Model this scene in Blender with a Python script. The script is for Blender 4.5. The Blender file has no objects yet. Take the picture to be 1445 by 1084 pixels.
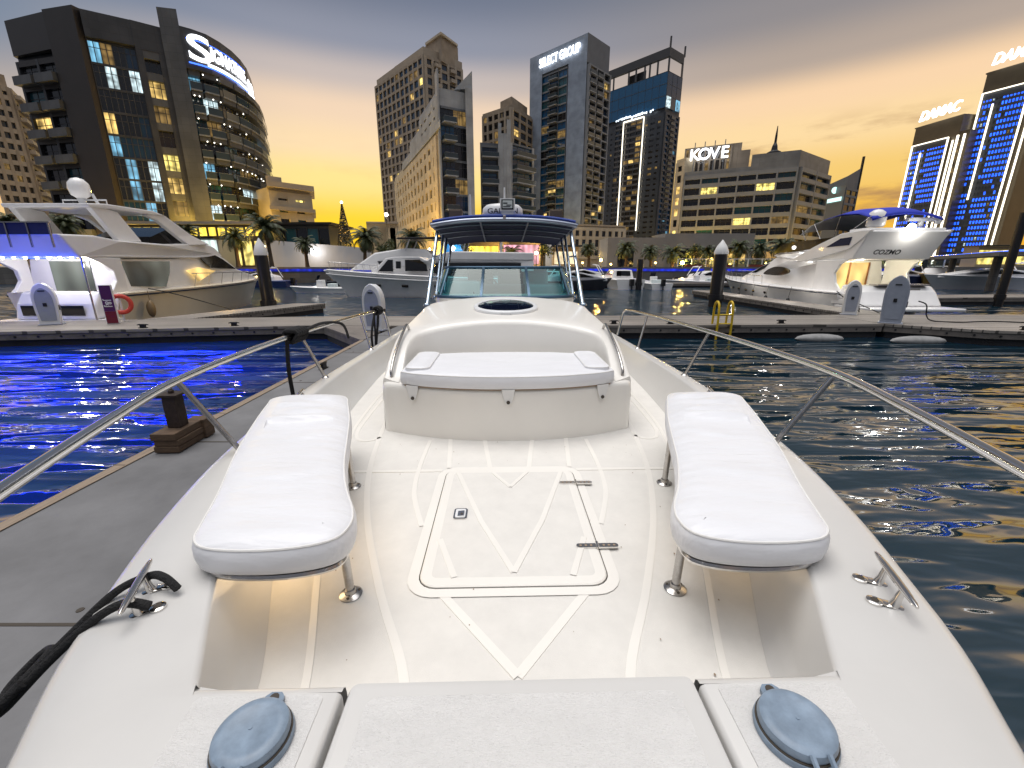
import bpy, bmesh, math, random
from mathutils import Vector, Matrix
from mathutils.geometry import delaunay_2d_cdt
random.seed(7)
R = math.radians
sc = bpy.context.scene
COL = sc.collection

# ------------------------------------------------------------------ measuring: camera model
F = 600.0; PXC = 722.5; PYC = 542.0; PITCH = R(15.6); CH = 2.5
cp, sp = math.cos(PITCH), math.sin(PITCH)
def ray(x, y):
    u = (x - PXC) / F; v = (y - PYC) / F
    return u, cp - v * sp, -(sp + v * cp)
def atz(x, y, z):
    d = ray(x, y); t = (z - CH) / d[2]
    return Vector((d[0] * t, d[1] * t, z))
def aty(x, y, Y):
    d = ray(x, y); t = Y / d[1]
    return Vector((d[0] * t, Y, CH + d[2] * t))
def onx(x, y, X):
    d = ray(x, y); t = X / d[0]
    return Vector((X, d[1] * t, CH + d[2] * t))
def top_at(x, y, h):                 # ground point under a roof corner standing h above the camera
    d = ray(x, y); t = h / d[2]
    return (d[0] * t, d[1] * t)
YAW, BX0 = .024, .045
def loc(p):
    x = p[0] - BX0; y = p[1]; c, s = math.cos(YAW), math.sin(YAW)
    return Vector((c * x + s * y, -s * x + c * y, p[2]))
def L(x, y, z): return loc(atz(x, y, z))

# ------------------------------------------------------------------ helpers
def hermite(pts):
    xs = [p[0] for p in pts]; ys = [p[1] for p in pts]; n = len(xs); m = []
    for i in range(n):
        a, b = max(0, i - 1), min(n - 1, i + 1)
        m.append((ys[b] - ys[a]) / (xs[b] - xs[a]))
    def f(x):
        if x <= xs[0]: return ys[0] + m[0] * (x - xs[0])
        if x >= xs[-1]: return ys[-1] + m[-1] * (x - xs[-1])
        i = 0
        while x > xs[i + 1]: i += 1
        h = xs[i + 1] - xs[i]; t = (x - xs[i]) / h
        return ((2*t**3 - 3*t*t + 1) * ys[i] + (t**3 - 2*t*t + t) * h * m[i] + (-2*t**3 + 3*t*t) * ys[i+1] + (t**3 - t*t) * h * m[i+1])
    return f
def catmull(pts, n=6, closed=False):
    P = [Vector(p) for p in pts]; out = []; N = len(P)
    rng = range(N if closed else N - 1)
    for i in rng:
        if closed: a, b, c, d = P[i-1], P[i], P[(i+1) % N], P[(i+2) % N]
        else: a, b, c, d = P[max(0, i-1)], P[i], P[i+1], P[min(N-1, i+2)]
        for k in range(n):
            t = k / n
            out.append(.5 * ((2*b) + (c - a) * t + (2*a - 5*b + 4*c - d) * t*t + (3*b - a - 3*c + d) * t**3))
    if not closed: out.append(P[-1])
    return out
def rrect(x0, x1, y0, y1, r, n=5):
    out = []
    for cx, cy, a0 in ((x1-r, y1-r, 0), (x0+r, y1-r, 90), (x0+r, y0+r, 180), (x1-r, y0+r, 270)):
        for k in range(n + 1):
            a = R(a0 + 90 * k / n); out.append((cx + r*math.cos(a), cy + r*math.sin(a)))
    return out
def inset(poly, d):
    n = len(poly); out = []
    for i in range(n):
        a, b, c = Vector(poly[i-1][:2]), Vector(poly[i][:2]), Vector(poly[(i+1) % n][:2])
        e = (b - a); f = (c - b)
        if e.length < 1e-9: e = f
        if f.length < 1e-9: f = e
        t = (e.normalized() + f.normalized())
        if t.length < 1e-6: t = e
        t.normalize(); out.append((b.x - t.y * d, b.y + t.x * d))
    return out

class MB:
    def __init__(s): s.v = []; s.f = []; s.m = []
    def add(s, vs, fs, m=0):
        o = len(s.v); s.v.extend(tuple(p) for p in vs)
        for f in fs: s.f.append(tuple(i + o for i in f)); s.m.append(m)
        return s
    def box(s, x0, x1, y0, y1, z0, z1, m=0):
        return s.add([(x0,y0,z0),(x1,y0,z0),(x1,y1,z0),(x0,y1,z0),(x0,y0,z1),(x1,y0,z1),(x1,y1,z1),(x0,y1,z1)],
                     [(0,3,2,1),(4,5,6,7),(0,1,5,4),(1,2,6,5),(2,3,7,6),(3,0,4,7)], m)
    def obox(s, c, ax, ay, az, m=0):      # half axes
        c, ax, ay, az = Vector(c), Vector(ax), Vector(ay), Vector(az)
        q = [c + a*ax + b*ay + d*az for d in (-1,1) for a, b in ((-1,-1),(1,-1),(1,1),(-1,1))]
        return s.add(q, [(0,3,2,1),(4,5,6,7),(0,1,5,4),(1,2,6,5),(2,3,7,6),(3,0,4,7)], m)
    def prism(s, poly, z0, z1, m=0, mt=None):
        n = len(poly)
        s.add([(p[0],p[1],z0) for p in poly] + [(p[0],p[1],z1) for p in poly],
              [(i, (i+1) % n, n + (i+1) % n, n + i) for i in range(n)], m)
        s.add([(p[0],p[1],z1) for p in poly], [tuple(range(n))], m if mt is None else mt)
        return s.add([(p[0],p[1],z0) for p in poly], [tuple(reversed(range(n)))], m)
    def sheet(s, poly, z, m=0): return s.add([(p[0],p[1],z) for p in poly], [tuple(range(len(poly)))], m)
    def ring(s, outer, inner, z, m=0):
        n = len(outer)
        return s.add([(p[0],p[1],z) for p in outer] + [(p[0],p[1],z) for p in inner], [(i,(i+1)%n,n+(i+1)%n,n+i) for i in range(n)], m)
    def loft(s, rows, m=0, closed=False, flip=False, cap=False):
        n = len(rows[0]); o = []
        for r in rows: o.extend(r)
        fs = []
        for j in range(len(rows) - 1):
            for i in range(n if closed else n - 1):
                k = (i + 1) % n; q = (j*n+i, j*n+k, (j+1)*n+k, (j+1)*n+i)
                fs.append(tuple(reversed(q)) if flip else q)
        if cap:
            a = tuple(range(n)); b = tuple((len(rows)-1)*n + i for i in range(n))
            fs.append(a if flip else tuple(reversed(a))); fs.append(tuple(reversed(b)) if flip else b)
        return s.add(o, fs, m)
    def tube(s, pts, r, n=8, m=0, cap=True):
        P = [Vector(p) for p in pts]; rows = []; up = None
        for i, p in enumerate(P):
            t = (P[min(i+1, len(P)-1)] - P[max(i-1, 0)]).normalized()
            if up is None:
                up = Vector((0,0,1)) if abs(t.z) < .9 else Vector((0,1,0))
            side = t.cross(up).normalized(); up = side.cross(t).normalized()
            rr = r[i] if isinstance(r, (list, tuple)) else r
            rows.append([p + rr*(math.cos(2*math.pi*k/n)*side + math.sin(2*math.pi*k/n)*up) for k in range(n)])
        return s.loft(rows, m, True, flip=True, cap=cap)
    def lathe(s, prof, c=(0,0,0), n=20, m=0, ax=None):   # prof: (radius, height) bottom to top
        c = Vector(c); M = Matrix.Identity(3) if ax is None else Vector(ax).to_track_quat('Z', 'Y').to_matrix()
        rows = [[c + M @ Vector((r*math.cos(2*math.pi*k/n), r*math.sin(2*math.pi*k/n), h)) for k in range(n)] for r, h in prof]
        return s.loft(rows, m, True, cap=True)
    def ball(s, c, rx, ry=None, rz=None, n=14, k=8, m=0):
        ry = rx if ry is None else ry; rz = rx if rz is None else rz; c = Vector(c)
        rows = [[c + Vector((rx*math.cos(2*math.pi*i/n)*math.sin(math.pi*(j+.02)/(k+.04)), ry*math.sin(2*math.pi*i/n)*math.sin(math.pi*(j+.02)/(k+.04)), -rz*math.cos(math.pi*(j+.02)/(k+.04)))) for i in range(n)] for j in range(k + 1)]
        return s.loft(rows, m, True, cap=True)
    def strip(s, pts, w, z, m=0):         # flat band along a polyline
        P = [Vector((p[0], p[1])) for p in pts]; a = []; b = []
        for i, p in enumerate(P):
            t = (P[min(i+1, len(P)-1)] - P[max(i-1, 0)]).normalized(); nn = Vector((-t.y, t.x)) * w / 2
            a.append((p.x - nn.x, p.y - nn.y, z)); b.append((p.x + nn.x, p.y + nn.y, z))
        lo = lambda q: [(p[0], p[1], p[2]-.006) for p in q]
        return s.loft([lo(a), a, b, lo(b)], m)
    def profile(s, pts, wf, m=0, mtop=None):          # side outline in (y,z), half width wf(y,z), closed both sides
        n = len(pts); a = [(wf(y,z), y, z) for y, z in pts]; b = [(-wf(y,z), y, z) for y, z in pts]
        s.add(a + b, [(i, (i+1) % n, n + (i+1) % n, n + i) for i in range(n)], m if mtop is None else mtop)
        s.add(a, [tuple(reversed(range(n)))], m); return s.add(b, [tuple(range(n))], m)
    def mesh(s, name, mats, smooth=None):
        me = bpy.data.meshes.new(name); me.from_pydata(s.v, [], s.f)
        for m in (mats if isinstance(mats, (list, tuple)) else [mats]): me.materials.append(m)
        for p, i in zip(me.polygons, s.m): p.material_index = i
        bm = bmesh.new(); bm.from_mesh(me); bmesh.ops.remove_doubles(bm, verts=bm.verts, dist=1e-5)
        bmesh.ops.recalc_face_normals(bm, faces=bm.faces); bm.to_mesh(me); bm.free()
        if smooth is not None:
            for p in me.polygons: p.use_smooth = True
            me.set_sharp_from_angle(angle=R(smooth))
        me.update(); return me
    def build(s, name, mats, parent=None, smooth=None, bevel=None):
        o = bpy.data.objects.new(name, s.mesh(name, mats, smooth)); COL.objects.link(o)
        if parent: o.parent = parent
        if bevel:
            b = o.modifiers.new('bevel', 'BEVEL'); b.width = bevel; b.segments = 2; b.limit_method = 'ANGLE'; b.angle_limit = R(40)
        return o
def tag(o, label=None, cat=None, group=None, kind=None):
    for k, v in (('label', label), ('category', cat), ('group', group), ('kind', kind)):
        if v: o[k] = v
    return o
def thing(name, label, cat, at=(0,0,0), rz=0, group=None):
    o = bpy.data.objects.new(name, None); o.empty_display_size = .2; COL.objects.link(o); o.location = at; o.rotation_euler = (0,0,rz)
    return tag(o, label, cat, group)
def copy_tree(o, parent=None):
    c = o.copy(); COL.objects.link(c); c.parent = parent
    for ch in list(o.children): copy_tree(ch, c)
    return c
def lettering(text, size, m, parent, at, xdir, updir, name='lettering', depth=.02, width=None, shear=0):
    cu = bpy.data.curves.new('t', 'FONT'); cu.body = text; cu.size = size; cu.extrude = depth; cu.align_x = 'CENTER'; cu.align_y = 'CENTER'; cu.shear = shear; cu.offset = size*.012
    t = bpy.data.objects.new('t', cu); COL.objects.link(t); bpy.context.view_layer.update()
    me = bpy.data.meshes.new_from_object(t.evaluated_get(bpy.context.evaluated_depsgraph_get())); me.name = name
    bpy.data.objects.remove(t); bpy.data.curves.remove(cu)
    if width:
        xs = [v.co.x for v in me.vertices]; k = width / (max(xs) - min(xs))
        for v in me.vertices: v.co.x *= k
    me.materials.clear(); me.materials.append(m)
    o = bpy.data.objects.new(name, me); COL.objects.link(o); o.parent = parent
    x = Vector(xdir).normalized(); u = Vector(updir).normalized(); z = x.cross(u)
    M = Matrix((x, u, z)).transposed().to_4x4(); M.translation = Vector(at); o.matrix_local = M
    return o

# ------------------------------------------------------------------ materials
def _nt(name):
    m = bpy.data.materials.new(name); m.use_nodes = True
    nt = m.node_tree; return m, nt, nt.nodes['Principled BSDF']
def pm(name, col, rough=.5, metal=0, var=0, scale=5, bump=0, bscale=60, stretch=None, spec=.5, coat=0, rvar=0, bdist=.01):
    m, nt, b = _nt(name); N = nt.nodes.new; K = nt.links.new
    b.inputs['Base Color'].default_value = (*col, 1); b.inputs['Roughness'].default_value = rough; b.inputs['Metallic'].default_value = metal
    b.inputs['Specular IOR Level'].default_value = spec; b.inputs['Coat Weight'].default_value = coat
    if var or bump or rvar:
        tc = N('ShaderNodeTexCoord'); src = tc.outputs['Object']
        if stretch:
            mp = N('ShaderNodeMapping'); mp.inputs['Scale'].default_value = stretch; K(src, mp.inputs[0]); src = mp.outputs[0]
    if var or rvar:
        n = N('ShaderNodeTexNoise'); n.inputs['Scale'].default_value = scale; n.inputs['Detail'].default_value = 6; n.inputs['Roughness'].default_value = .65; K(src, n.inputs[0])
    if var:
        r = N('ShaderNodeValToRGB'); r.color_ramp.elements[0].position = .3; r.color_ramp.elements[1].position = .7
        r.color_ramp.elements[0].color = (*[c * (1 - var) for c in col], 1); r.color_ramp.elements[1].color = (*[min(1, c * (1 + var * .6)) for c in col], 1)
        K(n.outputs[0], r.inputs[0]); K(r.outputs[0], b.inputs['Base Color'])
    if rvar:
        mr = N('ShaderNodeMapRange'); mr.inputs['To Min'].default_value = max(0, rough - rvar); mr.inputs['To Max'].default_value = rough + rvar
        K(n.outputs[0], mr.inputs[0]); K(mr.outputs[0], b.inputs['Roughness'])
    if bump:
        n2 = N('ShaderNodeTexNoise'); n2.inputs['Scale'].default_value = bscale; n2.inputs['Detail'].default_value = 4; K(src, n2.inputs[0])
        bp = N('ShaderNodeBump'); bp.inputs['Strength'].default_value = bump; bp.inputs['Distance'].default_value = bdist
        K(n2.outputs[0], bp.inputs['Height']); K(bp.outputs[0], b.inputs['Normal'])
    return m
def em(name, col, strength, noise=0, sample=False, scale=2.):
    m, nt, b = _nt(name); N = nt.nodes.new; K = nt.links.new
    b.inputs['Base Color'].default_value = (.02,.02,.02,1); b.inputs['Roughness'].default_value = .2
    b.inputs['Emission Color'].default_value = (*col, 1); b.inputs['Emission Strength'].default_value = strength
    if noise:
        tc = N('ShaderNodeTexCoord'); ad = N('ShaderNodeVectorMath'); ad.operation = 'ADD'
        oi = N('ShaderNodeObjectInfo'); K(tc.outputs['Object'], ad.inputs[0]); K(oi.outputs['Location'], ad.inputs[1])
        n = N('ShaderNodeTexNoise'); n.inputs['Scale'].default_value = .42*scale; n.inputs['Detail'].default_value = 1; K(ad.outputs[0], n.inputs[0])
        mr = N('ShaderNodeMapRange'); mr.inputs['From Min'].default_value = .34; mr.inputs['From Max'].default_value = .64
        mr.inputs['To Min'].default_value = strength * (1 - noise); mr.inputs['To Max'].default_value = strength; K(n.outputs[0], mr.inputs[0])
        sx = N('ShaderNodeSeparateXYZ'); K(ad.outputs[0], sx.inputs[0]); sm = N('ShaderNodeMath'); K(sx.outputs[0], sm.inputs[0]); K(sx.outputs[1], sm.inputs[1])
        wv = N('ShaderNodeMath'); wv.operation = 'MULTIPLY'; wv.inputs[1].default_value = 7.; K(sm.outputs[0], wv.inputs[0]); sn = N('ShaderNodeMath'); sn.operation = 'SINE'; K(wv.outputs[0], sn.inputs[0])
        m2 = N('ShaderNodeMapRange'); m2.inputs['From Min'].default_value = -1; m2.inputs['To Min'].default_value = .62; m2.inputs['To Max'].default_value = 1; K(sn.outputs[0], m2.inputs[0])
        ml = N('ShaderNodeMath'); ml.operation = 'MULTIPLY'; K(mr.outputs[0], ml.inputs[0]); K(m2.outputs[0], ml.inputs[1]); K(ml.outputs[0], b.inputs['Emission Strength'])
    if not sample: m.cycles.emission_sampling = 'NONE'
    return m
def glassy(name, tint, refl=.06, rough=.0):
    m, nt, b = _nt(name); N = nt.nodes.new; K = nt.links.new; nt.nodes.remove(b)
    t = N('ShaderNodeBsdfTransparent'); t.inputs[0].default_value = (*tint, 1)
    g = N('ShaderNodeBsdfGlossy'); g.inputs['Roughness'].default_value = rough; g.inputs[0].default_value = (.9,1,1,1)
    fr = N('ShaderNodeLayerWeight'); fr.inputs[0].default_value = .5; pw = N('ShaderNodeMath'); pw.operation = 'POWER'; pw.inputs[1].default_value = 3.5; K(fr.outputs['Facing'], pw.inputs[0])
    mr = N('ShaderNodeMapRange'); mr.inputs['To Min'].default_value = refl; mr.inputs['To Max'].default_value = .9; K(pw.outputs[0], mr.inputs[0])
    mx = N('ShaderNodeMixShader'); K(mr.outputs[0], mx.inputs[0]); K(t.outputs[0], mx.inputs[1]); K(g.outputs[0], mx.inputs[2])
    K(mx.outputs[0], nt.nodes['Material Output'].inputs[0]); return m
def tiled(name, col, bw, bh, mortar=.02, rough=.4, var=.15, dark=.35, axis='xz', spec=.5):
    """stone or metal cladding: panel joints in wall space (u along x+y, v up)"""
    m, nt, b = _nt(name); N = nt.nodes.new; K = nt.links.new
    tc = N('ShaderNodeTexCoord'); sx = N('ShaderNodeSeparateXYZ'); K(tc.outputs['Object'], sx.inputs[0])
    ad = N('ShaderNodeMath'); ad.operation = 'ADD'; K(sx.outputs[0], ad.inputs[0]); K(sx.outputs[1], ad.inputs[1])
    cx = N('ShaderNodeCombineXYZ')
    if axis == 'xz': K(ad.outputs[0], cx.inputs[0]); K(sx.outputs[2], cx.inputs[1])
    else: K(sx.outputs[0], cx.inputs[0]); K(sx.outputs[1], cx.inputs[1])
    br = N('ShaderNodeTexBrick'); br.offset = 0; br.inputs['Scale'].default_value = 1; br.inputs['Brick Width'].default_value = bw; br.inputs['Row Height'].default_value = bh
    br.inputs['Mortar Size'].default_value = mortar; br.inputs['Color1'].default_value = (*[c*(1-var) for c in col], 1); br.inputs['Color2'].default_value = (*[min(1, c*(1+var)) for c in col], 1)
    br.inputs['Mortar'].default_value = (*[c*dark for c in col], 1); K(cx.outputs[0], br.inputs[0])
    n = N('ShaderNodeTexNoise'); n.inputs['Scale'].default_value = .35; n.inputs['Detail'].default_value = 8; K(tc.outputs['Object'], n.inputs[0])
    mr = N('ShaderNodeMapRange'); mr.inputs['From Min'].default_value = .3; mr.inputs['From Max'].default_value = .7; mr.inputs['To Min'].default_value = .75; mr.inputs['To Max'].default_value = 1.15
    K(n.outputs[0], mr.inputs[0]); mx = N('ShaderNodeMix'); mx.data_type = 'RGBA'; mx.blend_type = 'MULTIPLY'; mx.inputs[0].default_value = 1
    K(br.outputs[0], mx.inputs[6]); K(mr.outputs[0], mx.inputs[7]); K(mx.outputs[2], b.inputs['Base Color'])
    b.inputs['Roughness'].default_value = rough; b.inputs['Specular IOR Level'].default_value = spec
    return m

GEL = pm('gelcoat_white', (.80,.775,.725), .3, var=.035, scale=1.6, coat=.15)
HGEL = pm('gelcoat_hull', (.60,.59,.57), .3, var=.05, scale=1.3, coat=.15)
NONSKID = pm('nonskid_deck', (.70,.68,.64), .62, var=.055, scale=9, bump=.55, bscale=420, bdist=.002)
TREAD = pm('diamond_tread', (.66,.65,.635), .5, var=.05, scale=7, bump=.9, bscale=170, bdist=.004, stretch=(1, 2.2, 1))
VINYL = pm('white_vinyl', (.745,.75,.775), .42, var=.035, scale=4, bump=.6, bscale=6, bdist=.03, stretch=(.5, 1.7, 1))
PIPING = pm('vinyl_piping', (.74,.73,.71), .5)
STEEL = pm('polished_steel', (.74,.72,.69), .14, 1, rvar=.1, scale=20)
STEELD = pm('steel_fitting', (.5,.48,.46), .25, 1, var=.2, scale=40)
SEAM = pm('dark_seam', (.05,.04,.03), .7)
SCUFF = pm('brown_sealant', (.28,.21,.15), .7)
RUBBER = pm('black_rubber', (.012,.012,.014), .5)
ROPE = pm('black_rope', (.006,.006,.007), .8, bump=.9, bscale=160, bdist=.01)
CAPB = pm('blue_grey_plastic', (.21,.275,.355), .45, var=.25, scale=22, rvar=.1)
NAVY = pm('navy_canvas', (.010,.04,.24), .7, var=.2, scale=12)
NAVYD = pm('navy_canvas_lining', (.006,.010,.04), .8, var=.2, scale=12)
TEAL = glassy('tinted_glass', (.18,.56,.60), .025)
CLEAR = glassy('clear_glass', (.80,.88,.88))
SMOKE = pm('smoked_acrylic', (.003,.005,.016), .05, spec=.15)
FRAMEB = pm('blue_anodised_frame', (.045,.10,.16), .3, .5, var=.15)
PLASTW = pm('white_plastic', (.72,.73,.74), .35, var=.05)
SCREEN = pm('display_glass', (.55,.6,.6), .15)
SCREEND = pm('display_dark', (.02,.025,.03), .1)
TAN = pm('tan_box', (.12,.085,.055), .6, var=.2)
SEATG = pm('seat_fabric', (.55,.62,.62), .6, var=.05)
# ================================================================== camera, sky, light
cd = bpy.data.cameras.new('camera'); cam = bpy.data.objects.new('camera', cd); COL.objects.link(cam); sc.camera = cam
cam.location = (0, 0, CH); cam.rotation_euler = (R(90) - PITCH, 0, 0); cd.sensor_width = 36; cd.lens = 36 * F / 1445; cd.clip_start = .05; cd.clip_end = 6000
sc.view_settings.view_transform = 'Standard'; sc.view_settings.look = 'None'; sc.view_settings.exposure = 0; sc.view_settings.gamma = 1
sc.cycles.use_denoising = True
try: sc.cycles.denoiser = 'OPENIMAGEDENOISE'
except Exception: pass
sc.cycles.max_bounces = 8; sc.cycles.diffuse_bounces = 3; sc.cycles.glossy_bounces = 4; sc.cycles.transparent_max_bounces = 12
sc.cycles.caustics_reflective = False; sc.cycles.caustics_refractive = False; sc.cycles.sample_clamp_indirect = 6; sc.cycles.sample_clamp_direct = 0

w = bpy.data.worlds.new('World'); sc.world = w; w.use_nodes = True; nt = w.node_tree; N = nt.nodes.new; K = nt.links.new
bg = nt.nodes['Background']
tc = N('ShaderNodeTexCoord'); sep = N('ShaderNodeSeparateXYZ'); K(tc.outputs['Generated'], sep.inputs[0])
asn = N('ShaderNodeMath'); asn.operation = 'ARCSINE'; K(sep.outputs[2], asn.inputs[0])
el = N('ShaderNodeMapRange'); el.inputs['From Min'].default_value = 0; el.inputs['From Max'].default_value = R(90); K(asn.outputs[0], el.inputs[0])
def ramp(stops):
    r = N('ShaderNodeValToRGB'); e = r.color_ramp.elements; r.color_ramp.interpolation = 'EASE'
    while len(e) < len(stops): e.new(.5)
    for q, (deg, c) in zip(e, stops): q.position = deg / 90; q.color = (*c, 1)
    K(el.outputs[0], r.inputs[0]); return r
def s2l(r, g, b): return tuple(((c/255)/12.92 if c/255 <= .04045 else ((c/255+.055)/1.055)**2.4) for c in (r, g, b))
ZEN = (2.12, 2.10, 2.14)
sun_side = ramp([(0, s2l(252,200,26)), (5, s2l(255,216,56)), (9.6, s2l(255,230,148)), (13.1, s2l(253,224,180)), (16.5, s2l(243,215,186)), (19.5, s2l(200,188,183)), (22.5, s2l(144,149,165)), (27, s2l(112,121,141)), (35, s2l(104,108,118)), (52, s2l(98,104,116)), (66, ZEN)])
right_side = ramp([(0, s2l(250,178,45)), (5, s2l(247,190,72)), (9, s2l(248,206,118)), (13, s2l(254,221,166)), (16, s2l(251,215,174)), (19, s2l(182,166,154)), (23, s2l(146,141,143)), (28, s2l(122,125,134)), (36, s2l(112,111,114)), (52, s2l(100,104,114)), (66, ZEN)])
left_side = ramp([(0, s2l(255,205,110)), (6, s2l(245,205,150)), (12, s2l(190,175,165)), (18, s2l(110,130,155)), (24, s2l(88,112,142)), (29, s2l(85,108,138)), (36, s2l(70,86,110)), (52, s2l(84,97,118)), (66, ZEN)])
back = ramp([(0, (.10,.105,.13)), (12, (.13,.14,.17)), (30, (.30,.32,.37)), (46, (.80,.80,.84)), (66, ZEN)])
at2 = N('ShaderNodeMath'); at2.operation = 'ARCTAN2'; K(sep.outputs[0], at2.inputs[0]); K(sep.outputs[1], at2.inputs[1])   # azimuth, 0 ahead, + right
def mixaz(a, b, d0, d1):
    mr = N('ShaderNodeMapRange'); mr.interpolation_type = 'SMOOTHSTEP'; mr.inputs['From Min'].default_value = R(d0); mr.inputs['From Max'].default_value = R(d1); K(at2.outputs[0], mr.inputs[0])
    mx = N('ShaderNodeMix'); mx.data_type = 'RGBA'; K(mr.outputs[0], mx.inputs[0]); K(a, mx.inputs[6]); K(b, mx.inputs[7]); return mx.outputs[2]
c = mixaz(left_side.outputs[0], sun_side.outputs[0], -52, -22); c = mixaz(c, right_side.outputs[0], -8, 30)
ab = N('ShaderNodeMath'); ab.operation = 'ABSOLUTE'; K(at2.outputs[0], ab.inputs[0])
mr = N('ShaderNodeMapRange'); mr.interpolation_type = 'SMOOTHSTEP'; mr.inputs['From Min'].default_value = R(60); mr.inputs['From Max'].default_value = R(110); K(ab.outputs[0], mr.inputs[0])
mx = N('ShaderNodeMix'); mx.data_type = 'RGBA'; K(mr.outputs[0], mx.inputs[0]); K(c, mx.inputs[6]); K(back.outputs[0], mx.inputs[7]); c = mx.outputs[2]
# thin stratus near the horizon: noise in (azimuth, elevation)
cv = N('ShaderNodeCombineXYZ'); K(at2.outputs[0], cv.inputs[0]); K(asn.outputs[0], cv.inputs[1])
mp = N('ShaderNodeMapping'); mp.inputs['Scale'].default_value = (3.2, 13, 1); mp.inputs['Rotation'].default_value = (0, 0, R(-9)); mp.inputs['Location'].default_value = (1.3, .35, 0); K(cv.outputs[0], mp.inputs[0])
cn = N('ShaderNodeTexNoise'); cn.inputs['Scale'].default_value = 1.5; cn.inputs['Detail'].default_value = 7; cn.inputs['Roughness'].default_value = .58; K(mp.outputs[0], cn.inputs[0])
cr = N('ShaderNodeMapRange'); cr.interpolation_type = 'SMOOTHSTEP'; cr.inputs['From Min'].default_value = .47; cr.inputs['From Max'].default_value = .64; cr.inputs['To Max'].default_value = .78; K(cn.outputs[0], cr.inputs[0])
def band(lo0, lo1, hi0, hi1):
    a = N('ShaderNodeMapRange'); a.interpolation_type = 'SMOOTHSTEP'; a.inputs['From Min'].default_value = R(lo0); a.inputs['From Max'].default_value = R(lo1); K(asn.outputs[0], a.inputs[0])
    b = N('ShaderNodeMapRange'); b.interpolation_type = 'SMOOTHSTEP'; b.inputs['From Min'].default_value = R(hi0); b.inputs['From Max'].default_value = R(hi1); b.inputs['To Min'].default_value = 1; b.inputs['To Max'].default_value = 0; K(asn.outputs[0], b.inputs[0])
    m = N('ShaderNodeMath'); m.operation = 'MULTIPLY'; K(a.outputs[0], m.inputs[0]); K(b.outputs[0], m.inputs[1]); return m.outputs[0]
cm = N('ShaderNodeMath'); cm.operation = 'MULTIPLY'; K(cr.outputs[0], cm.inputs[0]); K(band(2, 5, 11, 15), cm.inputs[1])
raz = N('ShaderNodeMapRange'); raz.interpolation_type = 'SMOOTHSTEP'; raz.inputs['From Min'].default_value = R(5); raz.inputs['From Max'].default_value = R(32); raz.inputs['To Min'].default_value = .10; K(at2.outputs[0], raz.inputs[0])
cm2 = N('ShaderNodeMath'); cm2.operation = 'MULTIPLY'; K(cm.outputs[0], cm2.inputs[0]); K(raz.outputs[0], cm2.inputs[1])
cx = N('ShaderNodeMix'); cx.data_type = 'RGBA'; K(cm2.outputs[0], cx.inputs[0]); K(c, cx.inputs[6]); cx.inputs[7].default_value = (*s2l(170,128,92), 1); c = cx.outputs[2]
sky = N('ShaderNodeTexSky'); sky.sky_type = 'NISHITA'; sky.sun_disc = False; sky.sun_elevation = R(1.5); sky.sun_rotation = R(-18); sky.dust_density = 3
b2 = N('ShaderNodeBackground'); K(sky.outputs[0], b2.inputs[0]); b2.inputs[1].default_value = .004
K(c, bg.inputs[0]); bg.inputs[1].default_value = 1
ads = N('ShaderNodeAddShader'); K(bg.outputs[0], ads.inputs[0]); K(b2.outputs[0], ads.inputs[1]); K(ads.outputs[0], nt.nodes['World Output'].inputs[0])
sl = bpy.data.lights.new('sun', 'SUN'); sl.energy = 1.45; sl.angle = R(35); sl.color = (1, .95, .89); so = bpy.data.objects.new('sun', sl); COL.objects.link(so)
so.rotation_euler = (R(-10), R(-12), R(0))
# ================================================================== the boat under the camera
boat = thing('motorboat', 'white open motorboat in the foreground with two bow benches, sofa and navy canopy', 'boat', (BX0, 0, 0), YAW)
DZ = 1.2
xo = hermite([(-.62,.02),(-.5,.22),(-.3,.47),(0,.70),(.3,.88),(.66,1.075),(.9,1.205),(1.15,1.30),(1.53,1.43),(2.12,1.575),(3.0,1.70),(4.0,1.78),(5.5,1.83),(9.5,1.83)])
xi = hermite([(.80,.785),(.86,.815),(1.2,.99),(1.7,1.22),(2.3,1.41),(3.4,1.59),(4.3,1.66),(5.5,1.70),(9.5,1.70)])
xd = hermite([(.80,.80),(1.1,.87),(1.7,1.12),(2.3,1.285),(3.4,1.44),(4.33,1.52),(5.5,1.57),(9.5,1.57)])
zg = hermite([(-.62,1.50),(2.2,1.50),(4,1.46),(5.5,1.42),(9.5,1.38)])
def section(y, bow):
    o = xo(y); g = zg(y)
    pts = [(o*.55, -.35), (o*.80, .15), (o*.93, .75), (o*.985, 1.2), (o*1.0+.012, g-.10), (o+.018, g-.055), (o+.012, g-.02), (o-.004, g-.004), (o-.03, g+.004)]
    a = xi(y) if y > .799 else min(xi(.80), o-.10)
    if bow:
        e = min(.437, o-.06); a = max(a, e+.02)
        pts += [((o+a)/2, g+.006), (a+.02, g+.006), (a+.006, g+.0055), ((a+e)/2, g+.005), (e+.012, g+.003), (e+.003, g-.002), (e, g-.012), (e, g-.06), (e-.05, g-.09), (e-.06, g-.1)]
    else:
        d = xd(y); pts += [((o+a)/2, g+.005), (a+.02, g+.003), (a+.006, g-.002), (a, g-.014), ((a*.35+d*.65)+.006, g*.35+DZ*.65), (d+.004, DZ+.03), (d-.03, DZ+.001)]
    return pts
ys = [-.62,-.56,-.5,-.4,-.3,-.15] + [i*.1 for i in range(0, 8)] + [.76,.79]
ys2 = [.832,.85,.9] + [1.0+.1*i for i in range(0, 25)] + [3.6+.25*i for i in range(0, 25)]
hb = MB()
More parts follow.
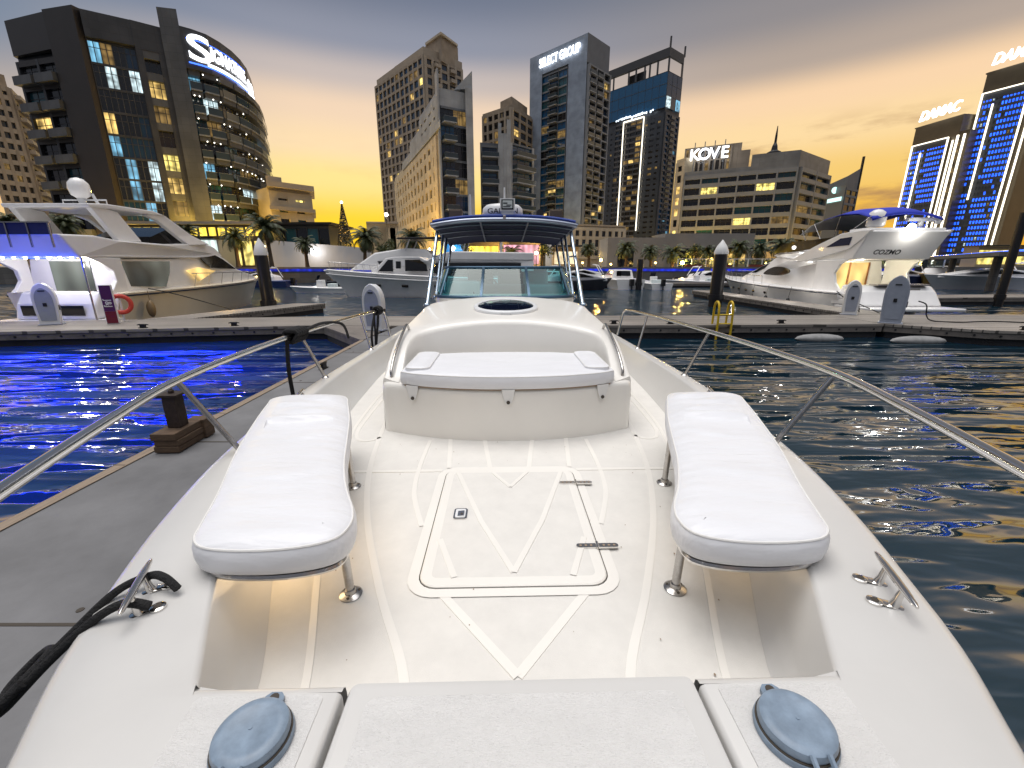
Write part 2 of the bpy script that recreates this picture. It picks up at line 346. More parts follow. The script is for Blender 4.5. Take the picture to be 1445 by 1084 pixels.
for sgn in (1, -1):
    rows = [[(sgn*x, y, z) for x, z in section(y, True)] for y in ys] + [[(sgn*x, .80, z) for x, z in section(.80, True)]]
    # rounded aft lip of the bow deck, then the cockpit well
    rows2 = [[(sgn*x, y, z) for x, z in section(y, False)] for y in ys2]
    hb.loft(rows, 0, flip=sgn < 0)
    hb.loft([[(sgn*x, .80, z) for x, z in section(.80, True)][:12], [(sgn*x, .832, z) for x, z in section(.832, False)][:12]], 0, flip=sgn < 0)
    hb.loft(rows2, 0, flip=sgn < 0)
    g = zg(.8); hb.add([(sgn*.74,.78,g+.003),(sgn*.83,.795,g+.003),(sgn*.845,.84,g-.003),(sgn*.80,.84,g-.02),(sgn*.74,.824,g-.012)], [(0,1,2,3,4)])
    y = .80; g = zg(y)      # back face of the bow deck down to the sole, with a rolled edge
    for a, b, z0, z1 in ((.80,.812,g+.004,g+.001),(.812,.822,g+.001,g-.008),(.822,.826,g-.008,g-.03),(.826,.826,g-.03,DZ)):
        hb.add([(sgn*.437,a,z0),(sgn*.815,a,z0),(sgn*.815,b,z1),(sgn*.437,b,z1)], [(0,1,2,3)])
    hb.loft([[(sgn*(xo(9.6)*k), 9.6, z) for k, z in ((.55,-.35),(.8,.15),(.93,.75),(1,1.38))], [(0, 9.6, z) for z in (-.35,.15,.75,1.38)]])
hull = hb.build('hull', [HGEL], boat, smooth=48)
rub = MB()
for sgn in (1, -1):
    rub.tube([(sgn*(xo(y)+.012), y, zg(y)-.085) for y in [-.6+.2*i for i in range(50)]], .022, 6)
rub.build('rub_rail', [RUBBER], boat, smooth=60)

# cockpit sole, non-skid with smooth lines
dk = MB()
Yl = [.80+.2*i for i in range(42)]
dk.loft([[(-xd(y)-.01, y, DZ) for y in Yl], [(-xd(y)*.5, y, DZ) for y in Yl], [(0, y, DZ) for y in Yl], [(xd(y)*.5, y, DZ) for y in Yl], [(xd(y)+.01, y, DZ) for y in Yl]], 0)
dk.box(-.815, .815, .76, .82, DZ-.02, 1.40, 1)
def both(pts, w, z=DZ+.003, closed=False):
    sm = catmull([(p[0], p[1], 0) for p in pts], 6)
    dk.strip(sm, w, z, 1); dk.strip([(-p.x, p.y) for p in sm], w, z+.0006, 1)
both([(.36,.83),(.37,1.08),(.555,1.475),(.765,2.0),(.92,2.56),(1.012,3.16),(1.06,3.6)], .032)
both([(.645,.83),(.69,1.1),(.86,1.6),(1.05,2.2),(1.20,2.9),(1.30,3.8),(1.33,6)], .026)
both([(1.00,3.12),(1.06,3.06),(1.13,3.06),(1.19,3.14),(1.23,3.4),(1.25,4.2),(1.25,6)], .026)
dk.strip([(.44,2.545),(xd(2.545),2.545)], .03, DZ+.004, 1); dk.strip([(-.44,2.545),(-xd(2.545),2.545)], .03, DZ+.004, 1)
both([(.60,3.05),(.60,2.6),(.575,2.3),(.53,2.12),(.465,1.93)], .027)
dk.strip([(.0,1.085),(.31,1.47)], .034, DZ+.0035, 1); dk.strip([(.0,1.085),(-.31,1.47)], .034, DZ+.0042, 1)
for s in (1,-1):
    dk.strip([(s*.40,2.58),(s*.46,3.2)], .03, DZ+.0035, 1); dk.strip([(s*.13,2.58),(s*.20,3.2)], .03, DZ+.0035, 1)
ho = rrect(-.456, .456, 1.434, 2.585, .115); hi_ = rrect(-.410, .410, 1.480, 2.545, .080)
dk.ring(ho, hi_, DZ+.005, 1)
rv = random.Random(5)
for k in range(46):                                   # specks of dirt
    x = rv.uniform(-.9,.9); y = rv.uniform(1,3); r = rv.uniform(.0015,.004)
    dk.sheet([(x+r*math.cos(a), y+r*1.5*math.sin(a)) for a in (0,1,2,3,4,5)], DZ+.006, 2)
dk.build('deck', [NONSKID, GEL, SCUFF], boat)
# hatch
hc = MB(); hc.ring(rrect(-.412,.412,1.478,2.547,.082), rrect(-.398,.398,1.492,2.533,.07), DZ+.002, 1)
lid = rrect(-.405, .405, 1.485, 2.540, .077)
hc.loft([[(p[0],p[1],DZ-.01) for p in lid], [(p[0],p[1],DZ+.008) for p in lid], [(p[0],p[1],DZ+.013) for p in inset(lid,.006)], [(p[0],p[1],DZ+.0135) for p in inset(lid,.05)]], 0, True)
hc.sheet(inset(lid,.05), DZ+.0135, 2)
zz = DZ+.0165
for s in (1,-1):
    e = .0006*(s+1)
    hc.strip([(0,1.56),(s*.16,1.95),(s*.33,2.49)], .027, zz+e, 0); hc.strip([(0,2.30),(s*.11,2.49)], .023, zz+e, 0)
    hc.strip([(s*.255,1.535),(s*.352,1.80)], .027, zz+e, 0)
hatch = hc.build('hatch', [GEL, SEAM, NONSKID], boat, smooth=30)
for y in (1.73, 2.34):
    h = MB(); w = .10
    pl = [(.402+w*1.0*math.cos(a)*(1 if abs(math.cos(a))>0 else 1), y+.016*math.sin(a)) for a in [2*math.pi*k/20 for k in range(20)]]
    h.prism(rrect(.402-w,.402+w,y-.015,y+.015,.0145,4), DZ+.012, DZ+.0205, 0)
    h.tube([(.402,y-.022,DZ+.021),(.402,y+.022,DZ+.021)], .008, 8, 0)
    for dx in (-.08,-.055,-.03,.03,.055,.08): h.lathe([(.0065,DZ+.02),(.0065,DZ+.0215),(.003,DZ+.0222)], (.402+dx,y,0), 8, 1)
    h.build('hinge', [STEEL, SCUFF], hatch, smooth=40)
lt = MB(); c = L(650,726,1.213); x, y = c.x, c.y
lt.prism(rrect(x-.036,x+.036,y-.05,y+.05,.014), DZ+.0135, DZ+.019, 0)
lt.prism(rrect(x-.027,x+.027,y-.04,y+.04,.01), DZ+.0185, DZ+.0215, 1); lt.obox((x+.003,y-.006,DZ+.022), (.017,0,.002), (0,.024,0), (0,0,.003), 0)
lt.lathe([(.007,DZ+.02),(.007,DZ+.027)], (x+.008,y-.012,0), 10, 2)
lt.build('latch', [STEEL, PLASTW, SEAM], hatch, smooth=40)

# bow lids: the wide centre lid and the textured pads with deck plates
zb = 1.500
def lidded(x0, x1, y0, y1):
    m = MB(); q = rrect(x0, x1, y0, y1, .022)
    m.loft([[(p[0],p[1],zb-.06) for p in q], [(p[0],p[1],zb-.004) for p in q], [(p[0],p[1],zb+.004) for p in inset(q,.005)], [(p[0],p[1],zb+.006) for p in inset(q,.014)], [(p[0],p[1],zb+.006) for p in inset(q,.017)]], 0, True)
    m.sheet(inset(q,.017), zb+.006, 0); return m
bd_ = MB(); P_ = [(-.43,-.12),(.43,-.12)] + [(xo(q)-.02, q) for q in (-.12,-.3,-.42,-.52,-.6)] + [(-xo(q)+.02, q) for q in (-.6,-.52,-.42,-.3,-.12)]
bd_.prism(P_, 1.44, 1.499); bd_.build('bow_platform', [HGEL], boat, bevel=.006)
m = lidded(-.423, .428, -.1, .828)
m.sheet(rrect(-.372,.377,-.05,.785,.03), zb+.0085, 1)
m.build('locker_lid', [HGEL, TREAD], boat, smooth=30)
for s in (-1, 1):
    m = MB(); c = (-.585,.688) if s < 0 else (.592,.680)
    pad = [(s*p[0], p[1]) for p in ([(.485,.795),(.772,.795),(.778,.78),(.755,.45),(.7,.2),(.485,.2),(.476,.3),(.476,.785)])]
    m.prism(pad if s > 0 else pad[::-1], zb+.003, zb+.0085, 0)
    m.build('tread_pad', [TREAD], boat)
    k = MB(); X, Y = c
    k.lathe([(.080,zb+.008),(.082,zb+.016),(.080,zb+.024),(.074,zb+.026)], (X,Y,0), 40, 0)
    k.lathe([(.074,zb+.026),(.076,zb+.034),(.073,zb+.046),(.066,zb+.051),(.052,zb+.0525),(.05,zb+.0515),(0.002,zb+.053)], (X,Y,0), 40, 0)
    ty = Y + .088
    k.prism([(X-.026,Y+.06),(X+.026,Y+.06),(X+.022,ty+.006),(X+.012,ty+.016),(X-.012,ty+.016),(X-.022,ty+.006)][::1], zb+.012, zb+.022, 0)
    k.tube([(X,ty+.002,zb+.022),(X,ty+.002,zb+.0235)], .011, 10, 1)
    for a in (-.018,.018): k.tube([(X+a,Y-.07,zb+.05),(X+a,Y-.088,zb+.04),(X+a,Y-.094,zb+.015)], .006, 6, 0)
    k.lathe([(.004,zb+.0525),(.004,zb+.0545)], (X,Y,0), 8, 0); k.lathe([(.079,zb+.0255),(.079,zb+.0275)], (X,Y,0), 40, 1)
    k.build('deck_plate', [CAPB, SEAM], boat, smooth=35)

# benches
out = [(1.61,2.80),(1.52,2.875),(1.36,2.885),(1.18,2.87),(1.10,2.80),(1.045,2.66),(.94,2.38),(.84,2.05),(.765,1.80),(.68,1.58),(.60,1.42),(.575,1.32),(.60,1.235),(.70,1.19),(.85,1.175),(1.0,1.19),(1.075,1.24),(1.115,1.34),(1.19,1.55),(1.345,1.93),(1.49,2.36),(1.58,2.66)]
def bench(s):
    oc = [(p.x, p.y) for p in catmull([(a,b,0) for a,b in out], 4, True)]
    if sum(oc[i-1][0]*oc[i][1]-oc[i][0]*oc[i-1][1] for i in range(len(oc))) < 0: oc = oc[::-1]
    fr = MB(); ri = inset(oc, .035)
    fr.tube([(s*p[0],p[1],1.503) for p in ri] + [(s*ri[0][0],ri[0][1],1.503)], .014, 8)
    bp = inset(oc,.05); fr.prism([(s*p[0],p[1]) for p in (bp if s>0 else bp[::-1])], 1.508, 1.522, 1)
    b = fr.build('bench', [STEEL, PLASTW], boat, smooth=40)
    z0, z1 = 1.522, 1.632
    c = MB(); rows = []
    def wr(x, y, k):   # slack folds toward the aft end, steep on the near side
        f = 0
        for yy, x0, x1, a in ((2.33,.98,1.48,.020),(2.47,1.05,1.40,.014),(2.60,1.14,1.52,.012),(2.73,1.10,1.36,.012),(2.08,.95,1.15,.006),(1.66,.80,1.10,.005)):
            if not x0 < x < x1: continue
            t = (x-x0)/(x1-x0); a *= 1.7; d = y-(yy+.05*(t-.5)*(1 if yy > 2.4 else -1)-.03*math.sin(math.pi*t)); f += a*math.sin(math.pi*t)**.8*math.exp(-(d/(.085 if d > 0 else .016))**2)
        return f
    for d, z in ((.02,z0),(.004,z0+.012),(-.004,z0+.045),(-.004,z0+.075),(.002,z1-.016),(.010,z1-.006),(.022,z1),(.045,z1+.008),(.07,z1+.013),(.09,z1+.016)):
        q = inset(oc, d); rows.append([(s*p[0], p[1], z + (wr(p[0],p[1],1) if d > .04 else 0)) for p in q])
    c.loft(rows, 0, True, flip=s < 0)
    q = inset(oc,.09); n = len(q); pts = [Vector(p) for p in q]
    def inside(x, y):
        r = False
        for i in range(n):
            (x1,y1),(x2,y2) = q[i-1], q[i]
            if (y1 > y) != (y2 > y) and x < (x2-x1)*(y-y1)/(y2-y1)+x1: r = not r
        return r
    for i in range(60):
        for j in range(90):
            x, y = .5+i*.022, 1.1+j*.0205
            if inside(x,y) and min((Vector((x,y))-p).length for p in pts[:n]) > .016: pts.append(Vector((x,y)))
    V_, _, F_, *_r = delaunay_2d_cdt(pts, [(i,(i+1)%n) for i in range(n)], [], 1, 1e-6)
    c.add([(s*p.x, p.y, z1+.016+wr(p.x,p.y,1)) for p in V_], [tuple(f) for f in F_], 0)
    for d, z in ((.007,z1-.008),): 
        q = inset(oc,d); c.tube([(s*p[0],p[1],z) for p in q]+[(s*q[0][0],q[0][1],z)], .0045, 6, 1)
    c.build('cushion', [VINYL, PIPING], b, smooth=50)
    for x, y in ((.67,1.463),(.955,2.35)):
        l = MB(); l.tube([(s*x,y,DZ+.006),(s*(x+.012),y+.004,1.5)], .017, 12)
        l.lathe([(.045,DZ+.001),(.046,DZ+.005),(.040,DZ+.009),(.024,DZ+.013),(.021,DZ+.03)], (s*x,y,0), 24, 0)
        for a in range(3): l.lathe([(.006,DZ+.009),(.006,DZ+.0125)], (s*x+.033*math.cos(a*2.1+.5),y+.033*math.sin(a*2.1+.5),0), 8, 1)
        l.build('leg', [STEELD, SEAM], b, smooth=45)
for s in (-1, 1): bench(s)

# cleats
def cleat(p, q, zt, foot):
    a = Vector((p[0],p[1],zt)); b = Vector((q[0],q[1],zt)); d = (b-a).normalized(); side = Vector((-d.y,d.x,0))
    if side.x * p[0] > 0: side = -side
    ln = (b-a).length; m = MB()
    m.tube([a + d*ln*t for t in (0,.06,.25,.5,.75,.94,1)], [.004,.0075,.0105,.0115,.0105,.0075,.004], 10)
    for t in (.30,.70):
        c = a + d*ln*t; g = zg(c.y)+.004
        m.tube([(c.x,c.y,zt-.003),(c.x+side.x*.006,c.y+side.y*.006,g+.025),(c.x+side.x*.012,c.y+side.y*.012,g)], [.009,.011,.016], 10)
        e = c + side*foot; e.z = 0
        m.loft([[(c.x+side.x*foot*k + .017*math.cos(u)*1.0*(1-.12*k) , c.y+side.y*foot*k + .017*math.sin(u)*(1-.12*k), z) for u in [2*math.pi*i/14 for i in range(14)]] for k, z in ((0,g),(.5,g+.006),(1,g+.009),(1,g+.002))], 0, True, cap=True)
        m.lathe([(.021,g),(.021,g+.008),(.017,g+.010)], e, 16, 0); m.lathe([(.011,g+.0095),(.011,g+.0108)], e, 12, 1)
    m.build('cleat', [STEEL, SEAM], boat, smooth=45)
cleat((-1.197,1.215),(-1.105,.985), 1.572, .055); cleat((1.205,1.195),(1.118,.955), 1.572, .06)
for s in (-1, 1): cleat((s*1.655,3.35),(s*1.61,3.12), 1.535, .03)

# bow rail
def rail(s):
    m = MB(); dz_ = -.012 if s < 0 else .028
    rp = [(s*x,y,z+dz_*max(0,1-max(0,y-1)/2.5)) for x,y,z in ((.10,-.50,1.50),(.14,-.54,1.80),(.30,-.55,1.94),(.62,-.33,1.95),(.95,.12,1.945),(1.20,.62,1.94),(1.36,1.0,1.935),(1.55,1.55,1.935),(1.72,2.16,1.935),(1.83,3.0,1.92),(1.885,3.95,1.905),(1.92,5.0,1.88),(1.925,5.8,1.86),(1.925,6.6,1.83),(1.915,6.78,1.80),(1.90,6.86,1.72),(1.86,6.92,1.40))]
    m.tube(catmull(rp, 6), .021, 12)
    r = m.build('bow_rail', [STEEL], boat, smooth=60)
    for b, t in (((1.485,2.20),(1.715,2.15,1.935)),((1.735,3.98),(1.885,3.90,1.905)),((1.78,5.6),(1.925,5.75,1.86)),((.98,.50),(1.30,.83,1.935))):
        if b[1] < 1: continue
        k = MB(); g = zg(b[1])+.003
        k.tube([(s*b[0],b[1],g),(s*t[0],t[1],t[2]-.01)], .0145, 12)
        k.lathe([(.034,g),(.034,g+.005),(.028,g+.009),(.018,g+.02)], (s*b[0],b[1],0), 18)
        k.build('stanchion', [STEELD], r, smooth=50)
for s in (-1, 1): rail(s)

# sofa module and coachroof
zside = hermite([(3.0,1.60),(3.3,1.625),(3.5,1.73),(3.78,1.845),(4.1,1.905),(4.55,1.95),(5.3,2.015),(5.6,2.05),(7.2,2.10)])
def ztop(x, y): return zside(y) + .085*(1-min(1,abs(x)/1.0)**2) * min(1, max(0,(y-3.5)/.6))
fy = lambda x: 3.03 + .25*min(abs(x),1)**2.2                # front face plan
R_ = catmull([(-.845,3.235,0),(-.85,3.45,0),(-.86,3.68,0),(-.82,3.88,0),(-.70,4.0,0),(-.45,4.08,0),(-.2,4.12,0),(0,4.13,0),(.2,4.12,0),(.45,4.08,0),(.70,4.0,0),(.82,3.88,0),(.86,3.68,0),(.85,3.45,0),(.845,3.235,0)], 5)
O_ = catmull([(-1.01,3.335,0),(-1.01,3.5,0),(-1.01,3.9,0),(-1.005,4.4,0),(-1.0,5.0,0),(-.97,5.55,0),(-.5,5.62,0),(0,5.64,0),(.5,5.62,0),(.97,5.55,0),(1.0,5.0,0),(1.005,4.4,0),(1.01,3.9,0),(1.01,3.5,0),(1.01,3.335,0)], 5)
assert len(R_) == len(O_)
md = MB(); rows = []
def row(f, dz): return [(lambda q: (q.x, q.y, ztop(q.x, q.y) - dz))(a.lerp(b, f)) for a, b in zip(R_, O_)]
rows.append([(a.x*.985, a.y-.02 if a.y > 3.9 else a.y, 1.60) for a in R_]); rows.append(row(-.0, .05)); rows.append(row(.015,.022)); rows.append(row(.04,.008)); rows.append(row(.08,.0))
for f in (.2,.35,.5,.65,.78,.86): rows.append(row(f, 0))
rows.append(row(.92,.010)); rows.append(row(.965,.03)); rows.append(row(.99,.06)); rows.append(row(1,.10))
rows.append([(o.x*1.005, o.y, max(1.19, ztop(o.x,o.y)-.3)) for o in O_]); rows.append([(o.x*1.01, o.y, 1.19) for o in O_])
md.loft(rows, 0)
for q in (0,-1): md.add([rows[k][q] for k in range(4,len(rows)-2)] + [(rows[-1][q][0],rows[-1][q][1],1.45),(rows[4][q][0],rows[4][q][1],1.45)], [tuple(range(len(rows)-4))])
# front panel, curved, with its ledge
fx = [-1.0+.05*i for i in range(41)]
FP = [(x, fy(x)) for x in [-.94+.047*i for i in range(41)]]
cr_ = [(.94+.07*math.sin(a), fy(.94)+.085*(1-math.cos(a))) for a in [R(90)*i/7 for i in range(1,8)]]
FP = [(-x,y) for x,y in reversed(cr_)] + FP + cr_
def frow(ins, z, dz): return [(x*(1-ins*.25), y+ins, z - dz*max(0,(abs(x)-.93)/.08)**1.5) for x, y in FP]
md.loft([frow(0,1.19,0), frow(0,1.4,0), frow(0,1.54,.03), frow(.003,1.575,.04), frow(.010,1.597,.035), frow(.026,1.608,.02), frow(.06,1.611,.01), frow(.26,1.612,0)], 0)
md.sheet([(p.x,p.y) for p in R_], 1.60, 0)
mod = md.build('coachroof', [GEL], boat, smooth=42)
# sofa cushions
def pad(poly, z0, z1, r, name, par, mats=None, crown=.012):
    c = MB()
    if sum(poly[i-1][0]*poly[i][1]-poly[i][0]*poly[i-1][1] for i in range(len(poly))) < 0: poly = poly[::-1]
    rows = []
    for d, z in ((r*.5,z0),(.0,z0+r*.5),(-.003,(z0+z1)/2),(0,z1-r*.6),(r*.25,z1-r*.2),(r*.8,z1),(r*1.8,z1+crown*.6),(r*3,z1+crown)):
        rows.append([(p[0],p[1],z) for p in inset(poly,d)])
    c.loft(rows, 0, True, cap=True)
    q = inset(poly, r*.2); c.tube([(p[0],p[1],z1-r*.22) for p in q]+[(q[0][0],q[0][1],z1-r*.22)], .004, 6, 1)
    return c.build(name, mats or [VINYL, PIPING], par, smooth=45)
fr = [(x, fy(x)-.012+.02*max(0,(abs(x)-.75)/.08)**2) for x in [-.83+.083*i for i in range(21)]]
pad(fr + [(.825,3.45),(.80,3.75),(.70,3.86),(.4,3.93),(0,3.95),(-.4,3.93),(-.70,3.86),(-.80,3.75),(-.825,3.45)], 1.613, 1.712, .02, 'sofa_cushion', mod)
sp_ = MB()
for s in (-1, 1):
    poly = rrect(.605,.798,3.185,3.83,.062,5); poly = [(s*p[0],p[1]) for p in poly]
    pad(poly, 1.69, 1.742, .02, 'bolster', mod, crown=.012)
for x in (-.735, .0, .735):
    t = MB(); y = fy(x)-.004; sk = .08*x
    a = [(x-.05,1.612),(x+.05,1.612),(x+.042,1.56),(x+.022,1.505),(x+.010,1.494),(x-.010,1.494),(x-.022,1.505),(x-.042,1.56)]
    t.add([(px, fy(px)-.003, pz) for px, pz in a] + [(px, fy(px)-.013, pz) for px, pz in a], [tuple(range(8)), tuple(range(15,7,-1))] + [(i,(i+1)%8,8+(i+1)%8,8+i) for i in range(8)], 0)
    t.tube([(x,y-.008,1.515),(x,y-.018,1.515)], .014, 12, 1)
    t.build('cushion_tab', [PIPING, SEAM], mod, bevel=.003)
sm = MB(); sm.loft([[(x, fy(x)-.0015, 1.615) for x in [-.8+.04*i for i in range(41)]], [(x, fy(x)-.0015, 1.602) for x in [-.8+.04*i for i in range(41)]]], 0); sm.build('seat_gap', [SCUFF], mod)
for s in (-1, 1):
    g = MB(); P = [(s*.93,3.335,1.60),(s*.935,3.335,1.66),(s*.937,3.37,1.70),(s*.94,3.55,1.80),(s*.94,3.95,1.945),(s*.935,4.03,1.955),(s*.925,4.06,1.90)]
    g.tube(catmull(P,5), .0125, 10)
    g.lathe([(.022,1.612),(.022,1.622),(.014,1.632)], (s*.93,3.335,0), 12); g.build('grab_rail', [STEELD], mod, smooth=60)
# oval skylight
def onroof(x, y, dz): return (x, y, ztop(x,y)+dz)
sk = MB(); E = lambda a, b, dz: [onroof(a*math.cos(t), 4.77+b*math.sin(t), dz) for t in [2*math.pi*i/48 for i in range(48)]]
sk.loft([E(.355,.425,.002), E(.352,.42,.022), E(.335,.40,.034), E(.315,.378,.034), E(.305,.368,.026)], 0, True)
port = sk.build('skylight', [PLASTW], mod, smooth=40)
gl = MB(); gl.loft([E(.306,.369,.024), E(.25,.30,.034), E(.12,.15,.042), E(.001,.001,.044)], 0, True); gl.build('skylight_glass', [SMOKE], port, smooth=60)
hh = MB(); a = onroof(-.06,4.345,.012); hh.obox((0,4.343,a[2]), (.055,0,0), (0,.012,0), (0,0,.014)); hh.build('skylight_hinge', [PLASTW], port, bevel=.004)

# windscreen
def wb(t):   # plan of the windscreen foot / head; t from -1 to 1
    a = abs(t); s = -1 if t < 0 else 1
    foot = [(0,5.50),(.27,5.51),(.62,5.58),(.86,5.72),(.945,5.95),(.97,6.35),(.985,6.95)]
    head = [(0,6.00),(.25,6.01),(.56,6.06),(.78,6.17),(.865,6.38),(.90,6.72),(.92,7.15)]
    k = a*(len(foot)-1); i = min(int(k), len(foot)-2); f = k-i
    fo = catmull([(x,y,0) for x,y in foot],8); he = catmull([(x,y,0) for x,y in head],8)
    j = min(int(a*(len(fo)-1)+.5), len(fo)-1)
    return Vector((s*fo[j].x, fo[j].y, 2.085+.0*a)), Vector((s*he[j].x, he[j].y, 2.47-.05*max(0,a-.6)/.4))
ts = [-1+i/24 for i in range(49)]
ws = MB(); ws.tube([wb(t)[0]+Vector((0,0,.02)) for t in ts], .022, 8); ws.tube([wb(t)[1] for t in ts], .02, 8)
for t in (-.19,.19):
    a, b = wb(t); ws.obox((a+b)/2+Vector((0,0,.01)), (.017,0,0), (0,.012,0), (b-a)/2)
for t in (-.72,-.5,.5,.72,-1,1):
    a, b = wb(t); ws.tube([a,b], .012, 6)
wsf = ws.build('windscreen', [FRAMEB], boat, smooth=50)
bands = [(-1,-.72),(-.72,-.5),(-.5,-.19),(-.19,.19),(.19,.5),(.5,.72),(.72,1)]
for a, b in bands:
    tt = [t for t in ts if a-.001 <= t <= b+.001]; tt = [a]+tt+[b] if tt else [a,b]
    g = MB(); g.loft([[wb(t)[0] for t in tt], [wb(t)[1] for t in tt]], 0); g.build('windscreen_pane', [TEAL], wsf, smooth=60)
k = MB()
k.loft([[wb(t)[0]+Vector((0,-.02,-.06)) for t in ts], [wb(t)[0]+Vector((0,-.024,.0)) for t in ts], [wb(t)[0]+Vector((0,.03,.016)) for t in ts], [wb(t)[0]+Vector((0,.2,.016)) for t in ts]], 0)
for t in (-.62,-.36,-.1,.12,.36,.62):
    a = wb(t)[0]; k.tube([a+Vector((0,-.026,-.015)), a+Vector((0,-.030,-.015))], .007, 8, 1)
k.build('windscreen_coaming', [GEL, SEAM], boat, smooth=50)

# cockpit behind the glass: dash, wheel, helm seats
d = MB(); d.profile([(5.75,1.95),(5.75,2.10),(6.35,2.10),(6.5,2.05),(6.62,1.95)], lambda y,z: .90, 0); d.profile([(6.35,2.1),(6.36,2.24),(6.5,2.22),(6.56,2.05)], lambda y,z: .30, 1)
d.build('dashboard', [GEL, SCREEND], boat, bevel=.02)
w = MB(); c = Vector((-.28,6.62,2.13)); 
w.tube([c+Vector((.19*math.cos(a), .05*math.sin(a), .19*math.sin(a))) for a in [2*math.pi*i/24 for i in range(25)]], .016, 8)
for a in (90,210,330): w.tube([c, c+Vector((.19*math.cos(R(a)),.05*math.sin(R(a)),.19*math.sin(R(a))))], .012, 6)
w.build('steering_wheel', [RUBBER], boat, smooth=60)
for x, dark in ((-.42,True),(.12,True),(.56,False)):
    m = MB(); m.obox((x,7.65,1.75), (.24,0,0), (0,.24,0), (0,0,.09)); m.obox((x,7.9,2.1), (.23,0,0), (0,.06,.02), (0,-.05,.30)); m.obox((x,7.7,1.42), (.17,0,0),(0,.17,0),(0,0,.25))
    m.build('helm_seat', [NAVYD if dark else SEATG], boat, bevel=.05)
m = MB(); m.obox((-.62,6.9,1.85), (.26,0,0), (0,.3,0), (0,0,.42)); m.obox((.62,6.9,1.80), (.28,0,0),(0,.3,0),(0,0,.42)); m.build('console', [SEATG], boat, bevel=.03)

# canopy on its posts
tt = MB(); rows = []; 
def cz(x, y): return 3.20 - .085*(y-6.3) - .07*(abs(x)/1.03)**2.5
ysn = [6.32,6.40,6.7,7.1,7.5,7.9,8.3,8.4]
xsn = [-1.03+.103*i for i in range(21)]
top = [[(x*(.985 if y in (6.32,8.4) else 1), y+ .10*(abs(x)/1.03)**3*(1 if y<6.6 else 0), cz(x,y)-(.03 if y in (6.32,8.4) else 0)) for x in xsn] for y in ysn]
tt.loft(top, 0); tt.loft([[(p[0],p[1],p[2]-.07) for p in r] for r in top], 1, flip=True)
for s in (0,-1): tt.loft([[r[s] for r in top], [(r[s][0],r[s][1],r[s][2]-.07) for r in top]], 0)
for s in (0,-1): tt.loft([top[s], [(p[0],p[1],p[2]-.07) for p in top[s]]], 0)
can = tt.build('canopy', [NAVY, NAVYD], boat, smooth=50)
fm = MB()
ed = [(x, 6.30+.10*(abs(x)/1.03)**3, cz(x,6.3)-.09) for x in xsn]
fm.tube(ed, .03, 8); fm.tube([(x, 8.35, cz(x,8.35)-.06) for x in xsn], .024, 8)
for s in (-1,1): fm.tube([(s*1.03, y, cz(1.03,y)-.06) for y in (6.4,6.8,7.4,8.0,8.35)], .024, 8)
for y in (6.75,7.2,7.7): fm.tube([(x,y,cz(x,y)-.078) for x in xsn], .011, 6)
for x in (-.34,.34): fm.tube([(x,y,cz(x,y)-.09) for y in (6.32,6.8,7.4,8.0,8.35)], .014, 6)
fm.build('canopy_frame', [pm('canopy_tube',(.30,.33,.40),.28,.85)], can, smooth=60)
bd = MB(); bd.obox((0,6.265,cz(0,6.3)-.062),(.02,0,0),(0,.006,0),(0,0,.03)); bd.build('canopy_badge', [STEEL], can, bevel=.01)
POST = pm('post_tube', (.35,.42,.50), .22, .9)
for s in (-1, 1):
    for a, b in (((.965,5.32,2.0),(.955,6.42,2.95)),((.95,5.95,2.05),(.91,6.72,2.93)),((.965,6.35,2.05),(.90,7.05,2.9)),((.97,7.0,2.05),(.90,7.7,2.85))):
        p = MB(); A = Vector((s*a[0],a[1],a[2])); B = Vector((s*b[0],b[1],b[2]))
        p.tube([A, A.lerp(B,.5), B], .026 if a[1] < 5.5 else .02, 10); p.lathe([(.045,ztop(a[0],a[1])-.01),(.045,ztop(a[0],a[1])+.012),(.03,ztop(a[0],a[1])+.03)], (s*a[0],a[1],0), 14)
        p.build('canopy_post', [POST], boat, smooth=60)
    b = MB(); b.tube([(s*.955,5.95,2.62),(s*.945,6.4,2.62)], .012, 6); b.tube([(s*.955,5.72,2.35),(s*.955,6.2,2.35)], .012, 6); b.build('post_brace', [POST], boat, smooth=60)
# gear on the canopy
rd = MB(); rd.lathe([(.26,0),(.30,.03),(.31,.10),(.30,.17),(.25,.215),(.12,.235),(.005,.24)], (-.02,6.98,cz(0,7)+.02), 32, 0)
rdo = rd.build('radar_dome', [PLASTW], boat, smooth=50)
lettering('GARMIN', .10, RUBBER, rdo, (-.02,6.66,cz(0,7)+.12), (1,0,0), (0,0,1), width=.44, depth=.004)
fl = MB(); c = L(717,291,2.5); z = cz(0,6.4)
yy = 6.44; c = loc(aty(716,290,yy)); X = c.x; Z = c.z
fl.obox((X,yy,Z), (.105,0,0), (0,.06,0), (0,0,.085), 0); fl.obox((X,yy-.062,Z+.004), (.085,0,0), (0,.006,0), (0,0,.066), 1); fl.obox((X,yy-.069,Z+.006), (.068,0,0), (0,.003,0), (0,0,.05), 2)
for a, b, c2, d2 in ((-.03,.02,.03,.008),(.02,-.005,.035,.006),(-.01,-.025,.05,.006)): fl.obox((X+a,yy-.0735,Z+b), (c2,0,0), (0,.001,0), (0,0,d2), 1)
fl.obox((X,yy,Z-.105), (.05,0,0), (0,.03,0), (0,0,.03), 0); fl.obox((X,yy,z+.015), (.085,0,0), (0,.05,0), (0,0,.03), 0)
fl.build('spotlight', [PLASTW, SCREEND, SCREEN], boat, bevel=.012)
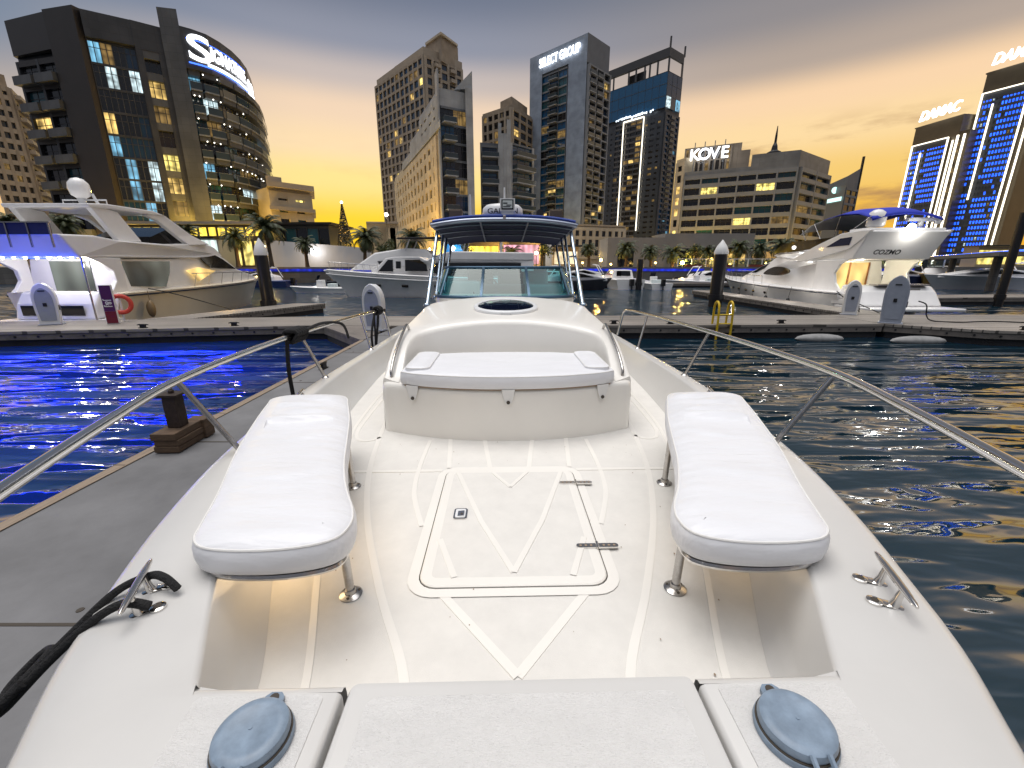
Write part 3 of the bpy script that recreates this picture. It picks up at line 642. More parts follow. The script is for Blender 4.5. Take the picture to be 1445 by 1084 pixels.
for px, hh_ in ((644,303),(784,303)):
    c = loc(aty(px,hh_,7.2)); b = MB(); b.obox((c.x,7.2,c.z-.02), (.098,0,0), (0,.12,0), (0,0,.085), 0); b.obox((c.x,7.075,c.z-.02), (.085,0,0), (0,.006,0), (0,0,.07), 1)
    b.build('deck_speaker', [TAN, TAN], boat, bevel=.012)
b = MB(); c = loc(aty(761,303,6.9)); b.ball((c.x,6.9,c.z), .055, .055, .07); b.lathe([(.03,c.z-.13),(.03,c.z)], (c.x,6.9,0), 10); b.lathe([(.02,0),(.055,.10)], (c.x,6.86,c.z), 12, 0, (0,-1,.1)); b.build('horn', [RUBBER], boat, smooth=50)
for px, y0 in ((664,7.6),(712,7.1)):
    c = loc(aty(px,300,y0)); b = MB(); b.tube([(c.x,y0,cz(c.x,y0)-.02),(c.x,y0,cz(c.x,y0)+(.55 if px<700 else .52))], [.02,.012], 8); b.lathe([(.025,0),(.035,.05),(.02,.1)], (c.x,y0,cz(c.x,y0)), 10); b.build('antenna', [PLASTW], boat, smooth=60)
# ================================================================== water
def water_mat():
    m, nt, b = _nt('marina_water'); N = nt.nodes.new; K = nt.links.new
    b.inputs['Base Color'].default_value = (.003, .019, .026, 1); b.inputs['Roughness'].default_value = .04; b.inputs['IOR'].default_value = 2.0; b.inputs['Specular IOR Level'].default_value = .75
    tc = N('ShaderNodeTexCoord'); prev = None; hs = []
    for sc_, st, rot, det, amp in (((.42,1.75,1),.92,9,1.2,1.0), ((.7,1.9,1),2.7,-12,1,.10), ((1,1.3,1),.26,5,1,1.2)):
        mp = N('ShaderNodeMapping'); mp.inputs['Scale'].default_value = sc_; mp.inputs['Rotation'].default_value = (0,0,R(rot)); K(tc.outputs['Object'], mp.inputs[0])
        n = N('ShaderNodeTexNoise'); n.inputs['Scale'].default_value = st; n.inputs['Detail'].default_value = det; n.inputs['Roughness'].default_value = .5; n.inputs['Distortion'].default_value = .35; K(mp.outputs[0], n.inputs[0])
        ml = N('ShaderNodeMath'); ml.operation = 'MULTIPLY'; ml.inputs[1].default_value = amp; K(n.outputs[0], ml.inputs[0]); hs.append(ml.outputs[0])
    a = N('ShaderNodeMath'); K(hs[0], a.inputs[0]); K(hs[1], a.inputs[1]); a2 = N('ShaderNodeMath'); K(a.outputs[0], a2.inputs[0]); K(hs[2], a2.inputs[1])
    bp = N('ShaderNodeBump'); bp.inputs['Distance'].default_value = .42; pn = N('ShaderNodeTexNoise'); pn.inputs['Scale'].default_value = .16; pn.inputs['Detail'].default_value = 2; K(tc.outputs['Object'], pn.inputs[0]); pr = N('ShaderNodeMapRange'); pr.inputs['From Min'].default_value = .35; pr.inputs['From Max'].default_value = .65; pr.inputs['To Min'].default_value = .42; pr.inputs['To Max'].default_value = .95; K(pn.outputs[0], pr.inputs[0]); K(pr.outputs[0], bp.inputs['Strength']); K(a2.outputs[0], bp.inputs['Height']); K(bp.outputs[0], b.inputs['Normal'])
    tr = N('ShaderNodeBsdfTranslucent'); tr.inputs[0].default_value = (.10,.22,.55,1); ad = N('ShaderNodeAddShader'); K(b.outputs[0], ad.inputs[0]); K(tr.outputs[0], ad.inputs[1]); K(ad.outputs[0], nt.nodes['Material Output'].inputs[0])   # murky water lets lamps below glow through
    return m
wt = MB(); wt.add([(-900,-60,0),(900,-60,0),(900,75,0),(-900,75,0)], [(0,1,2,3)])
tag(wt.build('water', [water_mat()]), kind='structure')

sb = MB(); sb.add([(-900,-60,-4),(900,-60,-4),(900,75,-4),(-900,75,-4)], [(0,1,2,3)]); tag(sb.build('seabed_ground', [pm('seabed_mud', (.012,.014,.014), .9)]), kind='structure')
# ================================================================== pontoons
CONC = pm('dock_concrete', (.155,.155,.16), .75, var=.32, scale=.9, bump=.25, bscale=60, bdist=.004)
PLANK = tiled('dock_planks', (.24,.215,.19), 40, .145, .012, .7, .22, .25, axis='xy')
FASC = pm('dock_fascia', (.17,.15,.135), .7, var=.35, scale=3)
FLOATM = pm('dock_float', (.035,.035,.04), .8, var=.35, scale=2)
WOODE = pm('dock_edge_timber', (.26,.20,.145), .7, var=.35, scale=6, stretch=(8,.6,1))
BLK = pm('black_paint', (.010,.010,.012), .35, var=.2)
WHT = pm('white_paint', (.75,.75,.74), .35)
YEL = pm('yellow_paint', (.62,.42,.01), .4, var=.15)
RUST = pm('rusty_steel', (.045,.030,.024), .6, .3, var=.5, scale=14)
TIMB = pm('old_timber', (.10,.062,.036), .75, var=.5, scale=7, stretch=(1,1,6))
def pontoon(name, label, poly, top, bolts=None, plank=True):
    if sum(poly[i-1][0]*poly[i][1]-poly[i][0]*poly[i-1][1] for i in range(len(poly))) < 0: poly = poly[::-1]
    t = thing(name, label, 'dock', (poly[0][0], poly[0][1], 0)); q = [(p[0]-poly[0][0], p[1]-poly[0][1]) for p in poly]
    m = MB(); m.prism(q, .40, .50); m.build('deck_boards', [top], t, bevel=.012)
    m = MB(); m.prism(inset(q,.03), .22, .397, 0)
    if bolts:
        for (a, b) in bolts:
            a = Vector((a[0]-poly[0][0],a[1]-poly[0][1],.315)); b = Vector((b[0]-poly[0][0],b[1]-poly[0][1],.315)); d = (b-a); n = Vector((d.y,-d.x,0)).normalized(); k = int(d.length/.62)
            for i in range(k):
                c = a + d*(i+.5)/k + n*-.028; m.tube([c, c+n*.022], .034, 8, 1)
    m.build('fascia', [FASC, BLK], t)
    m = MB(); m.prism(inset(q,.16), -.4, .218, 0)
    m.build('float', [FLOATM], t); return t
pontoon('finger_pontoon', 'long grey concrete finger pontoon beside the foreground boat', [(-4.02,-6),(-2.02,-6),(-2.02,14.6),(-3.9,14.6),(-4.12,11.6),(-4.04,6)], CONC)
e = MB(); e.loft([[(x-.07,y,.36),(x-.07,y,.512),(x+.05,y,.512),(x+.05,y,.505)] for x, y in ((-4.02,-6),(-4.03,0),(-4.035,6),(-4.12,11.6))], 0)
for y in (-4,-2.4,-.8,.8,2.4,4.0,5.6,7.2,8.8,10.4): e.box(-4.115,-4.0,y,y+.012,.36,.5135,1)
tag(e.build('edge_timber', [WOODE, SEAM]), 'weathered timber edge board along the water side of the grey finger pontoon', 'edge board')
e = MB()
for yj in (-.65,1.98,4.62,7.26,9.9,12.5):
    e.box(-3.97,-2.05,yj,yj+.022,.5,.5035)
    for xj in (-3.8,-3.2,-2.6): e.lathe([(.022,.5),(.020,.504)], (xj,yj+.12,0), 8)
tag(e.build('expansion_joint', [SEAM]), kind='structure')
pontoon('main_pontoon', 'planked walkway pontoon across the left with bolted fascia, blue lit', [(-45,9.0),(-16,13.25),(-7.2,14.65),(-1.0,14.7),(-1.0,17.6),(-8,17.4),(-14,16.4),(-20,15.6),(-45,11.9)], PLANK, [((-45,9.0),(-16,13.25)),((-16,13.25),(-7.2,14.65)),((-7.2,14.65),(-4.2,14.68))])
pontoon('main_pontoon', 'planked walkway pontoon behind the foreground boat, yellow ladder on its edge', [(-.98,14.7),(6.8,14.8),(13.2,15.1),(13.2,17.9),(5,17.7),(-.98,17.6)], PLANK, [((1,14.72),(6.8,14.8)),((6.8,14.8),(13.2,15.1))])
pontoon('main_pontoon', 'planked walkway pontoon at the right, angled toward the viewer', [(13.22,15.1),(15.3,13.55),(30,9.6),(52,5),(52,12),(28,18),(13.22,18.0)], PLANK, [((13.22,15.1),(15.3,13.55)),((15.3,13.55),(30,9.6))])
pontoon('berth_finger', 'narrow berth finger beside the blue lit flybridge yacht, black pile at its end', [(-14.3,16.25),(-12.6,16.55),(-10.2,23.6),(-11.9,23.6)], PLANK, [((-12.6,16.55),(-10.2,23.6))])
pontoon('berth_finger', 'narrow berth finger beside the white flybridge yacht with cockpit lit', [(14.6,18.05),(16.4,18.05),(16.4,36),(14.9,36)], PLANK, [((14.6,18.05),(14.9,36))])
pontoon('gusset_pontoon', 'dark corner gusset joining the grey finger to the walkway', [(-4.14,11.65),(-4.14,14.6),(-6.5,14.6)], FASC)

# bollard on stacked timbers
b = thing('mooring_bollard', 'square steel mooring bollard on stacked timber blocks on the grey pontoon edge', 'bollard', (*(atz(258,628,.5)[:2]),.512), .05); b.scale = (.82,.82,.95)
m = MB(); m.box(-.16,.16,-.30,.30,.0,.075); m.box(-.15,.17,-.29,.28,.078,.15); m.build('timber_block', [TIMB], b, bevel=.008)
m = MB(); m.box(-.165,.155,-.31,.25,.153,.235); m.build('timber_block', [TIMB], b, bevel=.008)
m = MB(); m.box(-.06,.20,.22,.42,.0,.24); m.build('timber_block', [TIMB], b, bevel=.01)
m = MB(); m.box(-.085,.085,-.085,.085,.237,.62); m.box(-.14,.14,-.12,.12,.62,.648); m.lathe([(.035,.648),(.035,.68),(.02,.69),(.012,.76),(.02,.79)], (0,0,0), 12); m.build('post', [RUST], b, bevel=.006)

# power pedestals
PEDG = pm('pedestal_grey', (.30,.33,.40), .4, var=.08)
def pedestal(label, x, y, rz, h=1.45, w=.36, d=.30, mat=None, panel=True, style='shield', group='dock power pedestals'):
    t = thing('power_pedestal', label, 'power pedestal', (x,y,.5), rz, group)
    m = MB(); n = 16; out = []
    for k in range(n+1):
        z = h*k/n; f = z/h; ww = w*(.80+.42*f-.34*f*f) * (1 if f < .6 else math.sqrt(max(0.02,1-((f-.6)/.4)**2.3)))
        out.append((ww, z))
    pol = [(-a, z) for a, z in out] + [(a, z) for a, z in reversed(out)]
    m.add([(p[0],-d/2,p[1]) for p in pol] + [(p[0]*.94,d/2,p[1]*.985) for p in pol], [tuple(range(len(pol))), tuple(range(2*len(pol)-1,len(pol)-1,-1))] + [(i,(i+1)%len(pol),len(pol)+(i+1)%len(pol),len(pol)+i) for i in range(len(pol))], 0)
    m.build('body', [mat or PLASTW], t, smooth=50, bevel=.025)
    m = MB(); pin = [(p[0]*.74, h*.10 + p[1]*.78) for p in pol]
    m.add([(p[0],-d/2-.012,p[1]) for p in pin], [tuple(range(len(pin)))]); m.build('front_panel', [PEDG], t)
    m = MB(); m.box(-.09,.09,-d/2-.03,-d/2-.012,h*.80,h*.83); m.box(-.05,.05,-d/2-.035,-d/2-.012,h*.45,h*.53,1); m.box(w*.86,w*.97,-.07,.07,h*.35,h*.47,1); m.build('socket', [SCREEND, BLK], t, bevel=.01)
    m = MB(); m.box(-w*.95,w*.95,-d*.62,d*.62,.0,.035); m.build('base', [PEDG], t, bevel=.01); return t
pedestal('white rounded power pedestal standing on the pontoon corner behind the bow rail', *atz(531,466,.5)[:2], -.25)
pb = pedestal('blue lit power pedestal on the left pontoon by the yacht stern', *atz(74,458,.5)[:2], .55, 1.42, .33)
pedestal('pale power pedestal on the right pontoon next to the lit cockpit', *atz(1197,444,.5)[:2], -.45, 1.42, .30)
pedestal('large grey power pedestal on the right pontoon by the yacht stern', *atz(1256,456,.5)[:2], -.75, 1.66, .36, .4, PEDG)
# purple sign box
SIGNP = pm('purple_sign', (.08,.015,.10), .35, var=.1); SIGNR = pm('crimson_sign', (.16,.01,.03), .35)
t = thing('berth_sign', 'purple and red upright berth sign on the left pontoon edge', 'sign', (*atz(161,457,.5)[:2],.5), .55)
m = MB(); m.box(-.17,.17,-.09,.09,0,1.35,0); m.build('sign_body', [PLASTW], t, bevel=.02)
m = MB(); m.box(-.15,.15,-.098,-.092,.45,1.33,0); m.box(-.15,.15,-.098,-.092,.03,.445,1); m.build('sign_face', [SIGNP, SIGNR], t)
lettering('J&J', .24, WHT, t, (0,-.10,.72), (0,0,-1), (1,0,0), depth=.002)
# life ring
t = thing('life_ring', 'red and white life ring hung beside the purple berth sign', 'life ring', (*(atz(176,455,.5)*1.02)[:2],1.12), .6)
m = MB(); n=28; m.loft([[(( .30+.075*math.cos(b))*math.cos(a), .06*math.sin(b), (.30+.075*math.cos(b))*math.sin(a)) for b in [2*math.pi*j/10 for j in range(10)]] for a in [2*math.pi*i/n for i in range(n+1)]], 0, True); m.build('ring', [pm('red_ring',(.55,.05,.03),.5)], t, smooth=60)
m = MB(); m.box(-.03,.03,.06,.12,-.6,.35); m.build('stand', [PLASTW], t)
# ladder
t = thing('dock_ladder', 'yellow steel dock ladder hooked over the pontoon edge', 'ladder', (7.35,14.82,.5))
for x in (-.24,.24):
    m = MB(); m.tube(catmull([(x,-.1,-1.5),(x,-.1,-.4),(x,-.1,.2),(x,-.06,.62),(x,.06,.78),(x,.2,.74),(x,.28,.55),(x,.30,.0)],6), .038, 10); m.build('side_rail', [YEL], t, smooth=60)
for z in (-1.15,-.75,-.35,.05,.36): 
    m = MB(); m.tube([(-.24,-.1,z),(.24,-.1,z)], .026, 8); m.build('rung', [YEL], t, smooth=60)
m = MB(); m.tube([(-.24,.28,.3),(.24,.28,.3)], .022, 8); m.build('rung', [YEL], t, smooth=60)
# piles
def pile(label, x, y, r, ztop_, cap=True, group='black mooring piles with white caps'):
    t = thing('mooring_pile', label, 'pile', (x,y,0), 0, group)
    m = MB(); m.lathe([(r,-1),(r,ztop_)], (0,0,0), 20); m.lathe([(r*1.25,.45),(r*1.25,.75)], (0,0,0), 20); m.build('shaft', [BLK], t, smooth=40)
    if cap: m = MB(); m.lathe([(r*1.08,ztop_-.12),(r*1.1,ztop_+.02),(r*.75,ztop_+.35),(.02,ztop_+.72)], (0,0,0), 20); m.build('cap', [WHT], t, smooth=40)
c = aty(368,357,22.5); pile('black pile with pointed white cap beside the yacht bow at left', c.x, 22.5, .30, c.z)
c = aty(1018,356,27); pile('black pile with pointed grey cap right of the yellow ladder', c.x, 27, .38, c.z)
c = aty(904,366,46); pile('thin black pile behind the small white motorboat', c.x, 46, .30, c.z, False, None)
c = aty(1447,300,27); pile('dark pile cut by the right edge of the picture', c.x, 27, .22, c.z, False, None)
# floats under the right pontoon edge
for x, y, l, lab in ((10.6,14.55,1.7,'long grey foam float drifting under the walkway edge, nearer the ladder'),(13.6,14.1,1.9,'grey foam float under the angled walkway corner')):
    m = MB(); m.ball((0,0,0), l/2, .24, .17); o = m.build('pontoon_float', [pm('foam_float',(.25,.25,.25),.8,var=.3)], smooth=60); o.location = (x,y,.06); tag(o, lab, 'float')

# ropes of the foreground boat
def W(p): c, s = math.cos(YAW), math.sin(YAW); return Vector((BX0 + c*p[0] - s*p[1], s*p[0] + c*p[1], p[2]))
def rope(name, label, pts, r, n=8, grp=None):
    m = MB(); m.tube(catmull([W(p) for p in pts], 8), r, n); return tag(m.build(name, [ROPE], smooth=60), label, 'rope', grp)
r1 = MB()
P = catmull([W(p) for p in [(-1.06,1.13,1.53),(-1.11,1.15,1.555),(-1.17,1.165,1.55),(-1.24,1.12,1.53),(-1.31,1.03,1.46),(-1.40,.93,1.36),(-1.52,.84,1.22),(-1.64,.78,1.08),(-1.9,.66,.85),(-2.3,.50,.66),(-2.9,.3,.54)]], 8); r1.tube(P, .0125, 8)
P = catmull([W(p) for p in [(-1.09,1.06,1.53),(-1.15,1.05,1.55),(-1.22,1.02,1.52),(-1.32,.96,1.43),(-1.45,.93,1.30),(-1.50,1.00,1.30),(-1.45,1.06,1.36),(-1.38,1.02,1.40),(-1.42,.90,1.34),(-1.52,.82,1.23),(-1.55,.88,1.2),(-1.47,.86,1.28)]], 8); r1.tube(P, .0135, 8)
P = catmull([W(p) for p in [(-1.36,.93,1.40),(-1.45,.84,1.31),(-1.56,.80,1.22),(-1.66,.72,1.14),(-1.60,.84,1.13),(-1.5,.92,1.25),(-1.40,.96,1.38)]], 8); r1.tube(P, .013, 8)
P = catmull([W(p) for p in [(-1.60,.80,1.16),(-1.72,.70,1.02),(-1.95,.55,.82),(-2.4,.35,.62),(-3.0,.1,.53)]], 8); r1.tube(P, .011, 8)
tag(r1.build('mooring_rope', [ROPE], smooth=60), 'black mooring rope knotted on the bow cleat and led down to the pontoon', 'rope')
rr = MB()
for k in range(5): 
    a = W((-1.87+.0*k, 3.70+.045*k, 1.905)); rr.tube([a+Vector((.055*math.cos(t)+.01*math.sin(t*2),.012*math.sin(t*3),.052*math.sin(t))) for t in [2*math.pi*i/12 for i in range(13)]], .022, 6)
rr.tube(catmull([W(p) for p in [(-1.93,3.75,1.9),(-1.95,3.74,1.6),(-1.97,3.76,1.1),(-2.2,3.8,.62),(-2.5,3.85,.53)]],6), .018, 8)
rr.tube(catmull([W(p) for p in [(-1.83,3.85,1.93),(-1.75,4.1,1.97),(-1.68,4.4,1.92),(-1.70,4.6,1.75)]],6), .014, 6)
tag(rr.build('mooring_rope', [ROPE], smooth=60), 'black rope coiled round the left bow rail and dropping to the pontoon', 'rope')
rr = MB()
for k in range(3): 
    a = W((-1.925, 6.5+.06*k, 1.84)); rr.tube([a+Vector((.05*math.cos(t),0,.05*math.sin(t))) for t in [2*math.pi*i/12 for i in range(13)]], .022, 6)
rr.tube(catmull([W(p) for p in [(-1.95,6.5,1.83),(-1.97,6.3,1.5),(-1.98,6.4,1.1),(-1.97,6.5,1.35),(-1.95,6.62,1.7),(-1.93,6.6,1.83)]],6), .018, 8)
rr.tube(catmull([W(p) for p in [(-1.97,6.5,1.8),(-2.0,6.5,1.2),(-2.2,6.5,.6),(-2.4,6.5,.52)]],6), .016, 6)
tag(rr.build('mooring_rope', [ROPE], smooth=60), 'doubled black rope hanging from the aft end of the left bow rail', 'rope')
# ================================================================== city: buildings
def gmat(n, c, r=.07, v=0): return pm(n, c, r, spec=.9, var=v, scale=.3)
G_DARK = gmat('glass_dark', (.010,.012,.016)); G_BLUE = gmat('glass_blue', (.010,.085,.20)); G_TEAL = gmat('glass_teal', (.016,.085,.105)); G_NAVY = gmat('glass_navy', (.008,.032,.075)); G_BRON = gmat('glass_bronze', (.03,.022,.014))
L_WARM = em('lit_warm', (1,.66,.20), 1.9, .85, scale=1.5); L_YEL = em('lit_yellow', (1,.80,.22), 2.3, .8, scale=1.8); L_BLUE = em('lit_blue', (.28,.70,1), 1.1, .8, scale=1.2); L_COOL = em('lit_cool', (.75,.95,1), 1.6, .8); L_DIM = em('lit_dim', (1,.62,.2), .35, .7)
LED_B = em('led_blue', (.02,.10,1), 5, sample=True); LED_DOT = em('blue_window', (.012,.10,1), 4.5, .4); LED_W = em('led_white', (1,.90,.72), 2.6); LED_BW = em('led_cool', (.8,.9,1), 2.6); SIGNW = em('sign_white', (.93,.96,1), 3.2); SIGNB = em('sign_blue', (.05,.16,1), 3.0); LED_Y = em('led_yellow', (1,.80,.15), 2.6)
MULL = pm('window_mullion', (.05,.05,.055), .4)
RAILG = pm('railing_glass', (.03,.045,.055), .1, spec=.8); RAILS = pm('railing_metal', (.20,.21,.23), .4)
wcache = {}
def winmesh(w, h, nm):
    k = (round(w,2), round(h,2), nm)
    if k not in wcache:
        m = MB(); m.add([(-w/2,0,-h/2),(w/2,0,-h/2),(w/2,0,h/2),(-w/2,0,h/2)], [(0,1,2,3)], 0)
        b = min(.06, w*.04)
        for i in range(1, nm): x = -w/2 + w*i/nm; m.box(x-b,x+b,-.06,.02,-h/2,h/2,1)
        if nm > 1 and h > 1.6: m.box(-w/2,w/2,-.05,.02,h*.16,h*.16+b*1.6,1)
        wcache[k] = m.mesh('window', [G_DARK, MULL])
    return wcache[k]
def balmesh(w, d, solid, h=1.05):
    k = ('b', round(w,2), round(d,2), solid)
    if k not in wcache:
        m = MB(); m.box(-w/2,w/2,-d,0,-.22,0,0)
        t = .10 if solid else .04
        m.box(-w/2,w/2,-d,-d+t,0,h,1 if solid else 2); m.box(-w/2,-w/2+t,-d+t,0,0,h,1 if solid else 2); m.box(w/2-t,w/2,-d+t,0,0,h,1 if solid else 2)
        if not solid: m.box(-w/2-.02,w/2+.02,-d-.03,-d+t+.03,h+.003,h+.06,3)
        wcache[k] = m
    return wcache[k]
class Bld:
    def __init__(s, name, label, c, z, mats, cat='building', seed=1):
        s.r = thing(name, label, cat, (c[0],c[1],z)); s.o = Vector((c[0],c[1],z)); s.w = MB(); s.mats = mats; s.win = []; s.bal = []; s.rnd = random.Random(seed)
    def P(s, p): return (p[0]-s.o.x, p[1]-s.o.y)
    def core(s, poly, z0, z1, m=0, mt=None):
        q = [s.P(p) for p in poly]
        if sum(q[i-1][0]*q[i][1]-q[i][0]*q[i-1][1] for i in range(len(q))) < 0: q = q[::-1]
        s.w.prism(q, z0-s.o.z, z1-s.o.z, m, mt)
    def face(s, p0, p1, z0, z1, nf, nb, pier=.5, band=.9, depth=.35, glass=((G_DARK,1),), pm_=0, bm_=0, nm=2, skip=None, bal=None, wfrac=1, ends=True, pierdepth=None, only=None):
        a, b = Vector(p0), Vector(p1); d = b - a; ln = d.length; d.normalize(); n = Vector((d.y,-d.x))
        if n.dot((a+b)/2) > 0: n = -n
        fh = (z1-z0)/nf; bw = ln/nb; ang = math.atan2(d.y, d.x) if n.dot(Vector((d.y,-d.x))) > 0 else math.atan2(-d.y, -d.x)
        D3, N3 = Vector((d.x,d.y,0)), Vector((n.x,n.y,0)); A = Vector((a.x,a.y,0)) - Vector((s.o.x,s.o.y,s.o.z)); pdp = pierdepth or depth
        if pier:
            for i in range(0 if ends else 1, nb+1 if ends else nb):
                x = i*bw; x = min(max(x, pier/2), ln-pier/2)
                s.w.obox(A + D3*x + N3*(pdp/2) + Vector((0,0,(z0+z1)/2)), D3*pier/2, N3*pdp/2, Vector((0,0,(z1-z0)/2)), pm_)
        if band:
            for j in range(nf+1):
                z = z0 + j*fh; hb2 = band/2; zc = min(max(z, z0+hb2), z1-hb2)
                s.w.obox(A + D3*(ln/2) + N3*(depth*.47) + Vector((0,0,zc)), D3*(ln/2-.004), N3*depth*.47, Vector((0,0,hb2)), bm_)
        ws = [g[1] for g in glass]
        for j in range(nf):
            for i in range(nb):
                if skip and skip(i, j): continue
                w = (bw-pier)*wfrac; h = fh-band; c = A + D3*((i+.5)*bw) + N3*.03 + Vector((0,0,z0+(j+.5)*fh))
                s.win.append((c, w, h, nm, ang, s.rnd.choices([g[0] for g in glass], ws)[0]))
                if bal and (bal.get('only') is None or bal['only'](i,j)):
                    s.bal.append((A + D3*((i+.5)*bw) + N3*(depth+.01 if pier or band else .01) + Vector((0,0,z0+j*fh+band/2+.03)), bw*bal.get('w',.9), bal.get('d',1.4), bal.get('solid',False), ang, bal['mats']))
    def finish(s, wallname='wall'):
        if s.w.v: s.w.build(wallname, s.mats, s.r)
        dist = lambda t: (t[0]+s.o).length
        s.win.sort(key=lambda t: -t[1]*t[2]/dist(t)**2)
        rest = MB(); rm = []
        for k, (c, w, h, nm, ang, mat) in enumerate(s.win):
            me = winmesh(w, h, nm)
            if k < 100:
                o = bpy.data.objects.new('window', me); COL.objects.link(o); o.parent = s.r; o.location = c; o.rotation_euler = (0,0,ang)
                o.material_slots[0].link = 'OBJECT'; o.material_slots[0].material = mat
            else:
                for q in (mat, MULL):
                    if q not in rm: rm.append(q)
                ca, sa = math.cos(ang), math.sin(ang); ix = (rm.index(mat), rm.index(MULL)); off = len(rest.v)
                for v in me.vertices: rest.v.append((c.x+ca*v.co.x-sa*v.co.y, c.y+sa*v.co.x+ca*v.co.y, c.z+v.co.z))
                for p in me.polygons: rest.f.append(tuple(i+off for i in p.vertices)); rest.m.append(ix[p.material_index])
        if rest.v: tag(rest.build('window', rm, s.r), kind='stuff')
        s.bal.sort(key=lambda t: -t[1]/dist(t)); rest = MB(); mc = {}
        for k, (c, w, d, solid, ang, mats) in enumerate(s.bal):
            mb = balmesh(w, d, solid)
            if k < 100:
                key = (id(mb), id(mats))
                if key not in mc: mc[key] = mb.mesh('balcony', mats)
                o = bpy.data.objects.new('balcony', mc[key]); COL.objects.link(o); o.parent = s.r; o.location = c; o.rotation_euler = (0,0,ang)
            else:
                ca, sa = math.cos(ang), math.sin(ang)
                rest.add([(c.x+ca*v[0]-sa*v[1], c.y+sa*v[0]+ca*v[1], c.z+v[2]) for v in mb.v], [], 0); off = len(rest.v)-len(mb.v)
                for f, m in zip(mb.f, mb.m): rest.f.append(tuple(i+off for i in f)); rest.m.append(m)
                restm = mats
        if rest.v: tag(rest.build('balcony', restm, s.r), kind='stuff')
        return s.r
def path_text(text, size, path, s0, width, z, m, b, proud=.3, name='sign_lettering', shear=0):
    """letters bent along a facade polyline (world xy)"""
    o = lettering(text, size, m, None, (0,0,0), (1,0,0), (0,0,1), name, .08, width, shear); o.matrix_world = Matrix.Identity(4); o.parent = b.r
    P = [Vector(p) for p in path]; seg = [(P[i+1]-P[i]).length for i in range(len(P)-1)]
    xs = [v.co.x for v in o.data.vertices]; x0 = min(xs)
    for v in o.data.vertices:
        t = s0 + (v.co.x - x0); i = 0
        while i < len(seg)-1 and t > seg[i]: t -= seg[i]; i += 1
        d = (P[i+1]-P[i]).normalized(); n = Vector((d.y,-d.x)); n = -n if n.dot(P[i]) > 0 else n
        q = P[i] + d*t + n*(proud + v.co.z); v.co = (q.x-b.o.x, q.y-b.o.y, z + v.co.y - b.o.z)
    return o
def quadpoly(p0, p1, depth):     # footprint from a front edge, extruded away from the viewer
    a, b = Vector(p0), Vector(p1); d = (b-a).normalized(); n = Vector((d.y,-d.x)); n = -n if n.dot((a+b)/2) < 0 else n
    return [tuple(a), tuple(b), tuple(b+n*depth), tuple(a+n*depth)]
GZ = 2.1
T = lambda x, y, h: Vector(top_at(x, y, h))

# ---- dark hotel at the left
CLADB = tiled('dark_bronze_cladding', (.046,.047,.051), 1.6, 1.2, .015, .32, .10, .5); CLADG = tiled('grey_stone_cladding', (.085,.088,.094), 1.5, 1.2, .015, .4, .10, .5); CLADD = pm('brown_blade', (.030,.025,.022), .35, var=.15, scale=.5)
H = 38; RZ = CH + H
A0 = T(12,34,H); Bc = T(112,15,H); C1 = T(183,31,H); C2 = T(226,42,H); C3 = T(254,45,H); C4 = T(292,57,H); C5 = T(328,80,H); C6 = T(349,104,H); C7 = T(358,128,H)
curve = [Vector((p.x,p.y)) for p in catmull([(*C3,0),(*C4,0),(*C5,0),(*C6,0),(*C7,0)], 2)]
hb_ = Bld('hotel_building', 'dark curved hotel with illuminated blue white rooftop sign at the left', (-66,95), GZ, [CLADB, CLADG, CLADD, RAILS], seed=3)
foot = [A0+Vector((-3,7)), A0, Bc, C1, C2, C3] + curve[1:] + [C7+Vector((-8,14)), A0+Vector((2,26))]
inn = [tuple(p*1.004) for p in foot]
hb_.core(inn, GZ, RZ-.2, 0)
glassH = ((G_DARK,6),(G_TEAL,3),(G_NAVY,3))
fh = 3.75; nf = 9; z1 = GZ + .6 + nf*fh
# left wing: solid blade and stacked dark balconies
mid = A0.lerp(Bc, .62)
hb_.face(A0, mid, GZ+1, z1-1.5, 8, 2, .5, .8, .5, ((G_DARK,6),(G_TEAL,2),(L_WARM,1.2)), 0, 2, 2, bal={'w':.85,'d':1.2,'solid':True,'mats':[CLADG,CLADG,RAILG,RAILS]})
d = (Bc-mid).normalized(); n = Vector((d.y,-d.x)); n = n if n.dot(mid) < 0 else -n
hb_.core([tuple(mid), tuple(Bc), tuple(Bc+n*1.0), tuple(mid+n*1.2)], GZ, RZ+.3, 2)
top = [A0+Vector((-2,5)), A0+Vector((-.8,1.5)), A0+n*.5, mid+n*.9]; hb_.core([tuple(p) for p in top]+[tuple(mid),tuple(A0)], z1-.7, RZ+.2, 2)
# curtain wall
hb_.face(Bc, C1, GZ+1, z1+.5, 10, 4, .12, .35, .16, ((G_NAVY,5),(G_DARK,6),(L_BLUE,2.0),(L_COOL,.9),(L_WARM,.25),(L_DIM,.5)), 0, 0, 2)
hb_.core([tuple(Bc), tuple(C1), tuple(C1*.992), tuple(Bc*.992)], z1+.5, RZ, 0)
# recessed loggias
hb_.face(C1, C2, GZ+1, z1+.2, 9, 1, .9, 1.15, .9, ((G_DARK,4),(L_WARM,2),(L_YEL,1.3),(L_DIM,2)), 0, 1, 3)
hb_.core([tuple(C1), tuple(C2), tuple(C2*.991), tuple(C1*.991)], z1+.2, RZ, 0)
hb_.core([tuple(C2), tuple(C3), tuple(C3*.985), tuple(C2*.985)], GZ, RZ+2.6, 1)
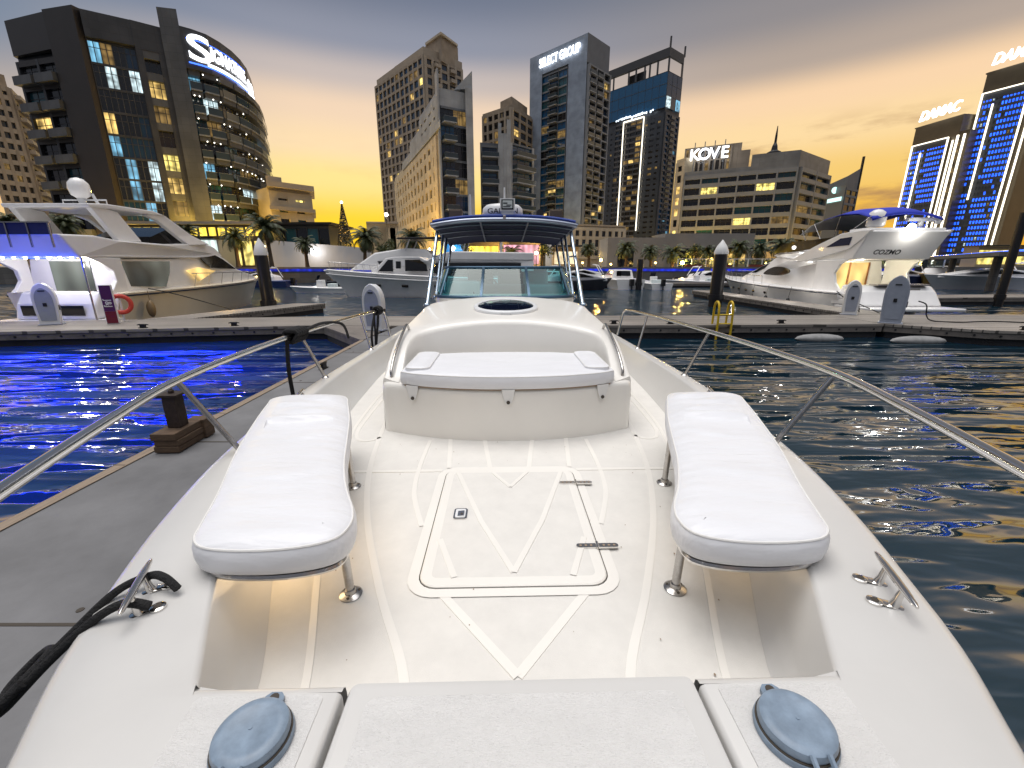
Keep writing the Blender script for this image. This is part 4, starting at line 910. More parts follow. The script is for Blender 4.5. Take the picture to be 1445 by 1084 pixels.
# curved balcony front
for i in range(len(curve)-1):
    hb_.face(curve[i], curve[i+1], GZ+1, z1-1.6, 9, 1, .0, .95, 1.5, ((G_TEAL,3),(G_DARK,4),(L_BLUE,.9),(L_DIM,.7),(L_WARM,.4),(L_COOL,.5)), 1, 1, 3, bal={'w':.995,'d':.14,'solid':False,'mats':[RAILS,CLADG,RAILG,RAILS]})
fas = [p*.982 for p in curve]
hb_.core([tuple(p) for p in fas] + [tuple(p) for p in reversed(curve)], z1-1.7, RZ+.2, 0)
path_text('S', 5.4, fas, .7, 3.3, z1+1.35, SIGNW, hb_, .25); path_text('IGNATURE', 2.9, fas, 4.0, 9.8, z1+1.3, SIGNW, hb_, .25)
path_text('JNEL', 2.9, fas, 15.3, 5.6, z1+.7, SIGNW, hb_, .25)
m = MB()
def bandon(path, s0, s1, z, h, k=8):
    P = [Vector(p) for p in path]; rows = [[],[]]
    for q in range(k+1):
        t = s0+(s1-s0)*q/k; i = 0
        while i < len(P)-2 and t > (P[i+1]-P[i]).length: t -= (P[i+1]-P[i]).length; i += 1
        dd = (P[i+1]-P[i]).normalized(); nn = Vector((dd.y,-dd.x)); nn = -nn if nn.dot(P[i]) > 0 else nn; c = P[i]+dd*t+nn*.3
        rows[0].append((c.x-hb_.o.x,c.y-hb_.o.y,z-hb_.o.z)); rows[1].append((c.x-hb_.o.x,c.y-hb_.o.y,z+h-hb_.o.z))
    m.loft(rows, 0)
bandon(fas, 3.2, 14.2, z1-.75, .5); bandon(fas, 15.0, 21.5, z1-1.1, .4); m.build('sign_underline', [SIGNW], hb_.r)
m = MB(); bandon(fas, .5, 14.4, z1-1.0, .22); bandon(fas, .6, 14.0, z1+2.75-.2, .12); m.build('sign_halo', [SIGNB], hb_.r)
m = MB()
for i in range(len(curve)-1):
    for j in range(3,10):
        for f in (.3,.75):
            c = curve[i].lerp(curve[i+1], f)*.985; zz2 = GZ+1+j*(z1-2.6-GZ)/9 - .52
            if hb_.rnd.random() < .40: m.ball((c.x-hb_.o.x, c.y-hb_.o.y, zz2-hb_.o.z), .11, n=6, k=4)
tag(m.build('downlight', [em('downlight',(1,.93,.8),5)], hb_.r), kind='stuff')
hb_.finish()

# ---- beige stepped tower at the left edge
BEI = tiled('beige_render', (.30,.245,.185), 3, 3.4, .02, .6, .06, .7); BEI2 = pm('beige_band', (.34,.285,.22), .6, var=.1, scale=.4); CREAM = tiled('cream_render', (.44,.38,.29), 3, 3.5, .015, .6, .05, .8)
b = Bld('apartment_tower', 'beige rounded balcony tower cut by the left edge of the picture', (-170,165), GZ, [BEI, BEI2, RAILS], seed=5)
a0, a1, a2 = T(-60,75,66), T(2,93,66), T(34,140,62)
b.core([tuple(a0*1.003),tuple(a1*1.003),tuple(a2*1.003),tuple(a2*1.16),tuple(a0*1.16)], GZ, 62, 0)
b.face(a0, a1, GZ+4, 62, 16, 4, .9, 1.5, .9, ((G_NAVY,5),(G_DARK,4),(L_DIM,.4)), 0, 1, 2)
b.face(a1, a2, GZ+4, 62, 16, 2, 1.2, 1.5, .9, ((G_DARK,3),(G_NAVY,2),(L_DIM,.8),(L_WARM,.3)), 0, 1, 2, bal={'w':.8,'d':1.6,'solid':True,'mats':[BEI2,BEI2,RAILG,RAILS]})
b.core([tuple(a0*1.01),tuple(a1*1.02),tuple(a1*1.1),tuple(a0*1.1)], 62, 67, 0); b.finish()

# ---- small beige block and dark pavilion
b = Bld('apartment_block', 'small beige block with deep eaves right of the dark hotel', (-43,94), GZ, [CREAM, BEI2], seed=6)
a0, a1 = T(376,260,15), T(437,268,15); dpt = quadpoly(a0, a1, 14); b.core([tuple(Vector(p)*1.002) for p in dpt], GZ, 17, 0)
b.face(a0, a1, GZ+5.5, 16.4, 4, 2, 1.6, 1.2, .5, ((G_TEAL,3),(G_DARK,2),(L_YEL,.7),(L_DIM,1)), 0, 0, 3); b.core([tuple(a0*.985),tuple(a1*.99+Vector((.9,0))),tuple(a1*1.1+Vector((.9,0))),tuple(a0*1.1)], 17.003, 18, 1); b.core([tuple(a0*.985),tuple(a1*.99+Vector((.7,0))),tuple(a1*1.1+Vector((.7,0))),tuple(a0*1.1)], 12.9, 13.6, 1); b.core([tuple(a0*1.02),tuple(a0.lerp(a1,.35)*1.02),tuple(a0.lerp(a1,.35)*1.08),tuple(a0*1.08)], 18.003, 19.4, 1); b.finish()
b = Bld('glass_pavilion', 'low dark glazed pavilion above the white promenade wall', (-35,80), GZ, [pm('pavilion_dark',(.03,.035,.04),.4), BLK], seed=7)
a0, a1 = Vector((-43,78)), Vector((-31.6,78)); b.core([tuple(p) for p in quadpoly(a0*1.003, a1*1.003, 10)], GZ, 9.2, 0); b.face(a0, a1, 5.4, 9.1, 1, 6, .12, .5, .2, ((G_DARK,4),(G_TEAL,2),(L_DIM,1.6)), 0, 0, 1); b.core([tuple(p) for p in quadpoly(a0*.99, a1*.99+Vector((.4,0)), 10.8)], 9.203, 9.6, 1); b.finish()

# ---- tall beige tower
b = Bld('apartment_tower', 'tall beige gridded tower with many small windows and stepped roof', (-40,215), GZ, [BEI, BEI2, CREAM], seed=8)
h = 80; a0, a1, a2 = T(529,114,h), T(597,66,h), T(652,89,h)
back_ = a0 + (a2-a1); b.core([tuple(a0*1.002),tuple(a1*1.002),tuple(a2*1.002),tuple(back_*1.002)], GZ, CH+h-2, 0)
gl = ((G_DARK,7),(G_NAVY,3),(L_DIM,.7),(L_WARM,.35),(L_YEL,.15))
b.face(a0, a1, GZ+3, CH+h-2.5, 22, 11, .85, .95, .5, gl, 1, 0, 1); b.face(a1, a2, GZ+3, CH+h-2.5, 22, 5, 1.1, 1.0, .5, gl, 1, 0, 2, bal={'w':.75,'d':1.2,'solid':True,'mats':[BEI2,BEI2,RAILG,RAILS],'only':lambda i,j: i in (1,3)})
q0, q1, q2 = a0.lerp(a1,.04), a1, a2; b.core([tuple(q0*1.01),tuple(q1*1.004),tuple(q2*1.004),tuple(back_*.995)], CH+h-2, CH+h+.5, 1)
p0 = T(600,63,h+6); p1 = T(622,48,h+6); p2 = T(646,65,h+6); b.core([tuple(p0),tuple(p1),tuple(p2),tuple(p0+(p2-p1))], CH+h-3, CH+h+5.4, 0); b.core([tuple(p0*.995),tuple(p1*.993),tuple(p2*.995),tuple((p0+(p2-p1))*1.01)], CH+h+5.403, CH+h+6.2, 2)
b.core([tuple(a0.lerp(a1,.45)*1.02),tuple(a0.lerp(a1,.7)*1.02),tuple(a0.lerp(a1,.7)*1.06),tuple(a0.lerp(a1,.45)*1.06)], CH+h+.5, CH+h+1.6, 1); b.finish()
b = Bld('apartment_tower', 'shorter beige tower peeking over the dark balcony block', (-3,205), GZ, [BEI, BEI2, CREAM], seed=9)
h = 62; a0, a1, a2 = T(681,161,h), T(722,147,h), T(752,166,h); bk = a0+(a2-a1); b.core([tuple(a0*1.002),tuple(a1*1.002),tuple(a2*1.002),tuple(bk)], GZ, CH+h, 0)
b.face(a0, a1, GZ+20, CH+h-1, 12, 5, 1, 1, .5, gl, 1, 0, 1); b.face(a1, a2, GZ+20, CH+h-1, 12, 3, 1.1, 1, .5, gl, 1, 0, 2)
c0 = T(706,144,h+6); c1 = T(722,136,h+6); c2 = T(744,152,h+6); b.core([tuple(c0),tuple(c1),tuple(c2),tuple(c0+(c2-c1))], CH+h-1, CH+h+6, 0); b.finish()

# ---- wedge shaped hotel: lit beige side, grey balcony side
GRYR = tiled('light_grey_render', (.33,.34,.35), 2.4, 1.8, .015, .5, .06, .7); GRYD = pm('grey_concrete', (.13,.14,.155), .6, var=.15, scale=.4); SAND = tiled('sand_stone', (.60,.49,.33), 2.2, 1.2, .012, .6, .07, .75)
b = Bld('wedge_hotel', 'wedge shaped hotel with sand coloured punched window side and grey balcony end', (-22,155), GZ, [SAND, GRYR, GRYD], seed=10)
h = 33; c = T(619,178,h); e0 = T(557,252,h); e1 = T(667,186,h)
zr = CH+h; bk = e0 + (e1-c)*1.0
b.core([tuple(e0*1.002),tuple(c*1.002),tuple(e1*1.002),tuple(bk)], GZ, zr, 0)
b.face(c.lerp(e0,.03), e0, GZ+3, zr-1.5, 8, 13, 3.0, 1.5, .35, ((G_DARK,6),(G_BRON,2),(L_DIM,.4)), 0, 0, 1, wfrac=.95)
# upper storeys set back along the side, and the crown at the corner
for f0, f1, up in ((0,.30,7.8),(.30,.52,5.0),(.52,.74,2.2)):
    u0, u1 = c.lerp(e0,f0), c.lerp(e0,f1); sh = (e1-c); b.core([tuple(u0*1.004),tuple(u1*1.004),tuple(u1*1.004+sh*.96),tuple(u0*1.004+sh*.96)], zr+.003, zr+up, 1)
    b.face(u0*1.0, u1, zr+.6, zr+up-1.2, max(1,int(up/3.4)), 4, 2.6, 1.6, .2, ((G_DARK,3),(G_BRON,1)), 1, 1, 1, wfrac=.8)
side = (e1-c)
for j, (f0, f1) in enumerate(((.02,.30),(.30,.52),(.52,.74))):
    pass
w0 = c.lerp(e0,-.02); b.core([tuple(w0*.988),tuple(c.lerp(e0,.56)*.988),tuple(c.lerp(e0,.56)),tuple(w0)], zr-.8, zr+.6, 1)
# corner pylon and fin
b.core([tuple(c*.992),tuple((c+side*.05)*.992),tuple(c*1.01+side*.05),tuple(c*1.01+(e0-c)*.03)], GZ, zr+12, 1)
g1 = c + side*.06; g2 = c + side*.80
b.face(g1, g2, GZ+2, zr+4.5, 9, 2, .0, .5, .4, ((G_BLUE,5),(G_NAVY,4),(G_DARK,3),(L_DIM,.5)), 2, 2, 3, bal={'w':.98,'d':2.0,'solid':False,'mats':[GRYR,GRYR,RAILG,RAILS],'only':lambda i,j: i==0})
b.core([tuple(g1*.997),tuple(g2*.997),tuple(g2*1.01),tuple(g1*1.01)], zr+4.5, zr+8.2, 1)
f0 = c+side*.80; f1 = c+side*1.02
b.core([tuple(f0*.985),tuple(f1*.985),tuple(f1*1.02),tuple(f0*1.02)], GZ, zr+9, 1)
q = [b.P(f1*.985), b.P(f1*1.02)]; b.w.add([(q[0][0],q[0][1],zr+9-GZ),(q[1][0],q[1][1],zr+9-GZ),(q[1][0],q[1][1],zr+12.4-GZ),(q[0][0],q[0][1],zr+12.8-GZ),(q[0][0]-4.6,q[0][1]+.6,zr+9-GZ),(q[1][0]-4.6,q[1][1]+.6,zr+9-GZ)], [(0,1,2,3),(0,3,4),(1,5,2),(3,2,5,4)], 1)
b.finish()
# yellow lit entrance canopy strip on the wedge side
# ---- dark balcony block
b = Bld('balcony_block', 'dark blue glass block with grey fins and stacked balconies behind the radar', (2,150), GZ, [GRYD, GRYR], seed=11)
h = 36; a0, a1, a2, a3 = T(677,188,h), T(703,190,h), T(718,190,h), T(752,200,h)
b.core([tuple(a0*1.01),tuple(a1*1.01),tuple(a3*1.01),tuple(a3*1.15),tuple(a0*1.15)], GZ, CH+h-2, 0)
b.face(a0, a1, GZ+2, CH+h-3, 9, 1, .5, .6, .5, ((G_BLUE,3),(G_NAVY,4)), 0, 0, 2, bal={'w':.9,'d':1.6,'solid':False,'mats':[GRYR,GRYR,RAILG,RAILS]})
b.face(a1, a2, GZ+2, CH+h, 9, 1, 1.5, .9, 1.2, ((G_DARK,3),(G_NAVY,3),(L_DIM,.6)), 1, 0, 1)
b.face(a2, a3, GZ+2, CH+h-2, 9, 1, .9, .5, .6, ((G_BLUE,5),(G_NAVY,3),(L_DIM,.6)), 1, 0, 3, bal={'w':.8,'d':1.9,'solid':False,'mats':[GRYR,GRYR,RAILG,RAILS]})
b.core([tuple(a1*.992),tuple((a1.lerp(a2,.3))*.992),tuple(a1.lerp(a2,.3)*1.02),tuple(a1*1.02)], GZ, CH+h+2.6, 1); b.core([tuple(a2.lerp(a1,.2)*.99),tuple(a2.lerp(a3,.08)*.99),tuple(a2.lerp(a3,.08)*1.02),tuple(a2.lerp(a1,.2)*1.02)], GZ, CH+h+3.5, 1); b.finish()

# ---- grey slab tower with rooftop lettering
b = Bld('office_tower', 'grey slab tower with white rooftop lettering and a blue glazed balcony strip', (25,205), GZ, [tiled('blue_grey_panels',(.26,.31,.39),6,3.3,.03,.45,.06,.75), pm('frame_grey',(.20,.21,.225),.5,var=.1,scale=.3), GRYD], seed=12)
h = 84; zt = CH+h; a0, a1, a2 = T(748,83,h), T(830,46,h), T(861,67,h); bk = a0+(a2-a1)
b.core([tuple(a0*1.006),tuple(a1*1.006),tuple(a2*1.006),tuple(bk)], GZ, zt-1, 2)
l0, l1 = a0.lerp(a1,.235), a0.lerp(a1,.70)
fl3 = (zt-GZ-12)/24
b.core([tuple(a0),tuple(l0),tuple(l0*1.012),tuple(a0*1.012)], GZ, zt, 0); b.core([tuple(l1),tuple(a1),tuple(a1*1.012),tuple(l1*1.012)], GZ, zt, 0)
b.core([tuple(l0*1.0006),tuple(l1*1.0006),tuple(l1*1.012),tuple(l0*1.012)], zt-7.5, zt-.003, 0)
b.face(l0*1.006, l1*1.006, GZ+4, zt-8, 23, 3, .2, .55, .5, ((G_BLUE,5),(G_TEAL,3),(G_DARK,3),(L_WARM,.35),(L_DIM,.8)), 2, 1, 2, bal={'w':1.0,'d':1.2,'solid':False,'mats':[GRYR,GRYR,RAILG,RAILS],'only':lambda i,j: i==1})
r0, r1 = a1.lerp(a2,.02), a2
b.face(r0, r1, GZ+4, zt-10, 23, 3, .7, .5, 1.3, ((G_DARK,6),(G_NAVY,2),(L_WARM,.25),(L_DIM,.6)), 1, 1, 2, bal={'w':.86,'d':.4,'solid':False,'mats':[GRYR,GRYR,RAILG,RAILS],'only':lambda i,j: i in (0,1)})
b.core([tuple(a1*.9985),tuple(a2*.998),tuple(a2*1.004),tuple(a1*1.004)], zt-9.5, zt-.006, 2)
ln = (a1-a0).length; dd = (a1-a0).normalized()
lettering('SELECT GROUP', 4.4, SIGNW, b.r, (*b.P(a0.lerp(a1,.53)*.995), zt-4-GZ), (dd.x,dd.y,0), (0,0,1), 'sign_lettering', .15, ln*.70)
b.finish()

# ---- dark tower with blue crown
DKT = tiled('charcoal_panels', (.042,.050,.064), 3, 3.4, .02, .4, .12, .6)
b = Bld('office_tower', 'dark tower with blue glass crown, open roof frame and white outline lights', (72,250), GZ, [DKT, pm('charcoal_band',(.08,.08,.085),.45), pm('crown_frame',(.05,.05,.055),.4)], seed=13)
h = 97; zt = CH+h; a0, a1, a2 = T(858,103,h), T(946,68,h), T(966,80,h); bk = a0+(a2-a1)
b.core([tuple(a0*1.004),tuple(a1*1.004),tuple(a2*1.004),tuple(bk)], GZ, zt-9, 0)
zc = zt-9
b.core([tuple(a0*1.001),tuple(a1*1.001),tuple(a1*1.0035),tuple(a0*1.0035)], zt-24, zt-9.003, 0)
b.face(a0, a1, zt-24, zt-9, 3, 9, .06, .12, .12, ((G_BLUE,1),), 1, 1, 1)
b.face(a1, a2, zt-24, zt-9, 3, 3, .06, .12, .12, ((G_NAVY,2),(L_BLUE,.6),(L_COOL,.6)), 1, 1, 1)
n3 = (zt-26-GZ)/27
for f0, f1, gl2, nb in ((0,.20,((G_DARK,10),(L_DIM,.5),(L_COOL,.15)),2),(.20,.36,((G_DARK,6),(G_NAVY,3),(L_DIM,1.2)),2),(.36,.66,((G_DARK,6),(L_DIM,1.6),(L_WARM,.4)),3),(.66,1,((G_DARK,9),(L_DIM,.8),(L_YEL,.3)),3)):
    b.face(a0.lerp(a1,f0), a0.lerp(a1,f1), GZ+3, zt-26, 27, nb, 1.6 if f0 in (0,.66) else .3, 1.6 if f0 in (0,.66) else .9, .35 if f0 in (0,.66) else .5, gl2, 0, 1 if f0 in (.2,.36) else 0, 1)
b.face(a1, a2, GZ+3, zt-26, 27, 3, 1.2, .9, .6, ((G_BLUE,6),(G_NAVY,3),(L_BLUE,.5)), 0, 1, 2, bal={'w':.8,'d':.5,'solid':False,'mats':[GRYD,GRYD,RAILG,RAILS],'only':lambda i,j: i==1})
# roof frame
for f in (0,.1,.36,.48,.62,.70,.82,.985): 
    p = a0.lerp(a1,f); b.core([tuple(p*.999),tuple((p+(a1-a0)*.03)*.999),tuple((p+(a1-a0)*.03)*1.006),tuple(p*1.006)], zt-9, zt-3.2, 2)
for u, v in ((a0,a1),(a1,a2)): b.core([tuple(u*.998),tuple(v*.998),tuple(v*1.006),tuple(u*1.006)], zt-3.2, zt+.4, 2)
b.core([tuple(a0.lerp(a1,.36)*1.01),tuple(a0.lerp(a1,.66)*1.01),tuple(a0.lerp(a1,.66)*1.02),tuple(a0.lerp(a1,.36)*1.02)], zt-9, zt-4.5, 2)
b.core([tuple(a1.lerp(a2,.85)),tuple(a2),tuple(a2*1.01),tuple(a1.lerp(a2,.85)*1.01)], zt-9, zt-2, 2)
for p, hh in ((a1*1.003,5),(a2*1.003,4.5)): x, y = b.P(p); b.w.box(x-.35,x+.35,y-.35,y+.35,zt-GZ,zt+hh-GZ,2)
m = MB(); x = lambda f, k=.994: Vector((*b.P(a0.lerp(a1,f)*k),0)); ztb = zt-26-GZ
for f, zz0 in ((.335,5),(.675,18)): p = x(f); m.obox(p+Vector((0,0,(zz0+ztb)/2)), (.22,0,0),(0,.2,0),(0,0,(ztb-zz0)/2))
p, q = x(.335), x(.675); m.obox((p+q)/2+Vector((0,0,ztb)), (q-p)/2, (0,.2,0), (0,0,.3)); m.build('outline_light', [LED_W], b.r)
m = MB(); p, q = x(.12), x(.86)
for k in range(22):
    if b.rnd.random() < .75: c = p.lerp(q,(k+.5)/22); m.obox(c+Vector((0,0,ztb+1.4+b.rnd.uniform(-.2,.6))), (q-p)/22*.30, (0,.2,0), (0,0,b.rnd.uniform(.25,.6)))
tag(m.build('crown_light', [LED_BW], b.r), kind='stuff'); b.finish()

# ---- low cream building in front of the towers
b = Bld('apartment_block', 'low cream block with square windows at the foot of the towers', (18,110), GZ, [CREAM, BEI2], seed=14)
a0, a1 = T(800,318,9.5), T(883,321,9.5); b.core([tuple(Vector(p)*1.002) for p in quadpoly(a0,a1,12)], GZ, CH+9.5, 0); b.face(a0, a1, GZ+2, CH+9.2, 3, 9, .9, .8, .3, ((G_DARK,5),(G_NAVY,2),(L_DIM,.5)), 0, 0, 2); b.core([tuple(Vector(p)*.999) for p in quadpoly(a0,a1,12.3)], CH+9.503, CH+9.9, 1); b.finish()
b = Bld('apartment_block', 'small ochre house with two windows left of the wedge hotel', (-23,98), GZ, [SAND, BEI2], seed=15)
a0, a1, a2 = T(517,318,7.0), T(545,312,7.8), T(562,312,7.8); b.core([tuple(a0),tuple(a1),tuple(a2),tuple(a2*1.12),tuple(a0*1.12)], GZ, CH+7.3, 0); b.face(a1, a2, GZ+2.5, CH+6.6, 2, 1, 1.6, 1.2, .2, ((G_DARK,1),), 0, 0, 2); b.face(a0, a1, GZ+2.5, CH+6.6, 2, 2, 3.4, 1.4, .2, ((G_DARK,1),(G_TEAL,1)), 0, 0, 2); b.core([tuple(a0*.995),tuple(a1*.993),tuple(a2*.995),tuple(a2*1.13),tuple(a0*1.13)], CH+7.303, CH+7.6, 1); b.finish()

# ---- rounded grey hotel with rooftop letters
WGR = tiled('warm_grey_cladding', (.18,.185,.19), 2.5, 1.4, .015, .45, .06, .7)
b = Bld('rounded_hotel', 'wide grey hotel with banded balconies and white rooftop letters', (80,150), GZ, [WGR, pm('grey_band',(.22,.225,.23),.5,var=.1,scale=.3), BEI], seed=16)
h = 27; zt = CH+h; a0, a1, a2, a3 = T(966,250,h), T(1062,243,h-.0), T(1127,236,h), T(1168,249,h)
a1 = a0.lerp(a2, .60)
b.core([tuple(a0*1.01),tuple(a2*1.01),tuple(a3*1.006),tuple(a3*1.16),tuple(a0*1.16)], GZ, zt-.5, 0)
gl3 = ((G_DARK,5),(G_TEAL,3),(G_BRON,3),(L_DIM,.9),(L_YEL,.45),(L_COOL,.2))
b.face(a0, a2, GZ+5.5, zt, 7, 6, .45, 1.15, 1.1, gl3, 1, 1, 3); b.face(a2, a3, GZ+5.5, zt, 7, 2, .45, 1.15, 1.1, gl3, 1, 1, 3)
b.core([tuple(a1*.994),tuple(a2*.9935),tuple(a2*1.05),tuple(a1*1.05)], zt+.003, zt+4.3, 0); b.core([tuple(a2*.994),tuple(a3*.994),tuple(a3*1.05),tuple(a2*1.05)], zt+.003, zt+4.2, 0)
b.core([tuple(a0*.994),tuple(a1*.9945),tuple(a1*1.04),tuple(a0*1.04)], zt+.003, zt+1.2, 0)
u0, u1 = a0.lerp(a2,-.02)*1.03, a0.lerp(a2,.50)*1.03
b.core([tuple(u0),tuple(u1),tuple(u1*1.05),tuple(u0*1.05)], zt-2, zt+9.2, 2); b.core([tuple(u1*1.0001),tuple(a0.lerp(a2,.58)*1.03),tuple(a0.lerp(a2,.58)*1.06),tuple(u1*1.06)], zt-2, zt+7, 2)
b.face(u0, a0.lerp(a2,.42)*1.03, zt+1.2, zt+9, 2, 9, .5, .4, .35, ((G_BRON,3),(L_DIM,2)), 2, 2, 1)
k0, k1 = a0.lerp(a2,.03), a0.lerp(a2,.40)
dd = (k1-k0).normalized()
for q, ch in enumerate('KOVE'):
    p = k0.lerp(k1, (q+.5)/4)*1.012; lettering(ch, 4.6, SIGNW, b.r, (*b.P(p), zt+6.3-GZ), (dd.x,dd.y,0), (0,0,1), 'sign_letter', .15)
    m = MB(); c = Vector((*b.P(p), 0)); m.box(c.x-.1,c.x+.1,c.y+.2,c.y+.4,zt+1-GZ,zt+10-GZ); m.build('sign_post', [RAILS], b.r)
p = b.P(a1.lerp(a2,.45)*1.03); m = MB(); m.lathe([(2.2,zt+4.3-GZ),(2.0,zt+5.4-GZ),(.9,zt+6-GZ),(.7,zt+7.2-GZ),(.35,zt+8-GZ),(.3,zt+10-GZ),(.1,zt+12.5-GZ)], (p[0],p[1],0), 12); m.build('spire', [BLK], b.r)
b.core([tuple(a0*.995),tuple(a2*.995),tuple(a2),tuple(a0)], GZ+2.4, GZ+4.6, 2)
b.finish()
b = Bld('side_tower', 'slim ochre slab between the dark tower and the rounded hotel', (60,170), GZ, [SAND, BEI2], seed=17)
a0, a1 = T(955,231,32), T(968,227,32); b.core([tuple(p) for p in quadpoly(a0*1.002,a1*1.002,10)], GZ, CH+33, 0); b.face(a0, a1, GZ+2, CH+32, 9, 1, 1.2, 1.2, .3, ((G_DARK,2),(L_WARM,2),(L_YEL,1)), 0, 0, 1); b.finish()
# ---- slanted grey tower
b = Bld('slanted_tower', 'dark grey tower with sloped roof and a small lit logo panel', (180,235), GZ, [GRYD, pm('panel_grey',(.13,.135,.14),.4), BLK], seed=18)
h = 38; a0, a1, a2 = T(1161,266,h), T(1195,258,h), T(1211,262,h); b.core([tuple(a0),tuple(a1),tuple(a2),tuple(a2*1.1),tuple(a0*1.1)], GZ, CH+h, 0)
b.core([tuple(a0*.996),tuple(a1*.996),tuple(a1*.9995),tuple(a0*.9995)], GZ+6, CH+h-1, 1)
q0, q1, q2 = b.P(a0), b.P(a1), b.P(a2); zb_ = CH+h-GZ
b.w.add([(q1[0],q1[1],zb_),(q2[0],q2[1],zb_),(q2[0],q2[1],zb_+8),(q1[0],q1[1],zb_+3),(q0[0],q0[1],zb_),(q0[0],q0[1],zb_+.5)], [(0,1,2,3),(4,0,3,5)], 0); b.w.box(q2[0]-.4,q2[0]+.4,q2[1]-.4,q2[1]+.4,0,zb_+13,2)
b.face(a1, a2, GZ+4, CH+h-2, 9, 2, .6, 1, .4, ((G_DARK,4),(G_NAVY,1)), 0, 0, 1)
dd = (a1-a0).normalized(); c = a0.lerp(a1,.55)*.993; m = MB(); c3 = Vector((*b.P(c),zb_-7)); D3 = Vector((dd.x,dd.y,0))
m.obox(c3, D3*5.2, Vector((0,.2,0)), (0,0,.9)); m.lathe([(1.5,0),(1.5,.3)], c3+Vector((0,0,4.5)), 14, 0, (0,-1,0)); m.build('logo_panel', [em('logo_teal',(.6,1,.95),1.6)], b.r); b.finish()

# ---- twin blue lit towers at the right
GOLD = pm('gold_cladding', (.10,.08,.05), .35, .3, var=.2, scale=.1)
def blue_tower(label, pts, h, seed, cols, text, zdrop):
    b = Bld('blue_lit_tower', label, tuple(pts[0]), GZ, [GOLD, BLK, DKT], seed=seed)
    a0, a1 = pts; zt = CH+h; b.core([tuple(p) for p in quadpoly(a0*1.002, a1*1.002, 28)], GZ, zt, 0); zf = zt - zdrop
    b.core([tuple(p) for p in quadpoly(a0.lerp(a1,.02)*.9985, a0.lerp(a1,.80)*.9985, 1.2)], GZ+2, zf, 2)
    f0, f1 = a0.lerp(a1,.04)*.998, a0.lerp(a1,.78)*.998
    nfl = int((zf-GZ)/4.4); dens = lambda i,j: not (b.rnd.random() < (.97 if (i/cols) > .42 or i/cols < .24 else .18) * (.25 if abs(j-nfl*.42) < 1.6 else 1))
    b.face(f0, f1, GZ+6, zf-3, nfl, cols, .8, 2.0, .12, ((LED_DOT,12),(L_DIM,.4),(L_COOL,.2)), 2, 2, 1, skip=dens)
    m = MB(); V = lambda f, k=.995: Vector((*b.P(a0.lerp(a1,f)*k),0)); w = (a1-a0).length*.012
    for f, z0, z1_ in ((.01,0,zf-GZ),(.79,0,zf-GZ),(.90,0,(zf-GZ)*.97),(.24,(zf-GZ)*.40,(zf-GZ)*.93)):
        p = V(f); m.obox(p+Vector((0,0,(z0+z1_)/2)), (w,0,0), (0,w,0), (0,0,(z1_-z0)/2))
    p, q = V(.01), V(.79); m.obox((p+q)/2+Vector((0,0,zf-GZ)), (q-p)/2, (0,w,0), (0,0,w)); m.build('outline_light', [LED_W], b.r)
    dd = (a1-a0).normalized(); lettering(text, 10, SIGNW, b.r, (*b.P(a0.lerp(a1,.45)*.99), zt+5.5-GZ), (dd.x,dd.y,0), (0,0,1), 'sign_lettering', .6, (a1-a0).length*.85, .25)
    b.core([tuple(p) for p in quadpoly(a0.lerp(a1,-.03)*1.004, a1*1.004+Vector((3,0)), 24)], zt-.6, zt+.2, 0)
    b.finish(); return b
blue_tower('blue lit tower with white outline lights beside the flybridge yacht', (T(1293,180,112), T(1361,160,112)), 112, 21, 13, 'DAMAC', 15)
blue_tower('tallest blue lit tower cut by the right edge', (T(1394,102,140), T(1486,75,140)), 140, 22, 13, 'DAMAC', 15)
b = Bld('link_tower', 'narrow gold slab with white light strips between the blue towers', (390,430), GZ, [GOLD], seed=23)
a0, a1 = T(1352,186,100), T(1370,182,100); b.core([tuple(p) for p in quadpoly(a0,a1,20)], GZ, CH+100, 0)
m = MB()
for f in (.08,.62): p = Vector((*b.P(a0.lerp(a1,f)*.99),0)); m.obox(p+Vector((0,0,49)), (.55,0,0), (0,.5,0), (0,0,48))
m.build('outline_light', [LED_W], b.r); b.face(a0, a1, GZ+3, CH+98, 20, 2, 1.5, 2, .3, ((G_DARK,3),(L_DIM,2),(G_BRON,2)), 0, 0, 1); b.finish()
# ================================================================== other boats
YW = pm('yacht_gelcoat', (.84,.83,.82), .25, var=.06, scale=1, coat=.2); YH = pm('yacht_hull_cream', (.78,.70,.56), .25, var=.05, scale=.8, coat=.2); YG = pm('yacht_grey', (.55,.56,.58), .3, coat=.2)
YGL = pm('yacht_black_glass', (.004,.004,.005), .06, spec=.8); ANTI = pm('antifoul_dark', (.012,.014,.02), .6); TEAKM = pm('teak_platform', (.24,.15,.08), .7, var=.3, scale=4, stretch=(12,1,1)); BLUEC = pm('blue_canvas', (.012,.03,.42), .75, var=.15)
STRIPE = pm('dark_boot_stripe', (.015,.018,.03), .35)
LSAL = em('saloon_light', (.55,.62,.55), .55, .9, scale=1.1); LCAB = em('cabin_light', (1,.66,.22), 1.7, .7, scale=2); LAMPW = em('lamp_white', (1,.96,.88), 14); LAMPA = em('lamp_amber', (1,.62,.14), 16)
